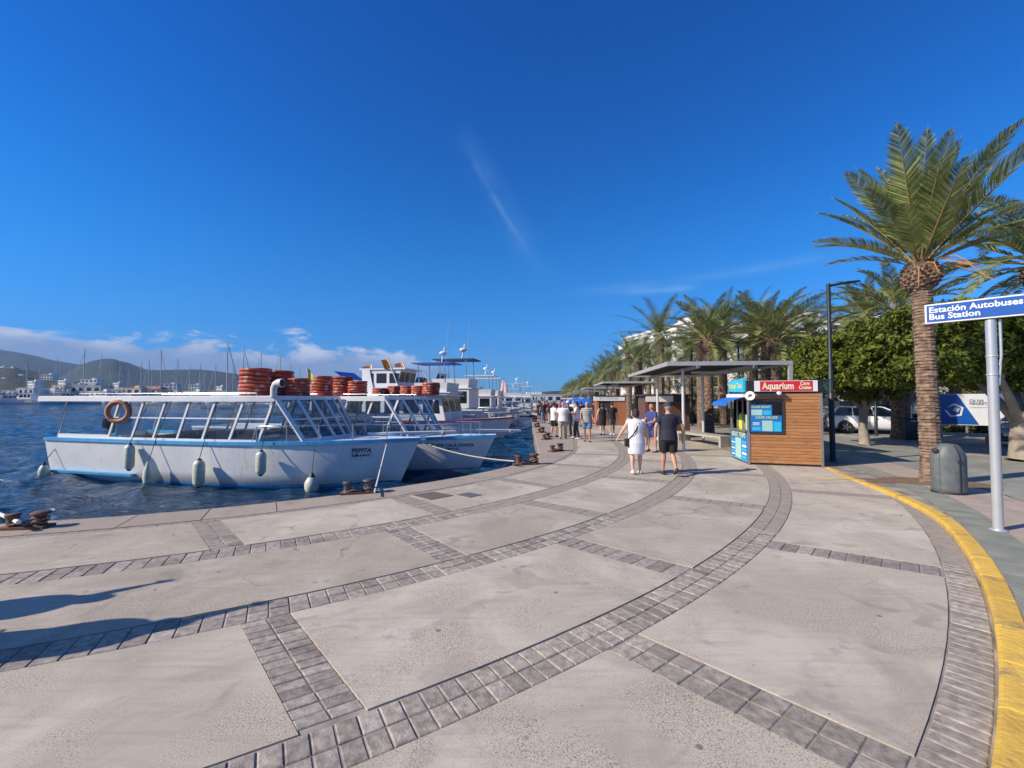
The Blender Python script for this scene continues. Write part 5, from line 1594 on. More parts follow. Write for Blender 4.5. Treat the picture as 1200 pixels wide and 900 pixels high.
text_obj('Cave\nCruise', .135, M['print_cream'], 'lettering', kio, lambda u, w: ff(.765+u/FWd, FZ0+.165+w, .034), bold=.004, xscale=.85)
b = MB(); b.bar((KW*.12, -.10, FZ0-.10), (KW*.50, -.10, FZ0-.10), .10, .09); b.build('shutter_box', M['frame_dark'], kio)
q = MB(); q.ell((KW*.42, -.12, FZ0-.06), (.075, .05, .06)); q.build('sign_lamp', M['sign_white'], kio)
# round emblem at the corner
q = MB(); d_ = Matrix.Rotation(R(65), 3, 'X'); q.lathe([(.01, 0), (.13, 0), (.13, .03), (.01, .03)], 20, smooth=False); emb = q.build('round_emblem', M['sign_white'], kio, loc=(.03, -.12, 1.98), rot=(R(90), 0, R(-25)))
q = MB(); q.ell((.01, .01, .03), (.05, .035, .012)); q.ell((-.03, -.03, .03), (.02, .03, .01)); q.build('emblem_mark', M['brown_panel'], emb)
# blue projecting sign and awning on the left face
bs = MB(); P_ = [lf(.05, 2.08, .10), lf(.95, 2.12, .10), lf(.95, 2.44, .10), lf(.05, 2.50, .10)]; Q_ = [lf(.05, 2.08, .02), lf(.95, 2.12, .02), lf(.95, 2.44, .02), lf(.05, 2.50, .02)]
bs._add(P_+Q_, [(0, 1, 2, 3), (0, 1, 5, 4), (1, 2, 6, 5), (2, 3, 7, 6), (3, 0, 4, 7)]); bs.build('blue_sign', M['cyan'], kio)
text_obj('Water Taxi', .21, M['print_yellow'], 'lettering', kio, lambda u, w: lf(.5-u/LW, 2.28+w, .106), bold=.008, xscale=1.15)
aw = MB(); n_ = (lf(0, 0, 1)-lf(0, 0, 0))
rows = []
for k in range(9):
    f = k/8; rows.append([lf(f, 1.97, .04), lf(f, 1.80, .55), lf(f, 1.70-.03*(k % 2), .58)])
aw.loft(rows, cap=False, closed=False, smooth=False); aw.build('awning', M['awning'], kio)
b = MB(); b.bar(lf(0, 1.985, .10), lf(1, 1.985, .10), .09, .10); b.build('awning_roller', M['sign_white'], kio)
# dark box frame at the right top corner
g = MB(); g.box((KW+.12, .0, 2.25), (.28, .05, .36)); g.build('side_panel', M['pane_smoke'], kio)
panel_frame('side_panel_frame', [Vector((KW+.0, -.02, 2.07)), Vector((KW+.26, -.02, 2.07)), Vector((KW+.26, -.02, 2.43)), Vector((KW+.0, -.02, 2.43))], .025, M['frame_dark'], kio)

# ---- further kiosks along the promenade
def plain_kiosk(label, x0, x1, Y, dep, h, rz, front, sidem, sign_mat, opening=None, text=None, wins=()):
    w = x1-x0
    root = thing('kiosk', label, 'kiosk', (x0, Y, 0), rz, None)
    b = MB(); b.box((w/2, dep/2, h/2), (w-.06, dep-.06, h-.04)); b.build('inner_wall', M['frame_dark'], root)
    n = 14
    for k in range(n):
        bw = w/n
        if opening and opening[0] < (k+.5)/n < opening[1]:
            b = MB(); b.box((bw*(k+.5), 0, .45), (bw-.012, .03, .86)); b.build('board', M[front], root)
        else:
            b = MB(); b.box((bw*(k+.5), 0, h*.43), (bw-.012, .03, h*.84)); b.build('board', M[front], root)
    for sx in (0, w):
        b = MB(); b.box((sx, dep/2, h*.47), (.03, dep, h*.92)); b.build('side_wall', M[sidem], root)
    b = MB(); b.box((w/2, dep/2, h+.02), (w+.2, dep+.2, .08)); b.build('roof', M['frame_dark'], root)
    if sign_mat:
        b = MB(); b.box((w*sign_mat[0]/2+w*sign_mat[1]/2, -.05, h-.16), (w*(sign_mat[1]-sign_mat[0]), .06, .30)); b.build('sign', M['sign_white'], root)
        if text: text_obj(text, .2, M['frame_grey'], 'lettering', root, lambda u, w_: Vector((w*(sign_mat[0]+sign_mat[1])/2+u, -.083, h-.16+w_)))
    if opening:
        b = MB(); b.box(((opening[0]+opening[1])/2*w, -.04, .92), ((opening[1]-opening[0])*w, .16, .05)); b.build('counter', M['frame_grey'], root)
    for (a0, a1, z0, z1, m_) in wins:
        b = MB(); b.box(((a0+a1)/2*w, -.025, (z0+z1)/2), ((a1-a0)*w, .02, z1-z0)); b.build('notice', M[m_], root)
    return root
tilt = R(-5)
k1 = G(757, 512.5); k2 = G(807, 512.5)
plain_kiosk('closed dark brown kiosk with a white strip sign behind the walking couple', k1.x, k2.x, k1.y, 1.7, 2.05, tilt, 'brown_panel', 'brown_panel', (0, .62))
k1 = G(716, 498.5); k2 = G(733, 498.5)
plain_kiosk('orange timber kiosk with a white sign board, second beyond the brown one', k1.x-1.0, k2.x, k1.y, 2.2, 2.05, tilt, 'wood2', 'wood2', (-.12, .96), opening=(.08, .52), text='EXCURSIONES', wins=((.34, .52, .95, 1.25, 'poster_blue'),))
k1 = G(694, 495); k2 = G(712, 495)
plain_kiosk('dark kiosk with a pale notice board left of the orange timber kiosk', k1.x, k2.x-.4, k1.y, 2.4, 2.15, tilt, 'brown_panel', 'frame_dark', None, wins=((.1, .75, 1.0, 1.8, 'poster_pale'),))
for i, (px, Y) in enumerate(((673, 47), (664, 68), (657, 92))):
    X = (px-600)/500*Y
    plain_kiosk(('small kiosk under the blue awnings far along the promenade', 'small brown kiosk far along the promenade', 'farthest small kiosk along the promenade')[i], X, X+2.2, Y, 2.2, 2.05, tilt, 'brown_panel', 'frame_dark', (0, 1))
# blue parasols
for i, (px, Y, r_) in enumerate(((686, 37, 1.5), (676, 42, 1.6))):
    X = (px-600)/500*Y
    t_ = thing('parasol', ('blue square parasol beside the orange timber kiosk', 'second blue parasol just left behind the first')[i], 'parasol', (X, Y, 0), .1, 'blue parasols')
    MB().tube([(0, 0, 0), (0, 0, 1.9)], .03, 8).build('pole', M['galv'], t_)
    b = MB(); b._add([(-r_, -r_, 1.45), (r_, -r_, 1.45), (r_, r_, 1.45), (-r_, r_, 1.45), (0, 0, 2.0), (-r_, -r_, 1.25), (r_, -r_, 1.25), (r_, r_, 1.25), (-r_, r_, 1.25)], [(0, 1, 4), (1, 2, 4), (2, 3, 4), (3, 0, 4), (0, 1, 6, 5), (1, 2, 7, 6), (2, 3, 8, 7), (3, 0, 5, 8)])
    b.build('canopy', M['awning'], t_)

# ---- sun shelters: flat slatted roof on posts
def shelter(label, loc, rz):
    """local: x across, y along; front left corner at origin"""
    W_, Ln, zt = 3.9, 7.8, 3.05
    root = thing('shelter', label, 'shelter', loc, rz, 'slatted sun shelters along the promenade')
    for x0, x1, y0, y1 in ((0, W_, 0, .10), (0, W_, Ln-.1, Ln), (0, .10, .1, Ln-.1), (W_-.1, W_, .1, Ln-.1)):
        b = MB(); b.box(((x0+x1)/2, (y0+y1)/2, zt), (x1-x0, y1-y0, .13)); b.build('roof_beam', M['galv'], root)
    n = 34
    me = None
    for k in range(n):
        y = .2+(Ln-.4)*(k+.5)/n
        if me is None:
            b = MB(); b.box((0, 0, 0), (W_-.22, .20, .03), M=Matrix.Rotation(.12, 3, 'X')); me = b.mesh('slat', M['roofslat'])
        link('slat', me, root, (W_/2, y, zt+.02))
    for x in (W_*.27, W_*.73):
        b = MB(); b.box((x, Ln/2, zt-.09), (.08, Ln-.3, .10)); b.build('rafter', M['galv'], root)
    for x, y in ((.95, 1.6), (.95, 5.6), (W_-.95, 5.6)):
        b = MB(); b.tube([(x, y, 0), (x, y, zt-.08)], .055, 12); b.build('post', M['post_white'], root)
    b = MB(); b.box((W_-.06, .05, zt/2-.03), (.11, .10, zt-.1)); b.build('post', M['galv'], root)
    for y in (2.2, 4.6):
        b = MB(); b.box((W_*.55, y, zt-.17), (1.4, .14, .07)); b.build('light_fitting', M['post_white'], root)
    return root
sh = shelter('first slatted sun shelter, right behind the Aquarium kiosk', (5.12, 14.05, 0), R(-6))
for i, (px, Y) in enumerate(((706.5, 30.5), (690, 47), (681, 66), (674, 88), (669, 112), (665, 140))):
    o = copy_tree(sh); X = (px-600)/500*Y
    if i > 0: X = 5.12+(Y-14.05)*.088
    o.location = (X, Y, 0)
    o['label'] = ('second', 'third', 'fourth', 'fifth', 'sixth', 'seventh and farthest')[i]+' slatted sun shelter down the promenade, '+('over the orange kiosk', 'over the blue parasols', 'small behind the blue parasols', 'tiny among the crowd', 'tiny beyond the crowd', 'barely visible at the end')[i]

# ---- bench under the shelter, and the concrete bench at right
def bench(label, a, b_, wdt, h, loc0=None):
    a = Vector(a); b_ = Vector(b_); d = b_-a; L_ = d.length
    root = thing('bench', label, 'bench', a, math.atan2(d.y, d.x), 'concrete benches')
    q = MB(); q.box((L_/2, 0, h-.05), (L_, wdt, .10)); q.build('seat', M['concrete_bench'], root)
    for x in (.06, L_-.06): q = MB(); q.box((x, 0, (h-.1)/2), (.12, wdt*.98, h-.1)); q.build('leg', M['concrete_bench'], root)
    return root
p1, p2 = G(829, 524.5), G(813, 518.6)
bench('long pale slab bench under the first shelter beside the palm trunk', (8.35, 16.6, 0), (7.75, 19.4, 0), .62, .44)
q = MB(); q.box((8.95, 16.3, .21), (1.0, .45, .42)); o = q.build('bench_block', M['concrete_bench']); tag(o, 'grey concrete block seat left of the ticket kiosk', 'bench', 'concrete benches')
q = MB()
bench('grey concrete bench with a block leg beside the white billboard', (17.9, 18.5, .0), (19.35, 17.3, .0), .55, .46)

# ---- street lamp
def lamp(label, loc, h, arm, rz, group):
    root = thing('street_lamp', label, 'street lamp', loc, rz, group)
    b = MB(); b.lathe([(.11, 0), (.11, .02), (.075, .03), (.072, h*.52), (.055, h*.53), (.055, h)], 12); b.build('pole', M['lamp_black'], root)
    b = MB(); b.bar((0, 0, h-.08), (arm*.6, 0, h+.06), .05, .06); b.build('arm', M['lamp_black'], root)
    b = MB(); b.bar((arm*.5, 0, h+.05), (arm, 0, h+.12), .14, .05); b.build('lamp_head', M['lamp_black'], root)
    return root
gl_ = G(976, 541)
lamp('tall black street lamp with one flat head right of the ticket kiosk', (gl_.x, gl_.y, .01), D(975, 333, gl_.y).z, 1.05, R(8), 'black street lamps')
gl_ = G(994+21, 513)
for i, (px, py, top) in enumerate(((1027, 511, 455), (770, 497, 440), (847+20, 505, 400))):
    g_ = G(px, py); lamp(('thin dark lamp post in front of the white car', 'thin dark lamp post behind the brown kiosk', 'thin dark lamp post among the palms left of the kiosk')[i], (g_.x, g_.y, .005), (D(px, top, g_.y).z), .9, R(180), 'black street lamps')
# double armed lamp among the palms
g_ = Vector((.66*30, 30, 0))
root = thing('street_lamp', 'double armed dark street lamp rising among the palm crowns', 'street lamp', ((811-600)/500*30, 30, 0), 0, 'black street lamps')
zt = D(811, 400, 30).z
MB().tube([(0, 0, 0), (0, 0, zt+.3)], .06, 10).build('pole', M['lamp_black'], root)
for s_ in (-1, 1):
    MB().tube([(0, 0, zt-.1), (s_*.5, 0, zt-.08), (s_*.75, 0, zt+.2)], .03, 6).build('arm', M['lamp_black'], root)
    b = MB(); b.lathe([(.03, .2), (.16, .1), (.18, 0), (.02, -.02)], 12, c=(s_*.75, 0, zt+.15)); b.build('lamp_head', M['lamp_black'], root)

# ---- bus station sign
gp = G(1170, 621); SZ = kh(math.degrees(math.atan2(gp.y-CY, gp.x-CX)))
gp = G(1170, 621, SZ)
bsn = thing('bus_station_sign', 'blue Bus Station finger sign on a silver pole at the right edge', 'sign', (gp.x, gp.y, SZ), R(-47))
b = MB(); b.tube([(0, 0, 0), (0, 0, 2.95)], .056, 20); b.build('pole', M['pole_steel'], bsn)
b = MB(); b.lathe([(.095, 0), (.095, .012), (.06, .02)], 16); b.build('base_flange', M['pole_steel'], bsn)
for z in (2.42, 2.16): b = MB(); b.lathe([(.058, 0), (.064, .004), (.064, .02), (.058, .024)], 20, c=(0, 0, z)); b.build('clamp', M['galv'], bsn)
b = MB(); b.tube([(.075, .02, 2.3), (.09, .02, 2.45), (.09, .02, 2.95)], .016, 8); b.tube([(.06, .02, 2.02), (.08, .02, 2.3)], .013, 8); b.build('bracket', M['pole_steel'], bsn)
sz0, sz1 = 3.03-SZ, 3.325-SZ
# the board: from its left end .62 m left of the pole
def sb(u, z, off=0): return Vector((u, -.085-off, z))
x0, x1 = -.665, 1.25
b = MB(); b.box(((x0+x1)/2, -.040, (sz0+sz1)/2), (x1-x0, .05, sz1-sz0)); b.build('sign_edge', M['galv'], bsn)
b = MB(); b.box(((x0+x1)/2, -.068, (sz0+sz1)/2), (x1-x0-.008, .006, sz1-sz0-.008)); b.build('sign_border', M['sign_white'], bsn)
b = MB(); b.box(((x0+x1)/2, -.073, (sz0+sz1)/2), (x1-x0-.045, .004, sz1-sz0-.045)); b.build('sign_face', M['sign_blue'], bsn)
text_obj('Estación Autobuses\nBus Station', .120, M['print_white'], 'lettering', bsn, lambda u, w: Vector((x0+.045+u, -.0765, sz0+.205+w-.085+.027)), bold=.0028, xscale=.97, align='LEFT')

# ---- litter bin with domed top
gb = G(1121, 581.5, .085); tb = math.degrees(math.atan2(gb.y-CY, gb.x-CX)); zb = kh(tb)
gb = G(1121, 580, zb)
BS_ = .74
binr = thing('litter_bin', 'domed dark grey litter bin standing before the nearest palm trunk', 'bin', (gb.x+.06, gb.y+.2, zb), R(-28))
def bin_ring(r, z, n=20):
    r *= BS_
    return [(r*(1 if abs(math.cos(2*PI*k/n)) < .99 else 1)*math.cos(2*PI*k/n), r*.80*math.sin(2*PI*k/n), z) for k in range(n)]
prof = [(.325, 0), (.345, .02), (.35, .10), (.35, .66), (.345, .72), (.31, .80), (.25, .88), (.19, .935), (.12, .955), (.02, .96)]
b = MB(); b.loft([bin_ring(r, z) for r, z in prof]); b.build('shell', M['bin_grey'], binr)
b = MB(); b.lathe([(.36*BS_, 0), (.36*BS_, .03), (.33*BS_, .035)], 20, sy=.82); b.build('base', M['dark'], binr)
b = MB(); rr = []
for r, z in prof[1:-2]: rr.append(Vector((r*BS_*math.cos(-1.15)*1.012, r*BS_*.8*math.sin(-1.15)*1.012, z)))
b.tube(rr, .012, 6); b.build('door_seam', M['dark'], binr)
b = MB(); p_ = Vector((BS_*.35*math.cos(-1.15)*1.03, BS_*.28*math.sin(-1.15)*1.03, .62)); b.torus(p_, .03, .008, 12, 5, Matrix.Rotation(PI/2, 3, 'X')); b.build('lock', M['dark'], binr)
for a_ in (-2.3, -.2, .9, 2.2, 3.5):
    b = MB(); rr = [Vector((r*BS_*math.cos(a_)*1.004, r*BS_*.8*math.sin(a_)*1.004, z)) for r, z in prof[1:-2]]; b.tube(rr, .006, 5); b.build('rib', M['bin_grey'], binr)
b = MB(); b.ell((-.19, -.08, .80), (.075, .06, .05), M=Matrix.Rotation(R(38), 3, 'Y')); b.build('mouth', M['dark'], binr)

# dark square litter bins
def sq_bin(label, px, py, top, w):
    g_ = G(px, py); h = D(px, top, g_.y).z
    root = thing('litter_bin', label, 'bin', (g_.x, g_.y+w/2, .006), R(-10))
    b = MB(); b.box((0, 0, h*.46), (w, w, h*.9)); b.build('shell', M['frame_dark'], root)
    b = MB(); b.box((0, 0, h*.95), (w+.06, w+.06, .06)); b.build('lid', M['lamp_black'], root)
    b = MB(); b.box((0, -w/2-.006, h*.86), (w*.4, .01, .05)); b.build('label_plate', M['galv'], root)
sq_bin('square black litter bin right of the dark tree trunk', 1072.5, 516.5, 490, .62)

# ---- billboard CA NA NEGRETA
Yb = 21.0
bl, br = D(1104, 462, Yb), D(1178, 460, Yb-1.0)
d_ = (Vector((br.x, br.y, 0))-Vector((bl.x, bl.y, 0))); BWd = d_.length+.75
bb_ = thing('billboard', 'long white billboard with blue triangle reading CA NA NEGRETA behind the benches', 'billboard', (bl.x-.35, bl.y+.1, .0), math.atan2(d_.y, d_.x))
z0, z1 = .62, 2.12
b = MB(); b.box((BWd/2, 0, (z0+z1)/2), (BWd, .05, z1-z0)); b.build('board', M['sign_white'], bb_)
q = MB(); q._add([(.0, -.03, z0+.03), (1.60, -.03, z0+.03), (.86, -.03, z1-.02), (.0, -.03, z1-.02)], [(0, 1, 2, 3)]); q.build('blue_triangle', M['sign_blue'], bb_)
cx_, cz_ = .74, 1.33
def ring2(n, ro, ri, a0, a1, cx, cz, y):
    pts = []
    q = MB()
    for i in range(n):
        a = a0+(a1-a0)*i/n; b2 = a0+(a1-a0)*(i+1)/n
        q.quad((cx+ro*math.cos(a), y, cz+ro*math.sin(a)), (cx+ro*math.cos(b2), y, cz+ro*math.sin(b2)), (cx+ri*math.cos(b2), y, cz+ri*math.sin(b2)), (cx+ri*math.cos(a), y, cz+ri*math.sin(a)))
    return q
q = ring2(4, .36, .27, R(-180), R(90), cx_, cz_, -.036); q.build('logo_ring', M['sign_white'], bb_)
q = MB(); q.quad((cx_-.05, -.036, cz_-.02), (cx_+.12, -.036, cz_-.10), (cx_+.22, -.036, cz_+.08), (cx_+.02, -.036, cz_+.16)); q._add([(cx_-.25, -.036, cz_+.12), (cx_-.05, -.036, cz_+.22), (cx_+.1, -.036, cz_+.20), (cx_-.02, -.036, cz_+.34)], [(0, 1, 2, 3)]); q.build('logo_mark', M['sign_white'], bb_)
text_obj('CA NA\nNEGRETA.', .165, M['letter'], 'lettering', bb_, lambda u, w: Vector((1.28+u, -.032, 1.72+w)), bold=.003, xscale=1.0, align='LEFT')
q = MB(); q.quad((1.30, -.032, 1.46), (2.1, -.032, 1.46), (2.1, -.032, 1.478), (1.30, -.032, 1.478)); q.build('small_print', M['frame_grey'], bb_)
for x in (.3, 1.2, BWd-.4): q = MB(); q.box((x, .08, 1.0), (.07, .07, 2.0)); q.build('post', M['frame_grey'], bb_)

# ================================================================= TREES
def leaf_mat(name, c1, c2, trans=.25, rough=.5):
    m, n, l, p = new_mat(name)
    geo = n.new('ShaderNodeNewGeometry')
    nz = n.new('ShaderNodeTexNoise'); nz.inputs['Scale'].default_value = 1.6; nz.inputs['Detail'].default_value = 4; l.new(geo.outputs['Position'], nz.inputs['Vector'])
    mx = n.new('ShaderNodeMix'); mx.data_type = 'RGBA'; mx.inputs['A'].default_value = (*c1, 1); mx.inputs['B'].default_value = (*c2, 1)
    ad = n.new('ShaderNodeMath'); ad.operation = 'MULTIPLY_ADD'; l.new(geo.outputs['Random Per Island'], ad.inputs[0]); ad.inputs[1].default_value = .5
    l.new(nz.outputs[0], ad.inputs[2])
    mr = n.new('ShaderNodeMapRange'); mr.inputs['From Min'].default_value = .4; mr.inputs['From Max'].default_value = 1.05; l.new(ad.outputs[0], mr.inputs['Value'])
    l.new(mr.outputs[0], mx.inputs['Factor']); l.new(mx.outputs['Result'], p.inputs['Base Color'])
    p.inputs['Roughness'].default_value = rough
    p.inputs['Specular IOR Level'].default_value = .3
    out = n['Material Output']
    tl = n.new('ShaderNodeBsdfTranslucent'); l.new(mx.outputs['Result'], tl.inputs['Color'])
    ms = n.new('ShaderNodeMixShader'); ms.inputs[0].default_value = trans
    l.new(p.outputs[0], ms.inputs[1]); l.new(tl.outputs[0], ms.inputs[2]); l.new(ms.outputs[0], out.inputs['Surface'])
    return m
M['frond'] = leaf_mat('palm_leaflet', (.07, .105, .03), (.36, .40, .14), .3, .5)
M['frond_far'] = leaf_mat('far_palm_leaflet', (.06, .09, .03), (.30, .33, .12), .22, .5)
M['rachis'] = mk('palm_rachis', (.22, .20, .08), .6, scale=4, col2=(.30, .17, .06))
M['dead'] = mk('dry_frond', (.30, .15, .06), .8, scale=3, col2=(.38, .22, .10))
def trunk_mat():
    m, n, l, p = new_mat('palm_trunk_bark')
    tc = n.new('ShaderNodeTexCoord'); sep = n.new('ShaderNodeSeparateXYZ'); l.new(tc.outputs['Object'], sep.inputs[0])
    nz = n.new('ShaderNodeTexNoise'); nz.inputs['Scale'].default_value = 9; nz.inputs['Detail'].default_value = 5; l.new(tc.outputs['Object'], nz.inputs['Vector'])
    mx = n.new('ShaderNodeMix'); mx.data_type = 'RGBA'; mx.inputs['A'].default_value = (.075, .045, .032, 1); mx.inputs['B'].default_value = (.29, .195, .135, 1)
    mr = n.new('ShaderNodeMapRange'); mr.inputs['From Min'].default_value = .3; mr.inputs['From Max'].default_value = .7; l.new(nz.outputs[0], mr.inputs['Value']); l.new(mr.outputs[0], mx.inputs['Factor'])
    l.new(mx.outputs['Result'], p.inputs['Base Color']); p.inputs['Roughness'].default_value = .9
    bp = n.new('ShaderNodeBump'); bp.inputs['Strength'].default_value = .6; bp.inputs['Distance'].default_value = .02; l.new(nz.outputs[0], bp.inputs['Height']); l.new(bp.outputs[0], p.inputs['Normal'])
    return m
M['ptrunk'] = trunk_mat()
M['bark'] = mk('pale_ficus_bark', (.34, .29, .23), .85, scale=5, col2=(.22, .18, .14), bump=.6, bscale=14)
M['bark_d'] = mk('dark_bark', (.07, .05, .04), .9, scale=6, bump=.8, bscale=20, col2=(.13, .09, .07))
M['ficus'] = leaf_mat('ficus_leaf', (.016, .030, .005), (.20, .24, .028), .25, .6)
M['shrub'] = leaf_mat('shrub_leaf', (.025, .04, .012), (.10, .12, .035), .15, .6)

def frond_mesh(L, droop, seed, nl=46, leaf=.52, wid=.03, mat='frond', curl=.35, nseg=9, rach=True, vee=.55):
    """a palm frond growing along +x from the origin, bending down; leaflets in a shallow V"""
    rg = random.Random(seed); b = MB()
    pts = []; p = Vector((0, 0, 0)); ang = 0.0
    for i in range(nseg+1):
        pts.append(p.copy()); ang = -droop*((i+1)/nseg)**1.5
        p = p+Vector((math.cos(ang), 0, math.sin(ang)))*(L/nseg)
    def at(t):
        f = t*nseg; i = min(nseg-1, int(f)); return pts[i].lerp(pts[i+1], f-i), (pts[i+1]-pts[i]).normalized()
    b.mi = 0
    for side in (-1, 1):
        for k in range(nl):
            t = .16+.84*(k+.5+rg.uniform(-.2, .2))/nl; t = min(.995, t)
            c, d = at(t)
            up_ = Vector((-d.z, 0, d.x))
            ln = leaf*(math.sin(PI*min(1, (t*.93+.10)))**.6)*rg.uniform(.85, 1.08)*(1 if t > .24 else .55)
            sw = .95-.45*t                           # lean towards the tip
            v = (Vector((0, side, 0))*math.cos(vee*(1-.5*t))+up_*math.sin(vee*(1-.5*t)))
            dr = (v*math.cos(.5+.4*t)+d*math.sin(.5+.4*t)).normalized()
            tip = c+dr*ln+Vector((0, 0, -ln*curl*rg.uniform(.5, 1.2)))
            mid = c+dr*ln*.55+Vector((0, 0, -ln*curl*.18))
            w = d*wid*.5+up_*rg.uniform(-.3, .3)*wid
            w2 = w*.9
            b._add([c-w*.6, c+w*.6, mid+w2, tip, mid-w2], [(0, 1, 2, 4), (4, 2, 3)])
    if rach:
        b.mi = 1
        b.tube(pts, [max(.0018, .0085*(1-i/(nseg+.5))) for i in range(nseg+1)], 5, cap=False)
    return b.mesh('frond', [M[mat], M['rachis']])

def palm_trunk(root, h, r0, r1, crown_r, seed, rings=None, lean=(0, 0), detail=True):
    """stepped trunk: many collars of old leaf bases, then the swollen head"""
    rg = random.Random(seed); b = MB(); n = 14 if detail else 8
    rings_ = []; z = 0; step = .075 if detail else .22
    hh = h-crown_r*1.6
    while z < hh:
        f = z/hh; r = (r0*1.18-(r0*1.18-r0)*min(1, z/.5)) if z < .5 else r0+(r1-r0)*f
        for dz_, k in ((0, 1.06), (step*.75, .95)):
            rings_.append([(lean[0]*(z/h)+r*k*rg.uniform(.93, 1.07)*math.cos(2*PI*i/n), lean[1]*(z/h)+r*k*rg.uniform(.93, 1.07)*math.sin(2*PI*i/n), z+dz_+rg.uniform(-.012, .012)) for i in range(n)])
        z += step*rg.uniform(.65, 1.35)
    b.loft(rings_, smooth=False); tr = b.build('trunk', M['ptrunk'], root)
    # head of cut leaf bases
    b = MB(); cz = h-crown_r*.9
    b.ell((lean[0], lean[1], cz), (crown_r*.9, crown_r*.9, crown_r*1.0), 16, 10)
    m_ = 150 if detail else 40
    for i in range(m_):
        f = (i+.5)/m_; a = i*2.39996; zz = -1+2*f*.97; rr = math.sqrt(max(0, 1-zz*zz))
        nrm = Vector((rr*math.cos(a), rr*math.sin(a), zz)); c = Vector((lean[0], lean[1], cz))+Vector((nrm.x*crown_r*.88, nrm.y*crown_r*.88, nrm.z*crown_r*.95))
        o = (nrm*1.0+Vector((0, 0, .9))).normalized(); s = crown_r*.17*(1 if detail else 1.6)
        b.bar(c-o*s*.6, c+o*s*1.1, s*1.1, s*.55, up=nrm)
    b.build('crown_base', M['ptrunk'], root)
    return tr
def palm(label, loc, h, r, crown_r, L, nf, seed, group, fr, detail=True, lean=(0, 0), lift=1.0, dead=0, low=1.0):
    """fr: list of frond meshes; every frond a part of its own"""
    rg = random.Random(seed)
    root = thing('palm_tree', label, 'palm tree', loc, 0, group)
    palm_trunk(root, h, r, r*.92, crown_r, seed, lean=lean, detail=detail)
    for i in range(nf):
        f = (i+.5)/nf; az = i*2.39996+rg.uniform(-.2, .2)
        el = R(84)-R(100)*lift*(f**1.15)+rg.uniform(-.09, .09)
        sc = (L*(.80+.25*math.sin(PI*min(1, f*1.1)))*rg.uniform(.9, 1.06))*(1-(1-low)*f)
        me = fr[rg.randrange(len(fr))]
        o = link('frond', me, root, (lean[0]+.10*math.cos(az)*crown_r, lean[1]+.10*math.sin(az)*crown_r, h-.1))
        o.rotation_euler = (rg.uniform(-.25, .25), -el, az); o.rotation_mode = 'XYZ'
        o.scale = (sc, sc, sc)
    for i in range(dead):
        az = rg.uniform(0, 6.28)
        b = MB(); pts = [Vector((0, 0, 0)), Vector((.5, 0, .12)), Vector((.9, 0, 0)), Vector((1.2, 0, -.3))]
        b.tube(pts, [.03, .02, .015, .008], 5)
        for k in range(14):
            c = pts[1].lerp(pts[3], k/14); 
            for s_ in (-1, 1): b._add([c, c+Vector((.03, 0, 0)), c+Vector((.2, s_*.06, -.14))], [(0, 1, 2)])
        o = b.build('dry_frond', M['dead'], root); o.location = (lean[0], lean[1], h-.25); o.rotation_euler = (0, rg.uniform(-.2, .3), az)
    return root
FR = [frond_mesh(1.0, .65, 1, 74, .165, .0115, curl=.18), frond_mesh(1.0, .95, 2, 74, .16, .0115, curl=.25), frond_mesh(1.0, 1.35, 3, 74, .155, .0115, curl=.32)]
FRN = [frond_mesh(1.0, .18, 6, 84, .17, .0115, curl=.12, vee=.5), frond_mesh(1.0, .35, 7, 84, .165, .0115, curl=.15, vee=.5), frond_mesh(1.0, .60, 8, 84, .16, .0115, curl=.2, vee=.6)]
gp = G(1093, 566, .03); zp = kh(math.degrees(math.atan2(gp.y-CY, gp.x-CX)))
palm('tall date palm with spiky upright crown right beside the domed litter bin', (gp.x, gp.y, zp), 4.95, .19, .36, 3.25, 40, 5, 'date palms along the promenade', FRN, low=.70, lift=.64, dead=4, lean=(-.12, 0))
# planting patch round its foot
b = MB(); n = 24
b.poly([(gp.x-.2+1.25*math.cos(2*PI*i/n)*(1+.12*math.sin(3*i)), gp.y-.1+.8*math.sin(2*PI*i/n)*(1+.1*math.cos(2*i)), zp+.010) for i in range(n)])
tag(b.build('planting_soil', M['soil']), kind='structure')
def tree_at(px, py):
    g_ = G(px, py); return g_
palm('date palm with arching crown left of the Aquarium kiosk, trunk beside the slab bench', (10.45, 22.7, 0), 5.1, .25, .42, 3.4, 30, 11, 'date palms along the promenade', FR, lift=1.0, dead=2, lean=(-.0, 0))
palm('date palm with wide crown directly above the Aquarium sign', (13.65, 22.0, 0), 5.0, .25, .42, 3.5, 30, 17, 'date palms along the promenade', FR, lift=1.02, dead=1)
palm('date palm standing close behind the one above the Aquarium sign', (15.2, 25.5, 0), 5.9, .26, .45, 3.4, 34, 19, 'date palms along the promenade', FR, lift=1.05)
palm('date palm cut by the right edge of the picture behind the bus sign', (16.3, 13.0, 0), 6.1, .27, .45, 3.9, 36, 23, 'date palms along the promenade', FR, lift=1.1)
palm('dark trunked date palm behind the clipped trees beside the black bin', (18.1, 19.9, 0), 6.0, .36, .5, 3.4, 34, 29, 'date palms along the promenade', FR, lift=.9)
palm('date palm peeping over the clipped trees right of the street lamp', (20.5, 24.5, 0), 6.6, .3, .45, 3.2, 30, 31, 'date palms along the promenade', FR, lift=1.0)
rows_ = []
for i in range(22):
    Y = 29+i*6.6+(i*i)*.12
    rows_.append((9.9+(Y-22.7)*.085+rnd.uniform(-.5, .5), Y, 5.2+rnd.uniform(-.4, .9)))
for i in range(18):
    Y = 31.5+i*7.6
    rows_.append((14.5+(Y-22.7)*.085+rnd.uniform(-.8, .8), Y, 5.6+rnd.uniform(-.4, 1.2)))
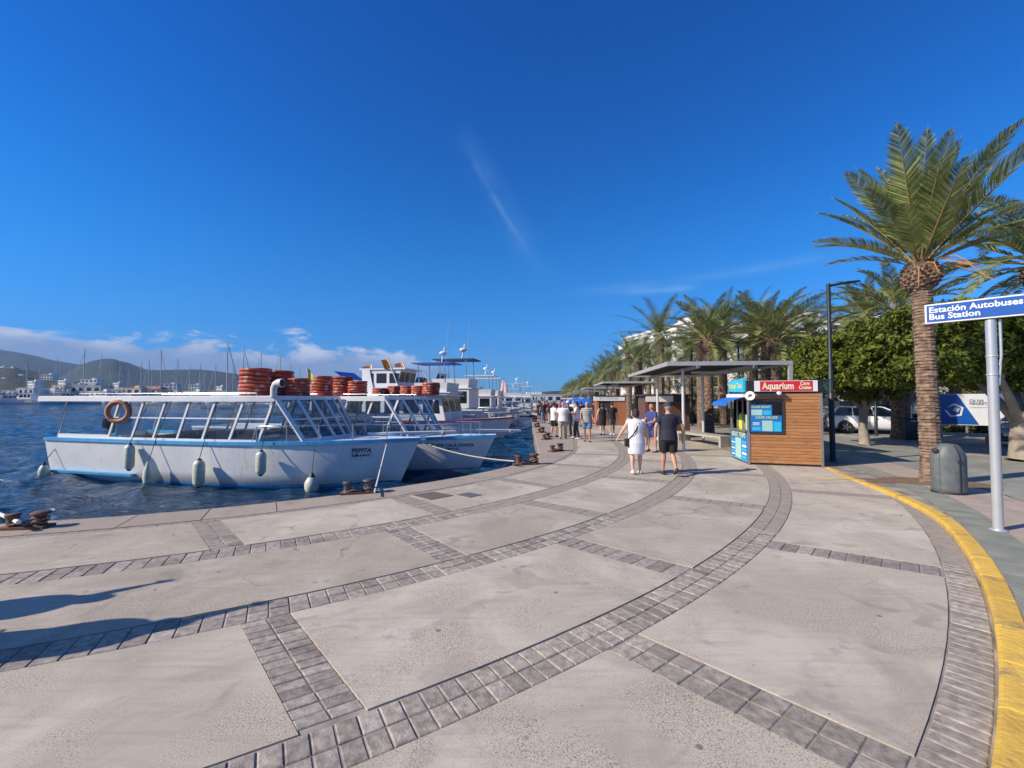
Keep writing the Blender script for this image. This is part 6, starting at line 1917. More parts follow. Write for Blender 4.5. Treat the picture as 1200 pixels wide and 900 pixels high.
for i in range(12):
    Y = 34+i*9
    rows_.append((20+(Y-22.7)*.085+rnd.uniform(-1, 1), Y, 6.0+rnd.uniform(-.4, 1.6)))
for (X, Y, h) in ((12.2, 27.5, 5.7), (19, 27, 6.0), (24, 30, 6.4), (17, 30, 6.6), (27, 26, 5.5)): rows_.append((X, Y, h))
# far crowns: one shared mesh per variant
def crown_mesh(seed, nf=34):
    rg = random.Random(seed); b = MB()
    for i in range(nf):
        f = (i+.5)/nf; az = i*2.39996; el = R(84)-R(108)*(f**1.1); L_ = 3.4*rg.uniform(.85, 1.1); dr = rg.uniform(.5, 1.2)
        pts = []; p = Vector((0, 0, 0)); ns = 6
        for k in range(ns+1):
            pts.append(p.copy()); a = el-dr*((k+1)/ns)**1.4; p = p+Vector((math.cos(a)*math.cos(az), math.cos(a)*math.sin(az), math.sin(a)))*(L_/ns)
        sd = Vector((-math.sin(az), math.cos(az), 0))
        for k in range(26):
            t = .15+.84*k/26; q = t*ns; j = min(ns-1, int(q)); c = pts[j].lerp(pts[j+1], q-j); d = (pts[j+1]-pts[j]).normalized(); u_ = sd.cross(d)*-1
            ln = .62*math.sin(PI*min(1, t*.9+.12))**.6
            for s_ in (-1, 1):
                v = (sd*s_*.75+u_*.35+d*.6).normalized(); tip = c+v*ln+Vector((0, 0, -.2*ln)); w = d*.035
                b._add([c-w, c+w, tip+w*.3], [(0, 1, 2)])
    return b.mesh('crown', M['frond_far'])
CM = [crown_mesh(41), crown_mesh(42), crown_mesh(43)]
tm_ = {}
def far_trunk(h):
    b = MB(); rg = random.Random(int(h*10)); rs = []
    z = 0
    while z < h: 
        rs.append([((.27+(.02 if int(z*4) % 2 else 0))*math.cos(2*PI*i/9), (.27+(.02 if int(z*4) % 2 else 0))*math.sin(2*PI*i/9), z) for i in range(9)]); z += .25
    rs.append([(.42*math.cos(2*PI*i/9), .42*math.sin(2*PI*i/9), h-.1) for i in range(9)]); rs.append([(.2*math.cos(2*PI*i/9), .2*math.sin(2*PI*i/9), h+.3) for i in range(9)])
    b.loft(rs, smooth=False); return b.mesh('trunk', M['ptrunk'])
TM = {k: far_trunk(k) for k in (5.0, 5.5, 6.0, 6.6, 7.2)}
for i, (X, Y, h) in enumerate(rows_):
    k = min(TM, key=lambda q: abs(q-h))
    root = thing('palm_tree', 'date palm in the rows receding down the promenade', 'palm tree', (X, Y, 0), rnd.uniform(0, 6), 'palms receding down the promenade')
    link('trunk', TM[k], root); s_ = rnd.uniform(.88, 1.1)
    link('crown', CM[i % 3], root, (0, 0, k), (0, 0, rnd.uniform(0, 6)), (s_, s_, s_))
    dpx = round(600+500*X/Y)
    root['label'] = 'receding date palm, '+('front row' if i < 22 else 'middle row' if i < 40 else 'back row' if i < 52 else 'loose group')+', '+(words[i % 22] if i < 22 else words[(i-22) % 18] if i < 40 else words[(i-40) % 12] if i < 52 else words[i-52])+' from the front'

def leaf_cloud(boxes, n, size, seed, holes=.5, nscale=.9, shell=.35):
    """leaf quads scattered in rounded box volumes with noise gaps; denser near the skin"""
    rg = np.random.RandomState(seed); V = []; F = []
    tot = sum(b[1][0]*b[1][1]*b[1][2] for b in boxes)
    for (c, r) in boxes:
        m_ = int(n*(r[0]*r[1]*r[2])/tot); k = 0; tries = 0
        while k < m_ and tries < m_*6:
            tries += 1
            p = rg.uniform(-1, 1, 3)
            q = np.abs(p)**4
            rad = q.sum()**.25
            if rad > 1+.10*noise.noise(Vector(p*3.0+seed)): continue
            if rad < 1-shell and rg.rand() < .72: continue
            w = Vector((c[0]+p[0]*r[0], c[1]+p[1]*r[1], c[2]+p[2]*r[2]))
            if noise.noise(w*nscale*1.9) < -.03 and rg.rand() < .96: continue
            k += 1
            nrm = Vector(rg.normal(0, 1, 3)+np.array([p[0], p[1], p[2]+.4])*.9).normalized()
            a = nrm.orthogonal().normalized(); a.rotate(Matrix.Rotation(rg.uniform(0, 6.28), 3, nrm)); bb = nrm.cross(a)
            s = size*rg.uniform(.7, 1.3); i0 = len(V)
            V += [w-a*s, w+bb*s*.45, w+a*s, w-bb*s*.45]; F.append((i0, i0+1, i0+2, i0+3))
    return V, F
def cloud_obj(name, V, F, mat, parent):
    me = bpy.data.meshes.new(name); me.from_pydata([tuple(v) for v in V], [], F); me.materials.append(mat); me.update()
    return link(name, me, parent)
def ficus(label, loc, th, boxes, n, seed, tr=.24, fork=1.3, group='clipped shade trees'):
    rg = random.Random(seed)
    root = thing('shade_tree', label, 'tree', loc, 0, group)
    b = MB(); b.tube([(0, 0, 0), (.02, 0, .1), (-.03, .02, th*.5), (.03, .0, th)], [tr*1.45, tr*1.15, tr*.85, tr*.95], 12); b.build('trunk', M['bark'], root)
    for k in range(6):
        a = k*PI/3+rg.uniform(-.3, .3); rr = rg.uniform(.8, 1.6); b = MB()
        b.tube([(.03, 0, th-.15), (rr*.45*math.cos(a), rr*.45*math.sin(a), th+.55), (rr*math.cos(a), rr*math.sin(a), th+1.3), (rr*1.5*math.cos(a+.2), rr*1.5*math.sin(a+.2), th+1.9)], [tr*.6, tr*.42, tr*.26, tr*.1], 8)
        b.build('branch', M['bark'], root)
    V, F = leaf_cloud(boxes, n, .085, seed)
    cloud_obj('crown', V, F, M['ficus'], root)
    return root
gt = G(1013, 522)
ficus('clipped green shade tree with white trunk in front of the white car', (gt.x, gt.y, .008), 1.55, [((-.6, 0, 3.35), (1.8, 1.7, 1.15)), ((.5, .2, 3.5), (1.1, 1.4, 1.1)), ((-1.7, -.2, 3.1), (1.0, 1.3, 1.0)), ((-.2, .0, 2.4), (1.4, 1.3, .6))], 30000, 3, .17)
gt = G(1196, 541)
ficus('wide clipped shade tree with pale forked trunk at the right edge', (gt.x+.1, gt.y, .02), 1.15, [((-1.6, 1.0, 3.6), (1.9, 2.0, 1.3)), ((1.4, .8, 3.5), (1.9, 2.0, 1.4)), ((-2.6, 1.8, 3.0), (1.0, 1.2, .8))], 30000, 8, .30)
g2 = Vector((24.6, 26.5, 0))
ficus('clipped shade tree filling the gap behind the nearest palm trunk', g2, 1.7, [((0, 0, 4.9), (2.8, 2.0, 2.1)), ((-2.6, .5, 4.7), (1.7, 1.8, 2.0))], 24000, 12, .24)
ficus('clipped shade tree at the far right behind the billboard', Vector((29.0, 24.5, 0)), 1.7, [((0, 0, 4.6), (3.0, 2.0, 2.0))], 16000, 14, .24)
ficus('clipped shade tree behind the ticket kiosk', Vector((20.6, 30.0, 0)), 1.9, [((0.3, 0, 4.6), (2.4, 2.0, 2.0))], 14000, 15, .2)
for i, (X, Y) in enumerate(((22, 36), (29, 34), (36, 33), (20, 46), (28, 47))):
    ficus('dark leafy tree in the planted strip behind the palms', Vector((X, Y, 0)), 1.8, [((0, 0, 3.9), (2.8, 2.6, 1.9))], 9000, 30+i, .22, group='leafy trees behind the palms')['label'] = 'leafy tree in the strip behind the palms, '+('nearest to the white car', 'second beyond the white car', 'far right beyond the cars', 'behind the first palms left', 'farthest one behind the palms')[i]
# low hedges along the planted strip
def hedge(label, c, r, n, seed):
    root = thing('hedge', label, 'hedge', (c[0], c[1], 0), 0)
    V, F = leaf_cloud([((0, 0, r[2]), r)], n, .09, seed); cloud_obj('foliage', V, F, M['shrub'], root)
    b = MB(); 
    for k in range(5): b.tube([(-r[0]*.8+k*r[0]*.4, 0, 0), (-r[0]*.8+k*r[0]*.4+.1, 0, r[2])], .03, 5)
    b.build('stem', M['bark_d'], root)
hedge('low clipped hedge below the white billboard', (25.2, 22.6), (3.8, .55, .40), 9000, 51)
hedge('low hedge left of the billboard beyond the black bin', (25.5, 27.5), (3.2, .6, .38), 6000, 52)
hedge('long shrub border under the palms beyond the slab bench', (15.0, 34.0), (5.0, 1.2, .55), 9000, 53)
hedge('long shrub border further down under the palms', (17.0, 48.0), (5.0, 2.2, .7), 9000, 54)
hedge('shrubs beneath the far palm row', (19.0, 66.0), (5.0, 6, .9), 9000, 55)

# ---- buildings behind the trees
building('apartment_building', 'tall white apartment building showing above the palms', 36, 88, 0, 26, 14, 15.5, 'white_wall', 6, 7, R(-75), 'flat', None, balcony=True)
building('apartment_building', 'white apartment building glimpsed between the two front palms', 37, 62, 0, 24, 14, 11.5, 'white_wall', 5, 7, R(-20), 'flat', None, balcony=True)
building('apartment_building', 'pale low building behind the parked cars', 34, 44, 0, 20, 10, 6.5, 'white_wall', 3, 6, R(-12), 'flat', None, balcony=True)
building('apartment_building', 'pink walled low building behind the black litter bin', 55, 46, 0, 18, 10, 6.8, 'pink_wall', 2, 5, R(-15), 'tile', None, balcony=True)
building('apartment_building', 'white building behind the billboard at the right edge', 74, 50, 0, 20, 10, 9, 'white_wall', 3, 6, R(-30), 'flat', None, balcony=True)
building('apartment_building', 'cream building far behind the shelters', 40, 130, 0, 30, 14, 9, 'cream_wall', 4, 8, R(-80), 'flat', None)
building('apartment_building', 'long white low building at the end of the promenade', 8, 330, -1, 60, 10, 5.5, 'white_wall', 1, 10, R(5), 'flat', None)
# road strip behind the trees
b = MB(); b.quad((14, 24.6, .022), (70, 20.5, .022), (70, 30.5, .022), (14, 34.6, .022)); tag(b.build('road', M['asphalt']), kind='structure')
# white market tent
tt = thing('market_tent', 'small white peaked tent behind the white car', 'tent', (27.6, 34.5, 0), 0)
b = MB(); b._add([(-1.6, -1.6, 2.3), (1.6, -1.6, 2.3), (1.6, 1.6, 2.3), (-1.6, 1.6, 2.3), (0, 0, 3.3), (-1.6, -1.6, 2.0), (1.6, -1.6, 2.0), (1.6, 1.6, 2.0), (-1.6, 1.6, 2.0)], [(0, 1, 4), (1, 2, 4), (2, 3, 4), (3, 0, 4), (0, 1, 6, 5), (1, 2, 7, 6), (2, 3, 8, 7), (3, 0, 5, 8)]); b.build('canopy', M['sign_white'], tt)
for sx in (-1.55, 1.55):
    for sy in (-1.55, 1.55): MB().tube([(sx, sy, 0), (sx, sy, 2.3)], .03, 6).build('leg', M['galv'], tt)

# ================================================================= CARS
M['car_white'] = mk('white_car_paint', (.72, .72, .72), .25, var=.02, coat=.8)
M['car_grey'] = mk('grey_car_paint', (.12, .13, .14), .25, .3, var=.05, coat=.8)
M['car_silver'] = mk('silver_green_car_paint', (.36, .39, .37), .25, .4, var=.05, coat=.8)
M['tyre'] = mk('tyre_rubber', (.02, .02, .02), .8)
M['rim'] = mk('alloy_rim', (.45, .46, .47), .3, .8)
M['headlamp'] = mk('headlamp_glass', (.55, .57, .60), .1, spec=.9)
M['tail'] = mk('tail_lamp_red', (.30, .01, .01), .2)
def car(label, loc, rz, paint, L=4.3, W=1.78, Hh=1.46, suv=0):
    root = thing('parked_car', label, 'car', loc, rz, None)
    # stations along x: (x, half width, sill z, belt z, roof z or None, roof half width)
    S = [(-.50, .60, .42, .62, .66), (-.485, .80, .28, .78, .86), (-.44, .94, .24, .90, .96), (-.30, 1.0, .22, .92, .97), (0, 1.0, .22, .90, .95), (.20, 1.0, .22, .87, .92), (.32, .98, .22, .80, .86), (.42, .93, .24, .70, .76), (.475, .82, .26, .60, .66), (.50, .62, .34, .50, .54)]
    b = MB(); rings = []
    for fx, fw, z0, zb, zt in S:
        w = W/2*fw; k = (Hh+suv)/1.46; zb *= k; zt *= k
        half = [(w*.90, z0), (w, z0+.14), (w*1.01, (z0+zb)/2), (w*.965, zb), (w*.86, zt)]
        ring = [(fx*L, -y, z) for y, z in half]+[(fx*L, y, z) for y, z in reversed(half)]
        rings.append(ring)
    b.loft(rings); b.build('body', paint, root)
    # greenhouse: glass shell with painted roof and pillars
    k = (Hh+suv)
    bx = [(-.47, .90), (.23, .86)]; tx = [(-.38, k*.975), (.035, k*.985)]
    gw, rw = W/2*.92, W/2*.74
    B_ = [(-.465*L, gw*.93), (-.30*L, gw), (.10*L, gw), (.27*L, gw*.9)]; T_ = [(-.385*L, rw*.92), (-.28*L, rw), (.0*L, rw), (.06*L, rw*.95)]
    zb = k*.645; zt = k*.965
    g = MB(); rg_ = []
    for f in (0, .5, 1.0):
        ring = [((1-f)*x0+f*x1, -((1-f)*y0+f*y1), zb+(zt-zb)*f) for (x0, y0), (x1, y1) in zip(B_, T_)]
        ring += [((1-f)*x0+f*x1, ((1-f)*y0+f*y1), zb+(zt-zb)*f) for (x0, y0), (x1, y1) in reversed(list(zip(B_, T_)))]
        rg_.append(ring)
    g.loft(rg_, smooth=False); g.build('windows', M['darkglass'], root)
    r_ = MB(); top = [(x*1.0, -y) for x, y in T_]+[(x, y) for x, y in reversed(T_)]
    r_.prism([(x*1.03, y*1.04) for x, y in top], zt-.02, zt+.02); r_.prism([(x*.9, y*.8) for x, y in top], zt+.021, zt+.045); r_.build('roof', paint, root)
    for sgn in (-1, 1):
        for i, (f0, wd) in enumerate(((0, .10), (1, .05), (2, .06), (3, .06))):
            q = MB(); (x0, y0), (x1, y1) = B_[f0], T_[f0]
            if f0 == 1: x0 += .25; x1 += .15
            if f0 == 2: x0 -= .55; x1 -= .25
            q.bar((x0, sgn*(y0+.012), zb-.02), (x1, sgn*(y1+.012), zt), wd, .035, up=(0, 1, 0)); q.build('pillar', paint, root)
        q = MB(); q.box((.17*L, sgn*(gw+.10), zb+.06), (.12, .18, .12)); q.build('wing_mirror', paint, root)
        q = MB(); q.loft([[(.49*L, sgn*W*.30, .60*k/1.46), (.49*L, sgn*W*.30, .68*k/1.46)], [(.455*L, sgn*W*.42, .62*k/1.46), (.45*L, sgn*W*.42, .72*k/1.46)], [(.40*L, sgn*W*.475, .68*k/1.46), (.395*L, sgn*W*.475, .76*k/1.46)]], cap=False, closed=False)
        for i_, v in enumerate(q.v): q.v[i_] = (v[0]+.02, v[1]*1.012, v[2])
        q.build('headlight', M['headlamp'], root)
        q = MB(); q.box((-.485*L, sgn*W*.37, .82*k/1.46), (.05, .22, .14)); q.build('tail_light', M['tail'], root)
        for dxx in (-.06, .14):
            q = MB(); q.box((dxx*L-.1, sgn*(W/2*1.005), .60), (.012, .012, .52)); q.build('door_gap', M['dark'], root)
        q = MB(); q.box((-.02*L, sgn*(W/2*1.0+.01), .80*k/1.46), (.16, .03, .03)); q.build('door_handle', M['rim'], root)
        for fx in (-.315, .315):
            wx = fx*L; a = MB(); a.lathe([(.38, -.01), (.38, .01)], 20, smooth=False); a.build('wheel_arch', M['dark'], root, loc=(wx, sgn*(W/2*.985), .33), rot=(PI/2, 0, 0))
            w_ = MB(); w_.lathe([(.20, -.11), (.29, -.115), (.32, -.08), (.325, 0), (.32, .08), (.29, .115), (.20, .11)], 22); wh = w_.build('wheel', M['tyre'], root, loc=(wx, sgn*(W/2-.08), .325), rot=(PI/2, 0, 0))
            a = MB()
            for s2 in (-1, 1): a.lathe([(.03, s2*.085), (.20, s2*.10), (.21, s2*.112)], 16, cap=False)
            for k5 in range(5):
                an = k5*2*PI/5
                for s2 in (-1, 1): a.bar((.03*math.cos(an), .03*math.sin(an), s2*.114), (.2*math.cos(an), .2*math.sin(an), s2*.116), .05, .01)
            a.build('rim', M['rim'], wh)
    q = MB(); q.box((.49*L, 0, .42), (.10, W*.62, .20)); q.build('grille', M['dark'], root)
    q = MB(); q.box((.507*L, 0, .46), (.03, .50, .11)); q.build('number_plate', M['sign_white'], root)
    q = MB(); q.box((0, 0, .24), (L*.9, W*.86, .12)); q.build('underbody', M['dark'], root)
    return root
car('white hatchback parked across the plaza, seen behind the white tree trunk', (19.75, 23.3, .03), R(-30), M['car_white'])
car('dark grey car parked behind the white hatchback', (26.5, 30.2, .03), R(-30), M['car_grey'])
car('pale silver green car at the right edge behind the sign pole', (21.4, 17.3, .02), R(200), M['car_silver'])
car('dark parked car beyond the palms left of the ticket kiosk', (21.0, 33.0, .03), R(175), M['car_grey'])

# ================================================================= PEOPLE
M['skin'] = mk('tanned_skin', (.50, .26, .17), .6, var=.08, scale=12)
M['skin_light'] = mk('fair_skin', (.62, .38, .28), .6, var=.06, scale=12)
M['skin_red'] = mk('sunburnt_skin', (.52, .22, .14), .6, var=.08, scale=12)
def cloth(name, c, **k): return mk(name, c, .85, scale=14, bump=.35, bscale=22, **k)
M['c_white'] = cloth('white_cloth', (.74, .74, .74), col2=(.66, .66, .67))
M['c_navy'] = cloth('navy_cloth', (.016, .017, .032), col2=(.025, .026, .045))
M['c_black'] = cloth('black_cloth', (.012, .012, .014))
M['c_blue'] = cloth('blue_cloth', (.03, .06, .20))
M['c_denim'] = cloth('denim', (.10, .19, .32))
M['c_grey'] = cloth('grey_cloth', (.10, .105, .12))
M['c_beige'] = cloth('beige_cloth', (.42, .35, .26))
M['c_red'] = cloth('red_cloth_shirt', (.35, .03, .03))
M['c_wine'] = cloth('dark_wine_cloth', (.08, .015, .02))
M['c_dkgrey'] = cloth('charcoal_cloth', (.04, .042, .05))
M['hair_d'] = mk('dark_brown_hair', (.035, .018, .012), .7, scale=20, bump=.5, bscale=60)
M['hair_g'] = mk('grey_hair', (.28, .26, .24), .7, scale=20, bump=.5, bscale=60)
M['shoe_w'] = mk('white_shoe', (.72, .71, .70), .6)
M['shoe_d'] = mk('dark_shoe', (.03, .025, .025), .6)
M['sock'] = mk('pale_sole', (.55, .50, .46), .7)
def stripes_mat():
    m, n, l, p = new_mat('striped_cloth')
    tc = n.new('ShaderNodeTexCoord'); sp = n.new('ShaderNodeSeparateXYZ'); l.new(tc.outputs['Object'], sp.inputs[0])
    a = n.new('ShaderNodeMath'); a.operation = 'MULTIPLY'; l.new(sp.outputs[2], a.inputs[0]); a.inputs[1].default_value = 2*PI/.085
    s = n.new('ShaderNodeMath'); s.operation = 'SINE'; l.new(a.outputs[0], s.inputs[0])
    g = n.new('ShaderNodeMath'); g.operation = 'GREATER_THAN'; l.new(s.outputs[0], g.inputs[0]); g.inputs[1].default_value = .35
    mx = n.new('ShaderNodeMix'); mx.data_type = 'RGBA'; l.new(g.outputs[0], mx.inputs['Factor']); mx.inputs['A'].default_value = (.17, .17, .18, 1); mx.inputs['B'].default_value = (.55, .54, .52, 1)
    l.new(mx.outputs['Result'], p.inputs['Base Color']); p.inputs['Roughness'].default_value = .85
    return m
M['c_stripe'] = stripes_mat()

def remeshed(b, voxel, name, mat, parent, extra=None):
    """one continuous surface from overlapping shapes; extra (fingers) is joined on afterwards"""
    me = b.mesh(name, mat); o = bpy.data.objects.new(name, me); C.objects.link(o)
    md = o.modifiers.new('r', 'REMESH'); md.mode = 'VOXEL'; md.voxel_size = voxel; md.use_smooth_shade = True
    sm = o.modifiers.new('s', 'SMOOTH'); sm.iterations = 3; sm.factor = .5
    dg = bpy.context.evaluated_depsgraph_get(); dg.update()
    m2 = bpy.data.meshes.new_from_object(o.evaluated_get(dg)); bpy.data.objects.remove(o)
    if extra is not None:
        bm = bmesh.new(); bm.from_mesh(m2); me3 = extra.mesh('x', mat); bm.from_mesh(me3); bm.to_mesh(m2); bm.free()
        for p in m2.polygons: p.use_smooth = True
    m2.materials.clear(); m2.materials.append(mat); m2.name = name
    return link(name, m2, parent)
def ering(c, rx, ry, n=14, tilt=0):
    return [(c[0]+rx*math.cos(2*PI*k/n), c[1]+ry*math.sin(2*PI*k/n), c[2]+tilt*math.sin(2*PI*k/n)) for k in range(n)]
def person(label, loc, rz, H=1.75, skin='skin', top='c_white', bottom='c_black', hair='hair_d', shoes='shoe_d', lower='shorts', upper='tee',
           build=1.0, legs=((.10, .02), (-.10, -.02)), arms=(((.30, -.02, 1.16), (.33, .03, .93)), ((-.30, -.02, 1.16), (-.33, .03, .93))),
           knees=None, hat=None, bag=None, lean=0.0, head_turn=0.0, voxel=.017, group=None, long_hair=False, bald=False):
    """stands at loc facing local +y. legs: foot (forward, lift) per side given as y offsets; arms: elbow and wrist points for right(+x) and left(-x)"""
    k = H/1.75; bw = build
    root = thing('person', label, 'person', loc, rz, group)
    def V_(x, y, z): return Vector((x*k, (y+lean*max(0, z-.9))*k, z*k))
    hips = [V_(.095*bw, 0, .90), V_(-.095*bw, 0, .90)]
    feet = []; kn = []
    for i, s in enumerate((1, -1)):
        fy, lift = legs[i]
        ank = V_(.10*s*max(1, bw*.95), fy, .085+lift); feet.append(ank)
        if knees: kk = V_(.10*s, knees[i][0], knees[i][1])
        else:
            mid = (hips[i]+ank)/2; kk = Vector((mid.x, mid.y+.03*k+abs(lift)*.6*k, mid.z+.02*k))
        kn.append(kk)
    b = MB(); fx = MB()
    # torso
    T = [(.84, .15, .11), (.92, .168, .125), (1.0, .160, .120), (1.10, .145, .108), (1.22, .160, .118), (1.33, .178, .118), (1.40, .170, .105), (1.455, .105, .08), (1.50, .056, .06)]
    tr = []
    for z, rx, ry in T:
        c = V_(0, 0, z); wob = bw if z < 1.42 else 1+(bw-1)*.3
        tr.append(ering(c, rx*k*wob, ry*k*(wob**1.3)))
    b.loft(tr)
    b.tube([V_(0, 0, 1.44), V_(0, .012, 1.56)], [.060*k, .056*k], 10)
    hc = V_(0, .02, 1.635)
    Hm = Matrix.Rotation(head_turn, 3, 'Z')
    b.ell(hc, (.074*k, .092*k, .112*k), 14, 10, Hm)
    b.ell(hc+Hm @ Vector((0, .035*k, -.065*k)), (.052*k, .055*k, .055*k), 12, 8)
    b.ell(hc+Hm @ Vector((0, .098*k, -.012*k)), (.014*k, .022*k, .026*k), 8, 6)
    for s in (-1, 1): b.ell(hc+Hm @ Vector((s*.077*k, -.005*k, -.008*k)), (.012*k, .02*k, .032*k), 8, 6)
    b.ell(hc+Hm @ Vector((0, .082*k, -.062*k)), (.026*k, .014*k, .008*k), 8, 6)
    for i, s in enumerate((1, -1)):
        sh_ = V_(.178*s*(1+(bw-1)*.6), 0, 1.405); el = V_(arms[i][0][0], arms[i][0][1], arms[i][0][2]); wr = V_(arms[i][1][0], arms[i][1][1], arms[i][1][2])
        b.tube([sh_+Vector((-.05*s*k, 0, .0)), sh_, sh_.lerp(el, .3), el, el.lerp(wr, .25), wr], [.055*k, .056*k*bw**.5, .050*k*bw**.7, .040*k*bw**.6, .041*k*bw**.5, .027*k], 10)
        d = (wr-el).normalized(); palm_ = wr+d*.045*k
        acr = Vector((0, 1, 0)) if abs(d.y) < .8 else Vector((0, 0, 1)); acr = (acr-d*acr.dot(d)).normalized(); th_ = d.cross(acr).normalized()
        Mx = Matrix((th_, acr, d)).transposed()
        b.ell(palm_, (.017*k, .040*k, .052*k), 10, 8, Mx)
        for f in range(4):
            base = palm_+d*.035*k+acr*(f-1.5)*.019*k; ln = (.070, .078, .074, .058)[f]*k; cu_ = th_*(-s)*.012*k
            fx.tube([base-d*.015*k, base+d*ln*.5+cu_*.5, base+d*ln*.85+cu_*2.2], [.0095*k, .0085*k, .0065*k], 6)
        tb_ = palm_+acr*.034*k-d*.01*k
        fx.tube([tb_, tb_+(acr*.7+d*.7)*.03*k, tb_+(acr*.45+d*.95)*.055*k], [.011*k, .0095*k, .007*k], 6)
        # legs
        b.tube([hips[i]+Vector((0, 0, .03*k)), hips[i].lerp(kn[i], .35), kn[i], kn[i].lerp(feet[i], .3)+Vector((0, -.012*k, 0)), kn[i].lerp(feet[i], .75), feet[i]], [.092*k*bw, .083*k*bw, .055*k*bw**.7, .058*k*bw**.7, .036*k, .033*k], 12)
        b.ell(feet[i]+Vector((0, .05*k, -.045*k)), (.038*k, .11*k, .035*k), 10, 6)
    remeshed(b, voxel*k, 'body', M[skin], root, fx)
    # shoes
    for i in range(2):
        sb_ = MB(); a = feet[i]; pitch = -min(.9, legs[i][1]*4.5) if legs[i][0] < 0 else 0
        Mr = Matrix.Rotation(pitch, 3, 'X')
        rr = []
        for y, w, h0, h1 in ((-.085, .025, -.075, -.01), (-.07, .038, -.085, .015), (-.02, .043, -.087, .025), (.05, .045, -.087, -.015), (.12, .048, -.087, -.035), (.165, .036, -.085, -.052), (.185, .015, -.08, -.065)):
            cz = (h0+h1)/2; rr.append([a+Mr @ Vector((w*k*math.cos(q), y*k, (cz+(h1-h0)/2*math.sin(q))*k)) for q in [2*PI*j/10 for j in range(10)]])
        sb_.loft(rr); sh_o = sb_.build('shoe', M[shoes], root)
    # upper garment
    u = MB(); inf = 1.10; zlo = .90 if lower != 'dress' else .62
    if upper != 'none':
        rings = []
        bot = .93 if lower != 'dress' else 1.0
        for z, rx, ry in ([(.84, .175, .135)] if lower not in ('dress',) else [])+[t for t in T if t[0] >= .9]:
            if z > 1.47: z, rx, ry = 1.475, .075, .075
            c = V_(0, 0, z); wob = bw if z < 1.42 else 1+(bw-1)*.3
            rings.append(ering(c, (rx*inf+.010)*k*wob, (ry*inf+.010)*k*(wob**1.3), 18))
        if lower == 'dress':
            pre = []
            for z, rx, ry in ((.54, .185, .15), (.60, .192, .155), (.72, .20, .16), (.84, .205, .165)):
                pre.append(ering(V_(0, 0, z), rx*k*bw, ry*k*bw**1.1, 18))
            rings = pre+rings
        u.loft(rings)
        sl = {'tee': .62, 'tank': 0.0, 'cap': .22, 'long': 1.0}[upper]
        for i, s in enumerate((1, -1)):
            sh_ = V_(.178*s*(1+(bw-1)*.6), 0, 1.405); el = V_(*arms[i][0]); wr = V_(*arms[i][1])
            if sl > 0:
                e = sh_.lerp(el, sl)
                pts = [sh_+Vector((-.07*s*k, 0, .0)), sh_, sh_.lerp(e, .5), e]; rs = [.07*k, .072*k*bw**.5, .070*k*bw**.5, .066*k*bw**.5]
                if upper == 'long': pts += [el.lerp(wr, .5), wr]; rs = rs[:3]+[.055*k, .048*k, .040*k]
                u.tube(pts, rs, 12)
        remeshed(u, voxel*.9*k, 'dress' if lower == 'dress' else 'shirt', M[top], root)
    # lower garment
    if lower in ('shorts', 'trousers', 'skirt'):
        g = MB()
        g.loft([ering(V_(0, 0, z), rx*k*bw, ry*k*bw**1.2, 18) for z, rx, ry in ((.80, .165, .13), (.86, .182, .14), (.95, .180, .138), (1.02, .168, .13))])
        for i in range(2):
            if lower == 'shorts':
                e = hips[i].lerp(kn[i], .86); g.tube([hips[i]+Vector((0, 0, .03*k)), hips[i].lerp(kn[i], .45), e], [.105*k*bw, .105*k*bw, .098*k*bw], 14)
            elif lower == 'trousers':
                g.tube([hips[i]+Vector((0, 0, .03*k)), hips[i].lerp(kn[i], .45), kn[i], feet[i]+Vector((0, 0, .0))], [.105*k*bw, .098*k*bw, .078*k, .066*k], 14)
        if lower == 'skirt':
            g.loft([ering(V_(0, 0, z), rx*k*bw, ry*k*bw, 18) for z, rx, ry in ((.52, .21, .17), (.7, .20, .16), (.9, .18, .14))])
        remeshed(g, voxel*.9*k, {'shorts': 'shorts', 'trousers': 'trousers', 'skirt': 'skirt'}[lower], M[bottom], root)
    # hair
    if not bald:
        hb_ = MB(); hb_.ell(hc+Hm @ Vector((0, -.018*k, .022*k)), (.084*k, .096*k, .108*k), 14, 10, Hm)
        if long_hair: hb_.ell(hc+Hm @ Vector((0, -.05*k, -.03*k)), (.088*k, .065*k, .12*k), 12, 8)
        hb_.build('hair', M[hair], root)
    if hat:
        hb_ = MB(); hb_.lathe([(.094*k, -.005), (.098*k, .03*k), (.090*k, .075*k), (.055*k, .105*k), (.01, .115*k)], 16, c=tuple(hc+Vector((0, -.005*k, .02*k))), sy=1.12)
        pk_ = hc+Hm @ Vector((0, .12*k, .025*k)); hb_.ell(pk_, (.065*k, .07*k, .010*k), 12, 6, Hm)
        hb_.build('cap', M[hat], root)
    return root, V_
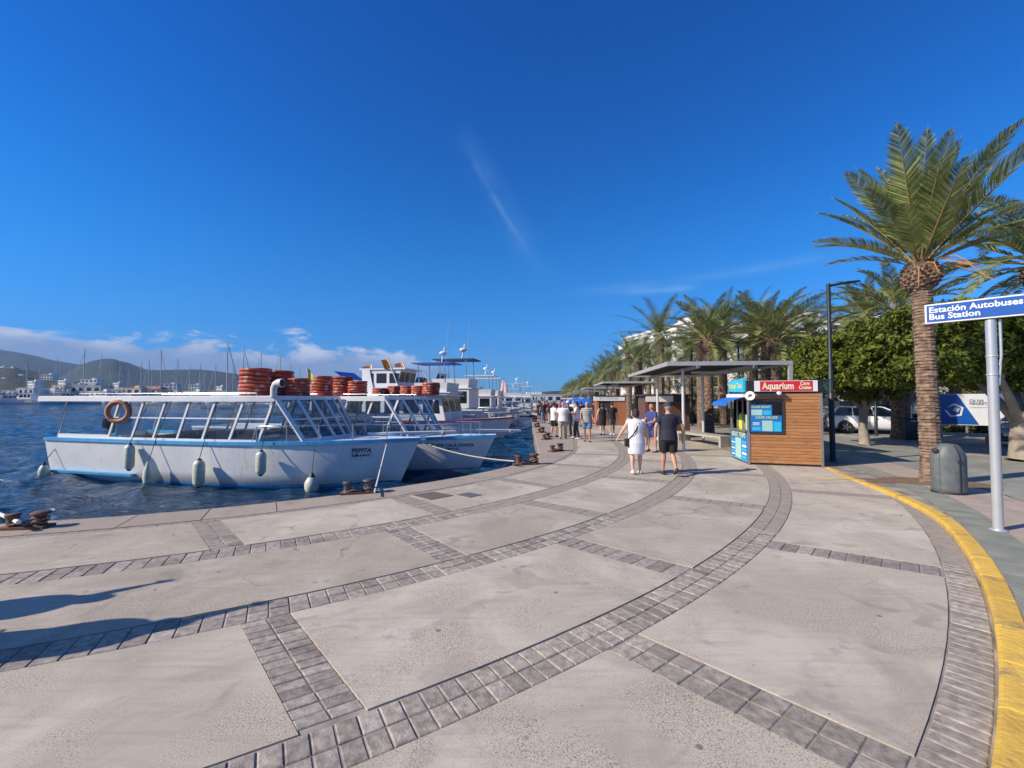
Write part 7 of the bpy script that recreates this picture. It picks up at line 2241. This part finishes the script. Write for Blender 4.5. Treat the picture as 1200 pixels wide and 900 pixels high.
def strap_bag(root, V_, mat, side=-1):
    bag = thing('shoulder_bag', 'small black bag on a diagonal strap carried by the woman in the white dress', 'bag', root.location)
    bag.rotation_euler = root.rotation_euler
    b = MB()
    pts = [V_(.085, -.02, 1.47), V_(.05, -.155, 1.36), V_(-.03, -.172, 1.20), V_(-.12, -.17, 1.06), V_(-.20, -.10, .96), V_(-.235, -.02, .92)]
    for a, c in zip(pts, pts[1:]): b.bar(a, c, .028, .008, up=(0, -1, 0))
    f2 = [V_(.085, -.02, 1.47), V_(.06, .13, 1.36), V_(-.05, .17, 1.15), V_(-.20, .10, .97), V_(-.235, .02, .92)]
    for a, c in zip(f2, f2[1:]): b.bar(a, c, .028, .008, up=(0, 1, 0))
    b.build('strap', M['c_black'], bag)
    b = MB(); c = V_(-.25, 0, .84); b.box(c, (.09, .20, .19), taper=.92); b.build('pouch', M['c_black'], bag)
    b = MB(); b.box(c+Vector((-.047, 0, .03)), (.008, .17, .11)); b.build('flap', M['c_dkgrey'], bag)
    return bag
AREL = (((.27, -.02, 1.14), (.30, .04, .90)), ((-.27, -.02, 1.14), (-.30, .04, .90)))
def at_px(px, py, **k): g_ = G(px, py); return (g_.x, g_.y, .002)
# the couple walking away
rw, Vw = person('woman in a short white dress with a black diagonal bag, walking away', at_px(746, 555.5), R(-4), 1.64, 'skin_light', 'c_white', None, 'hair_d', 'shoe_w', 'dress', 'cap', 1.16,
       legs=((.10, .0), (-.05, .015)), arms=(((.29, -.02, 1.13), (.30, .03, .90)), ((-.34, .02, 1.18), (-.46, .12, .96))), long_hair=True, group=None, voxel=.015)
strap_bag(rw, Vw, 'c_black')
person('man in black tee shirt, black shorts and grey cap, walking away', at_px(784, 557), R(-3), 1.80, 'skin', 'c_navy', 'c_black', 'hair_g', 'shoe_d', 'shorts', 'tee', 1.10,
       legs=((-.22, .09), (.12, 0)), knees=((.03, .50), (.08, .50)), arms=(((.33, -.04, 1.15), (.36, .06, .90)), ((-.31, -.03, 1.15), (-.32, -.02, .90))), hat='c_dkgrey', voxel=.015)
person('man in dark blue shirt and shorts standing half turned behind the shelter post', at_px(764.5, 530), R(115), 1.72, 'skin_red', 'c_blue', 'c_blue', 'hair_d', 'shoe_d', 'shorts', 'tee', 1.08,
       arms=(((.24, .10, 1.13), (.08, .30, 1.06)), ((-.24, .10, 1.13), (-.10, .30, 1.05))), hat=None, bald=True)
person('woman in a black summer dress walking away beside the timber kiosk', at_px(706, 510.3), R(-2), 1.66, 'skin_light', 'c_black', None, 'hair_d', 'shoe_d', 'dress', 'tank', 1.05, legs=((.12, 0), (-.12, .03)), arms=AREL, long_hair=True, voxel=.02)
person('man in black tee shirt and grey shorts walking away before the timber kiosk', at_px(717.5, 510.3), R(-2), 1.72, 'skin', 'c_black', 'c_grey', 'hair_d', 'shoe_w', 'shorts', 'tee', 1.02, legs=((.12, 0), (-.12, .03)), arms=AREL, voxel=.02)
person('man in grey striped tee shirt, denim shorts and dark boots walking nearer', at_px(688, 517.5), R(172), 1.76, 'skin_red', 'c_stripe', 'c_denim', 'hair_g', 'shoe_d', 'shorts', 'tee', 1.12, legs=((-.14, .02), (.14, 0)), arms=(((.28, .02, 1.15), (.26, .16, .98)), ((-.30, -.02, 1.15), (-.33, .05, .92))), bald=True, voxel=.02)
person('man in white shirt and dark grey trousers standing side on', at_px(676, 514), R(75), 1.75, 'skin', 'c_white', 'c_dkgrey', 'hair_d', 'shoe_w', 'trousers', 'tee', 1.0, arms=(((.22, .10, 1.15), (.14, .30, 1.2)), ((-.22, .10, 1.15), (-.12, .30, 1.2))), voxel=.02)
person('stout man in white tee shirt and beige trousers seen from behind', at_px(660, 514.5), R(-8), 1.74, 'skin_red', 'c_white', 'c_beige', 'hair_g', 'shoe_d', 'trousers', 'tee', 1.22, arms=AREL, bald=True, voxel=.02)
person('man in white tee shirt and black shorts at the quay edge, holding something', at_px(649, 512.5), R(-60), 1.72, 'skin', 'c_white', 'c_black', 'hair_d', 'shoe_d', 'shorts', 'tee', 1.0, arms=(((.22, .08, 1.15), (.12, .28, 1.12)), ((-.22, .08, 1.15), (-.12, .28, 1.12))), voxel=.02)
person('person in dark clothes and a white cap standing just behind the stout man', at_px(666, 510.5), R(150), 1.78, 'skin', 'c_navy', 'c_dkgrey', 'hair_d', 'shoe_d', 'trousers', 'tee', 1.0, arms=AREL, hat='c_white', voxel=.022)
# farther walkers: copies in varied clothing, still individual people
far_specs = [(632, 494, 'c_black', 'c_dkgrey', 'black top and charcoal trousers, leftmost of the far crowd'), (637, 496, 'c_navy', 'c_denim', 'navy top and denim, second in the far crowd'), (641, 493, 'c_red', 'c_black', 'red top and black trousers in the far crowd'), (645, 497, 'c_black', 'c_beige', 'black top and beige trousers in the far crowd'),
             (651, 494, 'c_wine', 'c_dkgrey', 'dark wine top in the far crowd behind the quay edge man'), (656, 498, 'c_red', 'c_denim', 'red top and denim between the white shirted men'), (668, 497, 'c_dkgrey', 'c_black', 'charcoal top under the blue parasols'), (672, 499, 'c_white', 'c_denim', 'white top and denim near the blue parasols'), (681, 500, 'c_black', 'c_black', 'all black clothes right of the man in white shirt'),
             (628, 490, 'c_white', 'c_grey', 'white top far off at the quay edge'), (648, 490, 'c_blue', 'c_grey', 'blue top, tiny in the far crowd'), (662, 491, 'c_white', 'c_black', 'white top, tiny below the shelters'), (636, 488, 'c_wine', 'c_black', 'dark red top, tiny at the far end'), (643, 486.5, 'c_black', 'c_grey', 'dark top, farthest speck of the crowd'), (696, 497, 'c_dkgrey', 'c_denim', 'charcoal top before the pale notice board')]
for i, (px, py, t_, b_, lab) in enumerate(far_specs):
    person('person in '+lab, at_px(px, py), R((0, 180, 20, -30, 170, 90)[i % 6]), 1.66+.13*((i*7) % 5)/5, ('skin', 'skin_light', 'skin_red')[i % 3], t_, b_, ('hair_d', 'hair_g')[i % 2], 'shoe_d', 'trousers' if i % 2 else 'shorts', 'tee', 1.0+.04*(i % 4), legs=((.1, 0), (-.1, .02)) if i % 3 else ((.02, 0), (-.02, 0)), arms=AREL, voxel=.035)
# two bystanders left of the frame whose shadows fall on the paving
person('bystander with one arm raised, just outside the left of the frame, farther one', (-6.35, 3.30, 0), R(20), 1.72, 'skin', 'c_grey', 'c_dkgrey', 'hair_d', 'shoe_d', 'trousers', 'tee', 1.55, arms=(((.24, .12, 1.55), (.14, .22, 1.82)), ((-.25, .05, 1.14), (-.22, .2, 1.0))), voxel=.02)
person('bystander with one arm raised, just outside the left of the frame, nearer one', (-5.4, 2.80, 0), R(10), 1.82, 'skin', 'c_navy', 'c_dkgrey', 'hair_d', 'shoe_d', 'trousers', 'tee', 1.6, arms=(((.26, .10, 1.58), (.12, .16, 1.90)), ((-.25, .05, 1.14), (-.22, .2, 1.0))), voxel=.02)

# ---- the air: one even pale volume round everything, below the open sky
hb = MB(); hb.box((-500, 1900, 215), (9000, 5200, 460))
hz = bpy.data.materials.new('haze_air'); hz.use_nodes = True
hz.node_tree.nodes.clear()
ho = hz.node_tree.nodes.new('ShaderNodeOutputMaterial'); hv = hz.node_tree.nodes.new('ShaderNodeVolumePrincipled')
hv.inputs['Color'].default_value = (.32, .60, 1, 1); hv.inputs['Density'].default_value = .00009; hv.inputs['Anisotropy'].default_value = 0.0
hz.node_tree.links.new(hv.outputs[0], ho.inputs['Volume'])
tag(hb.build('haze', hz), kind='stuff')
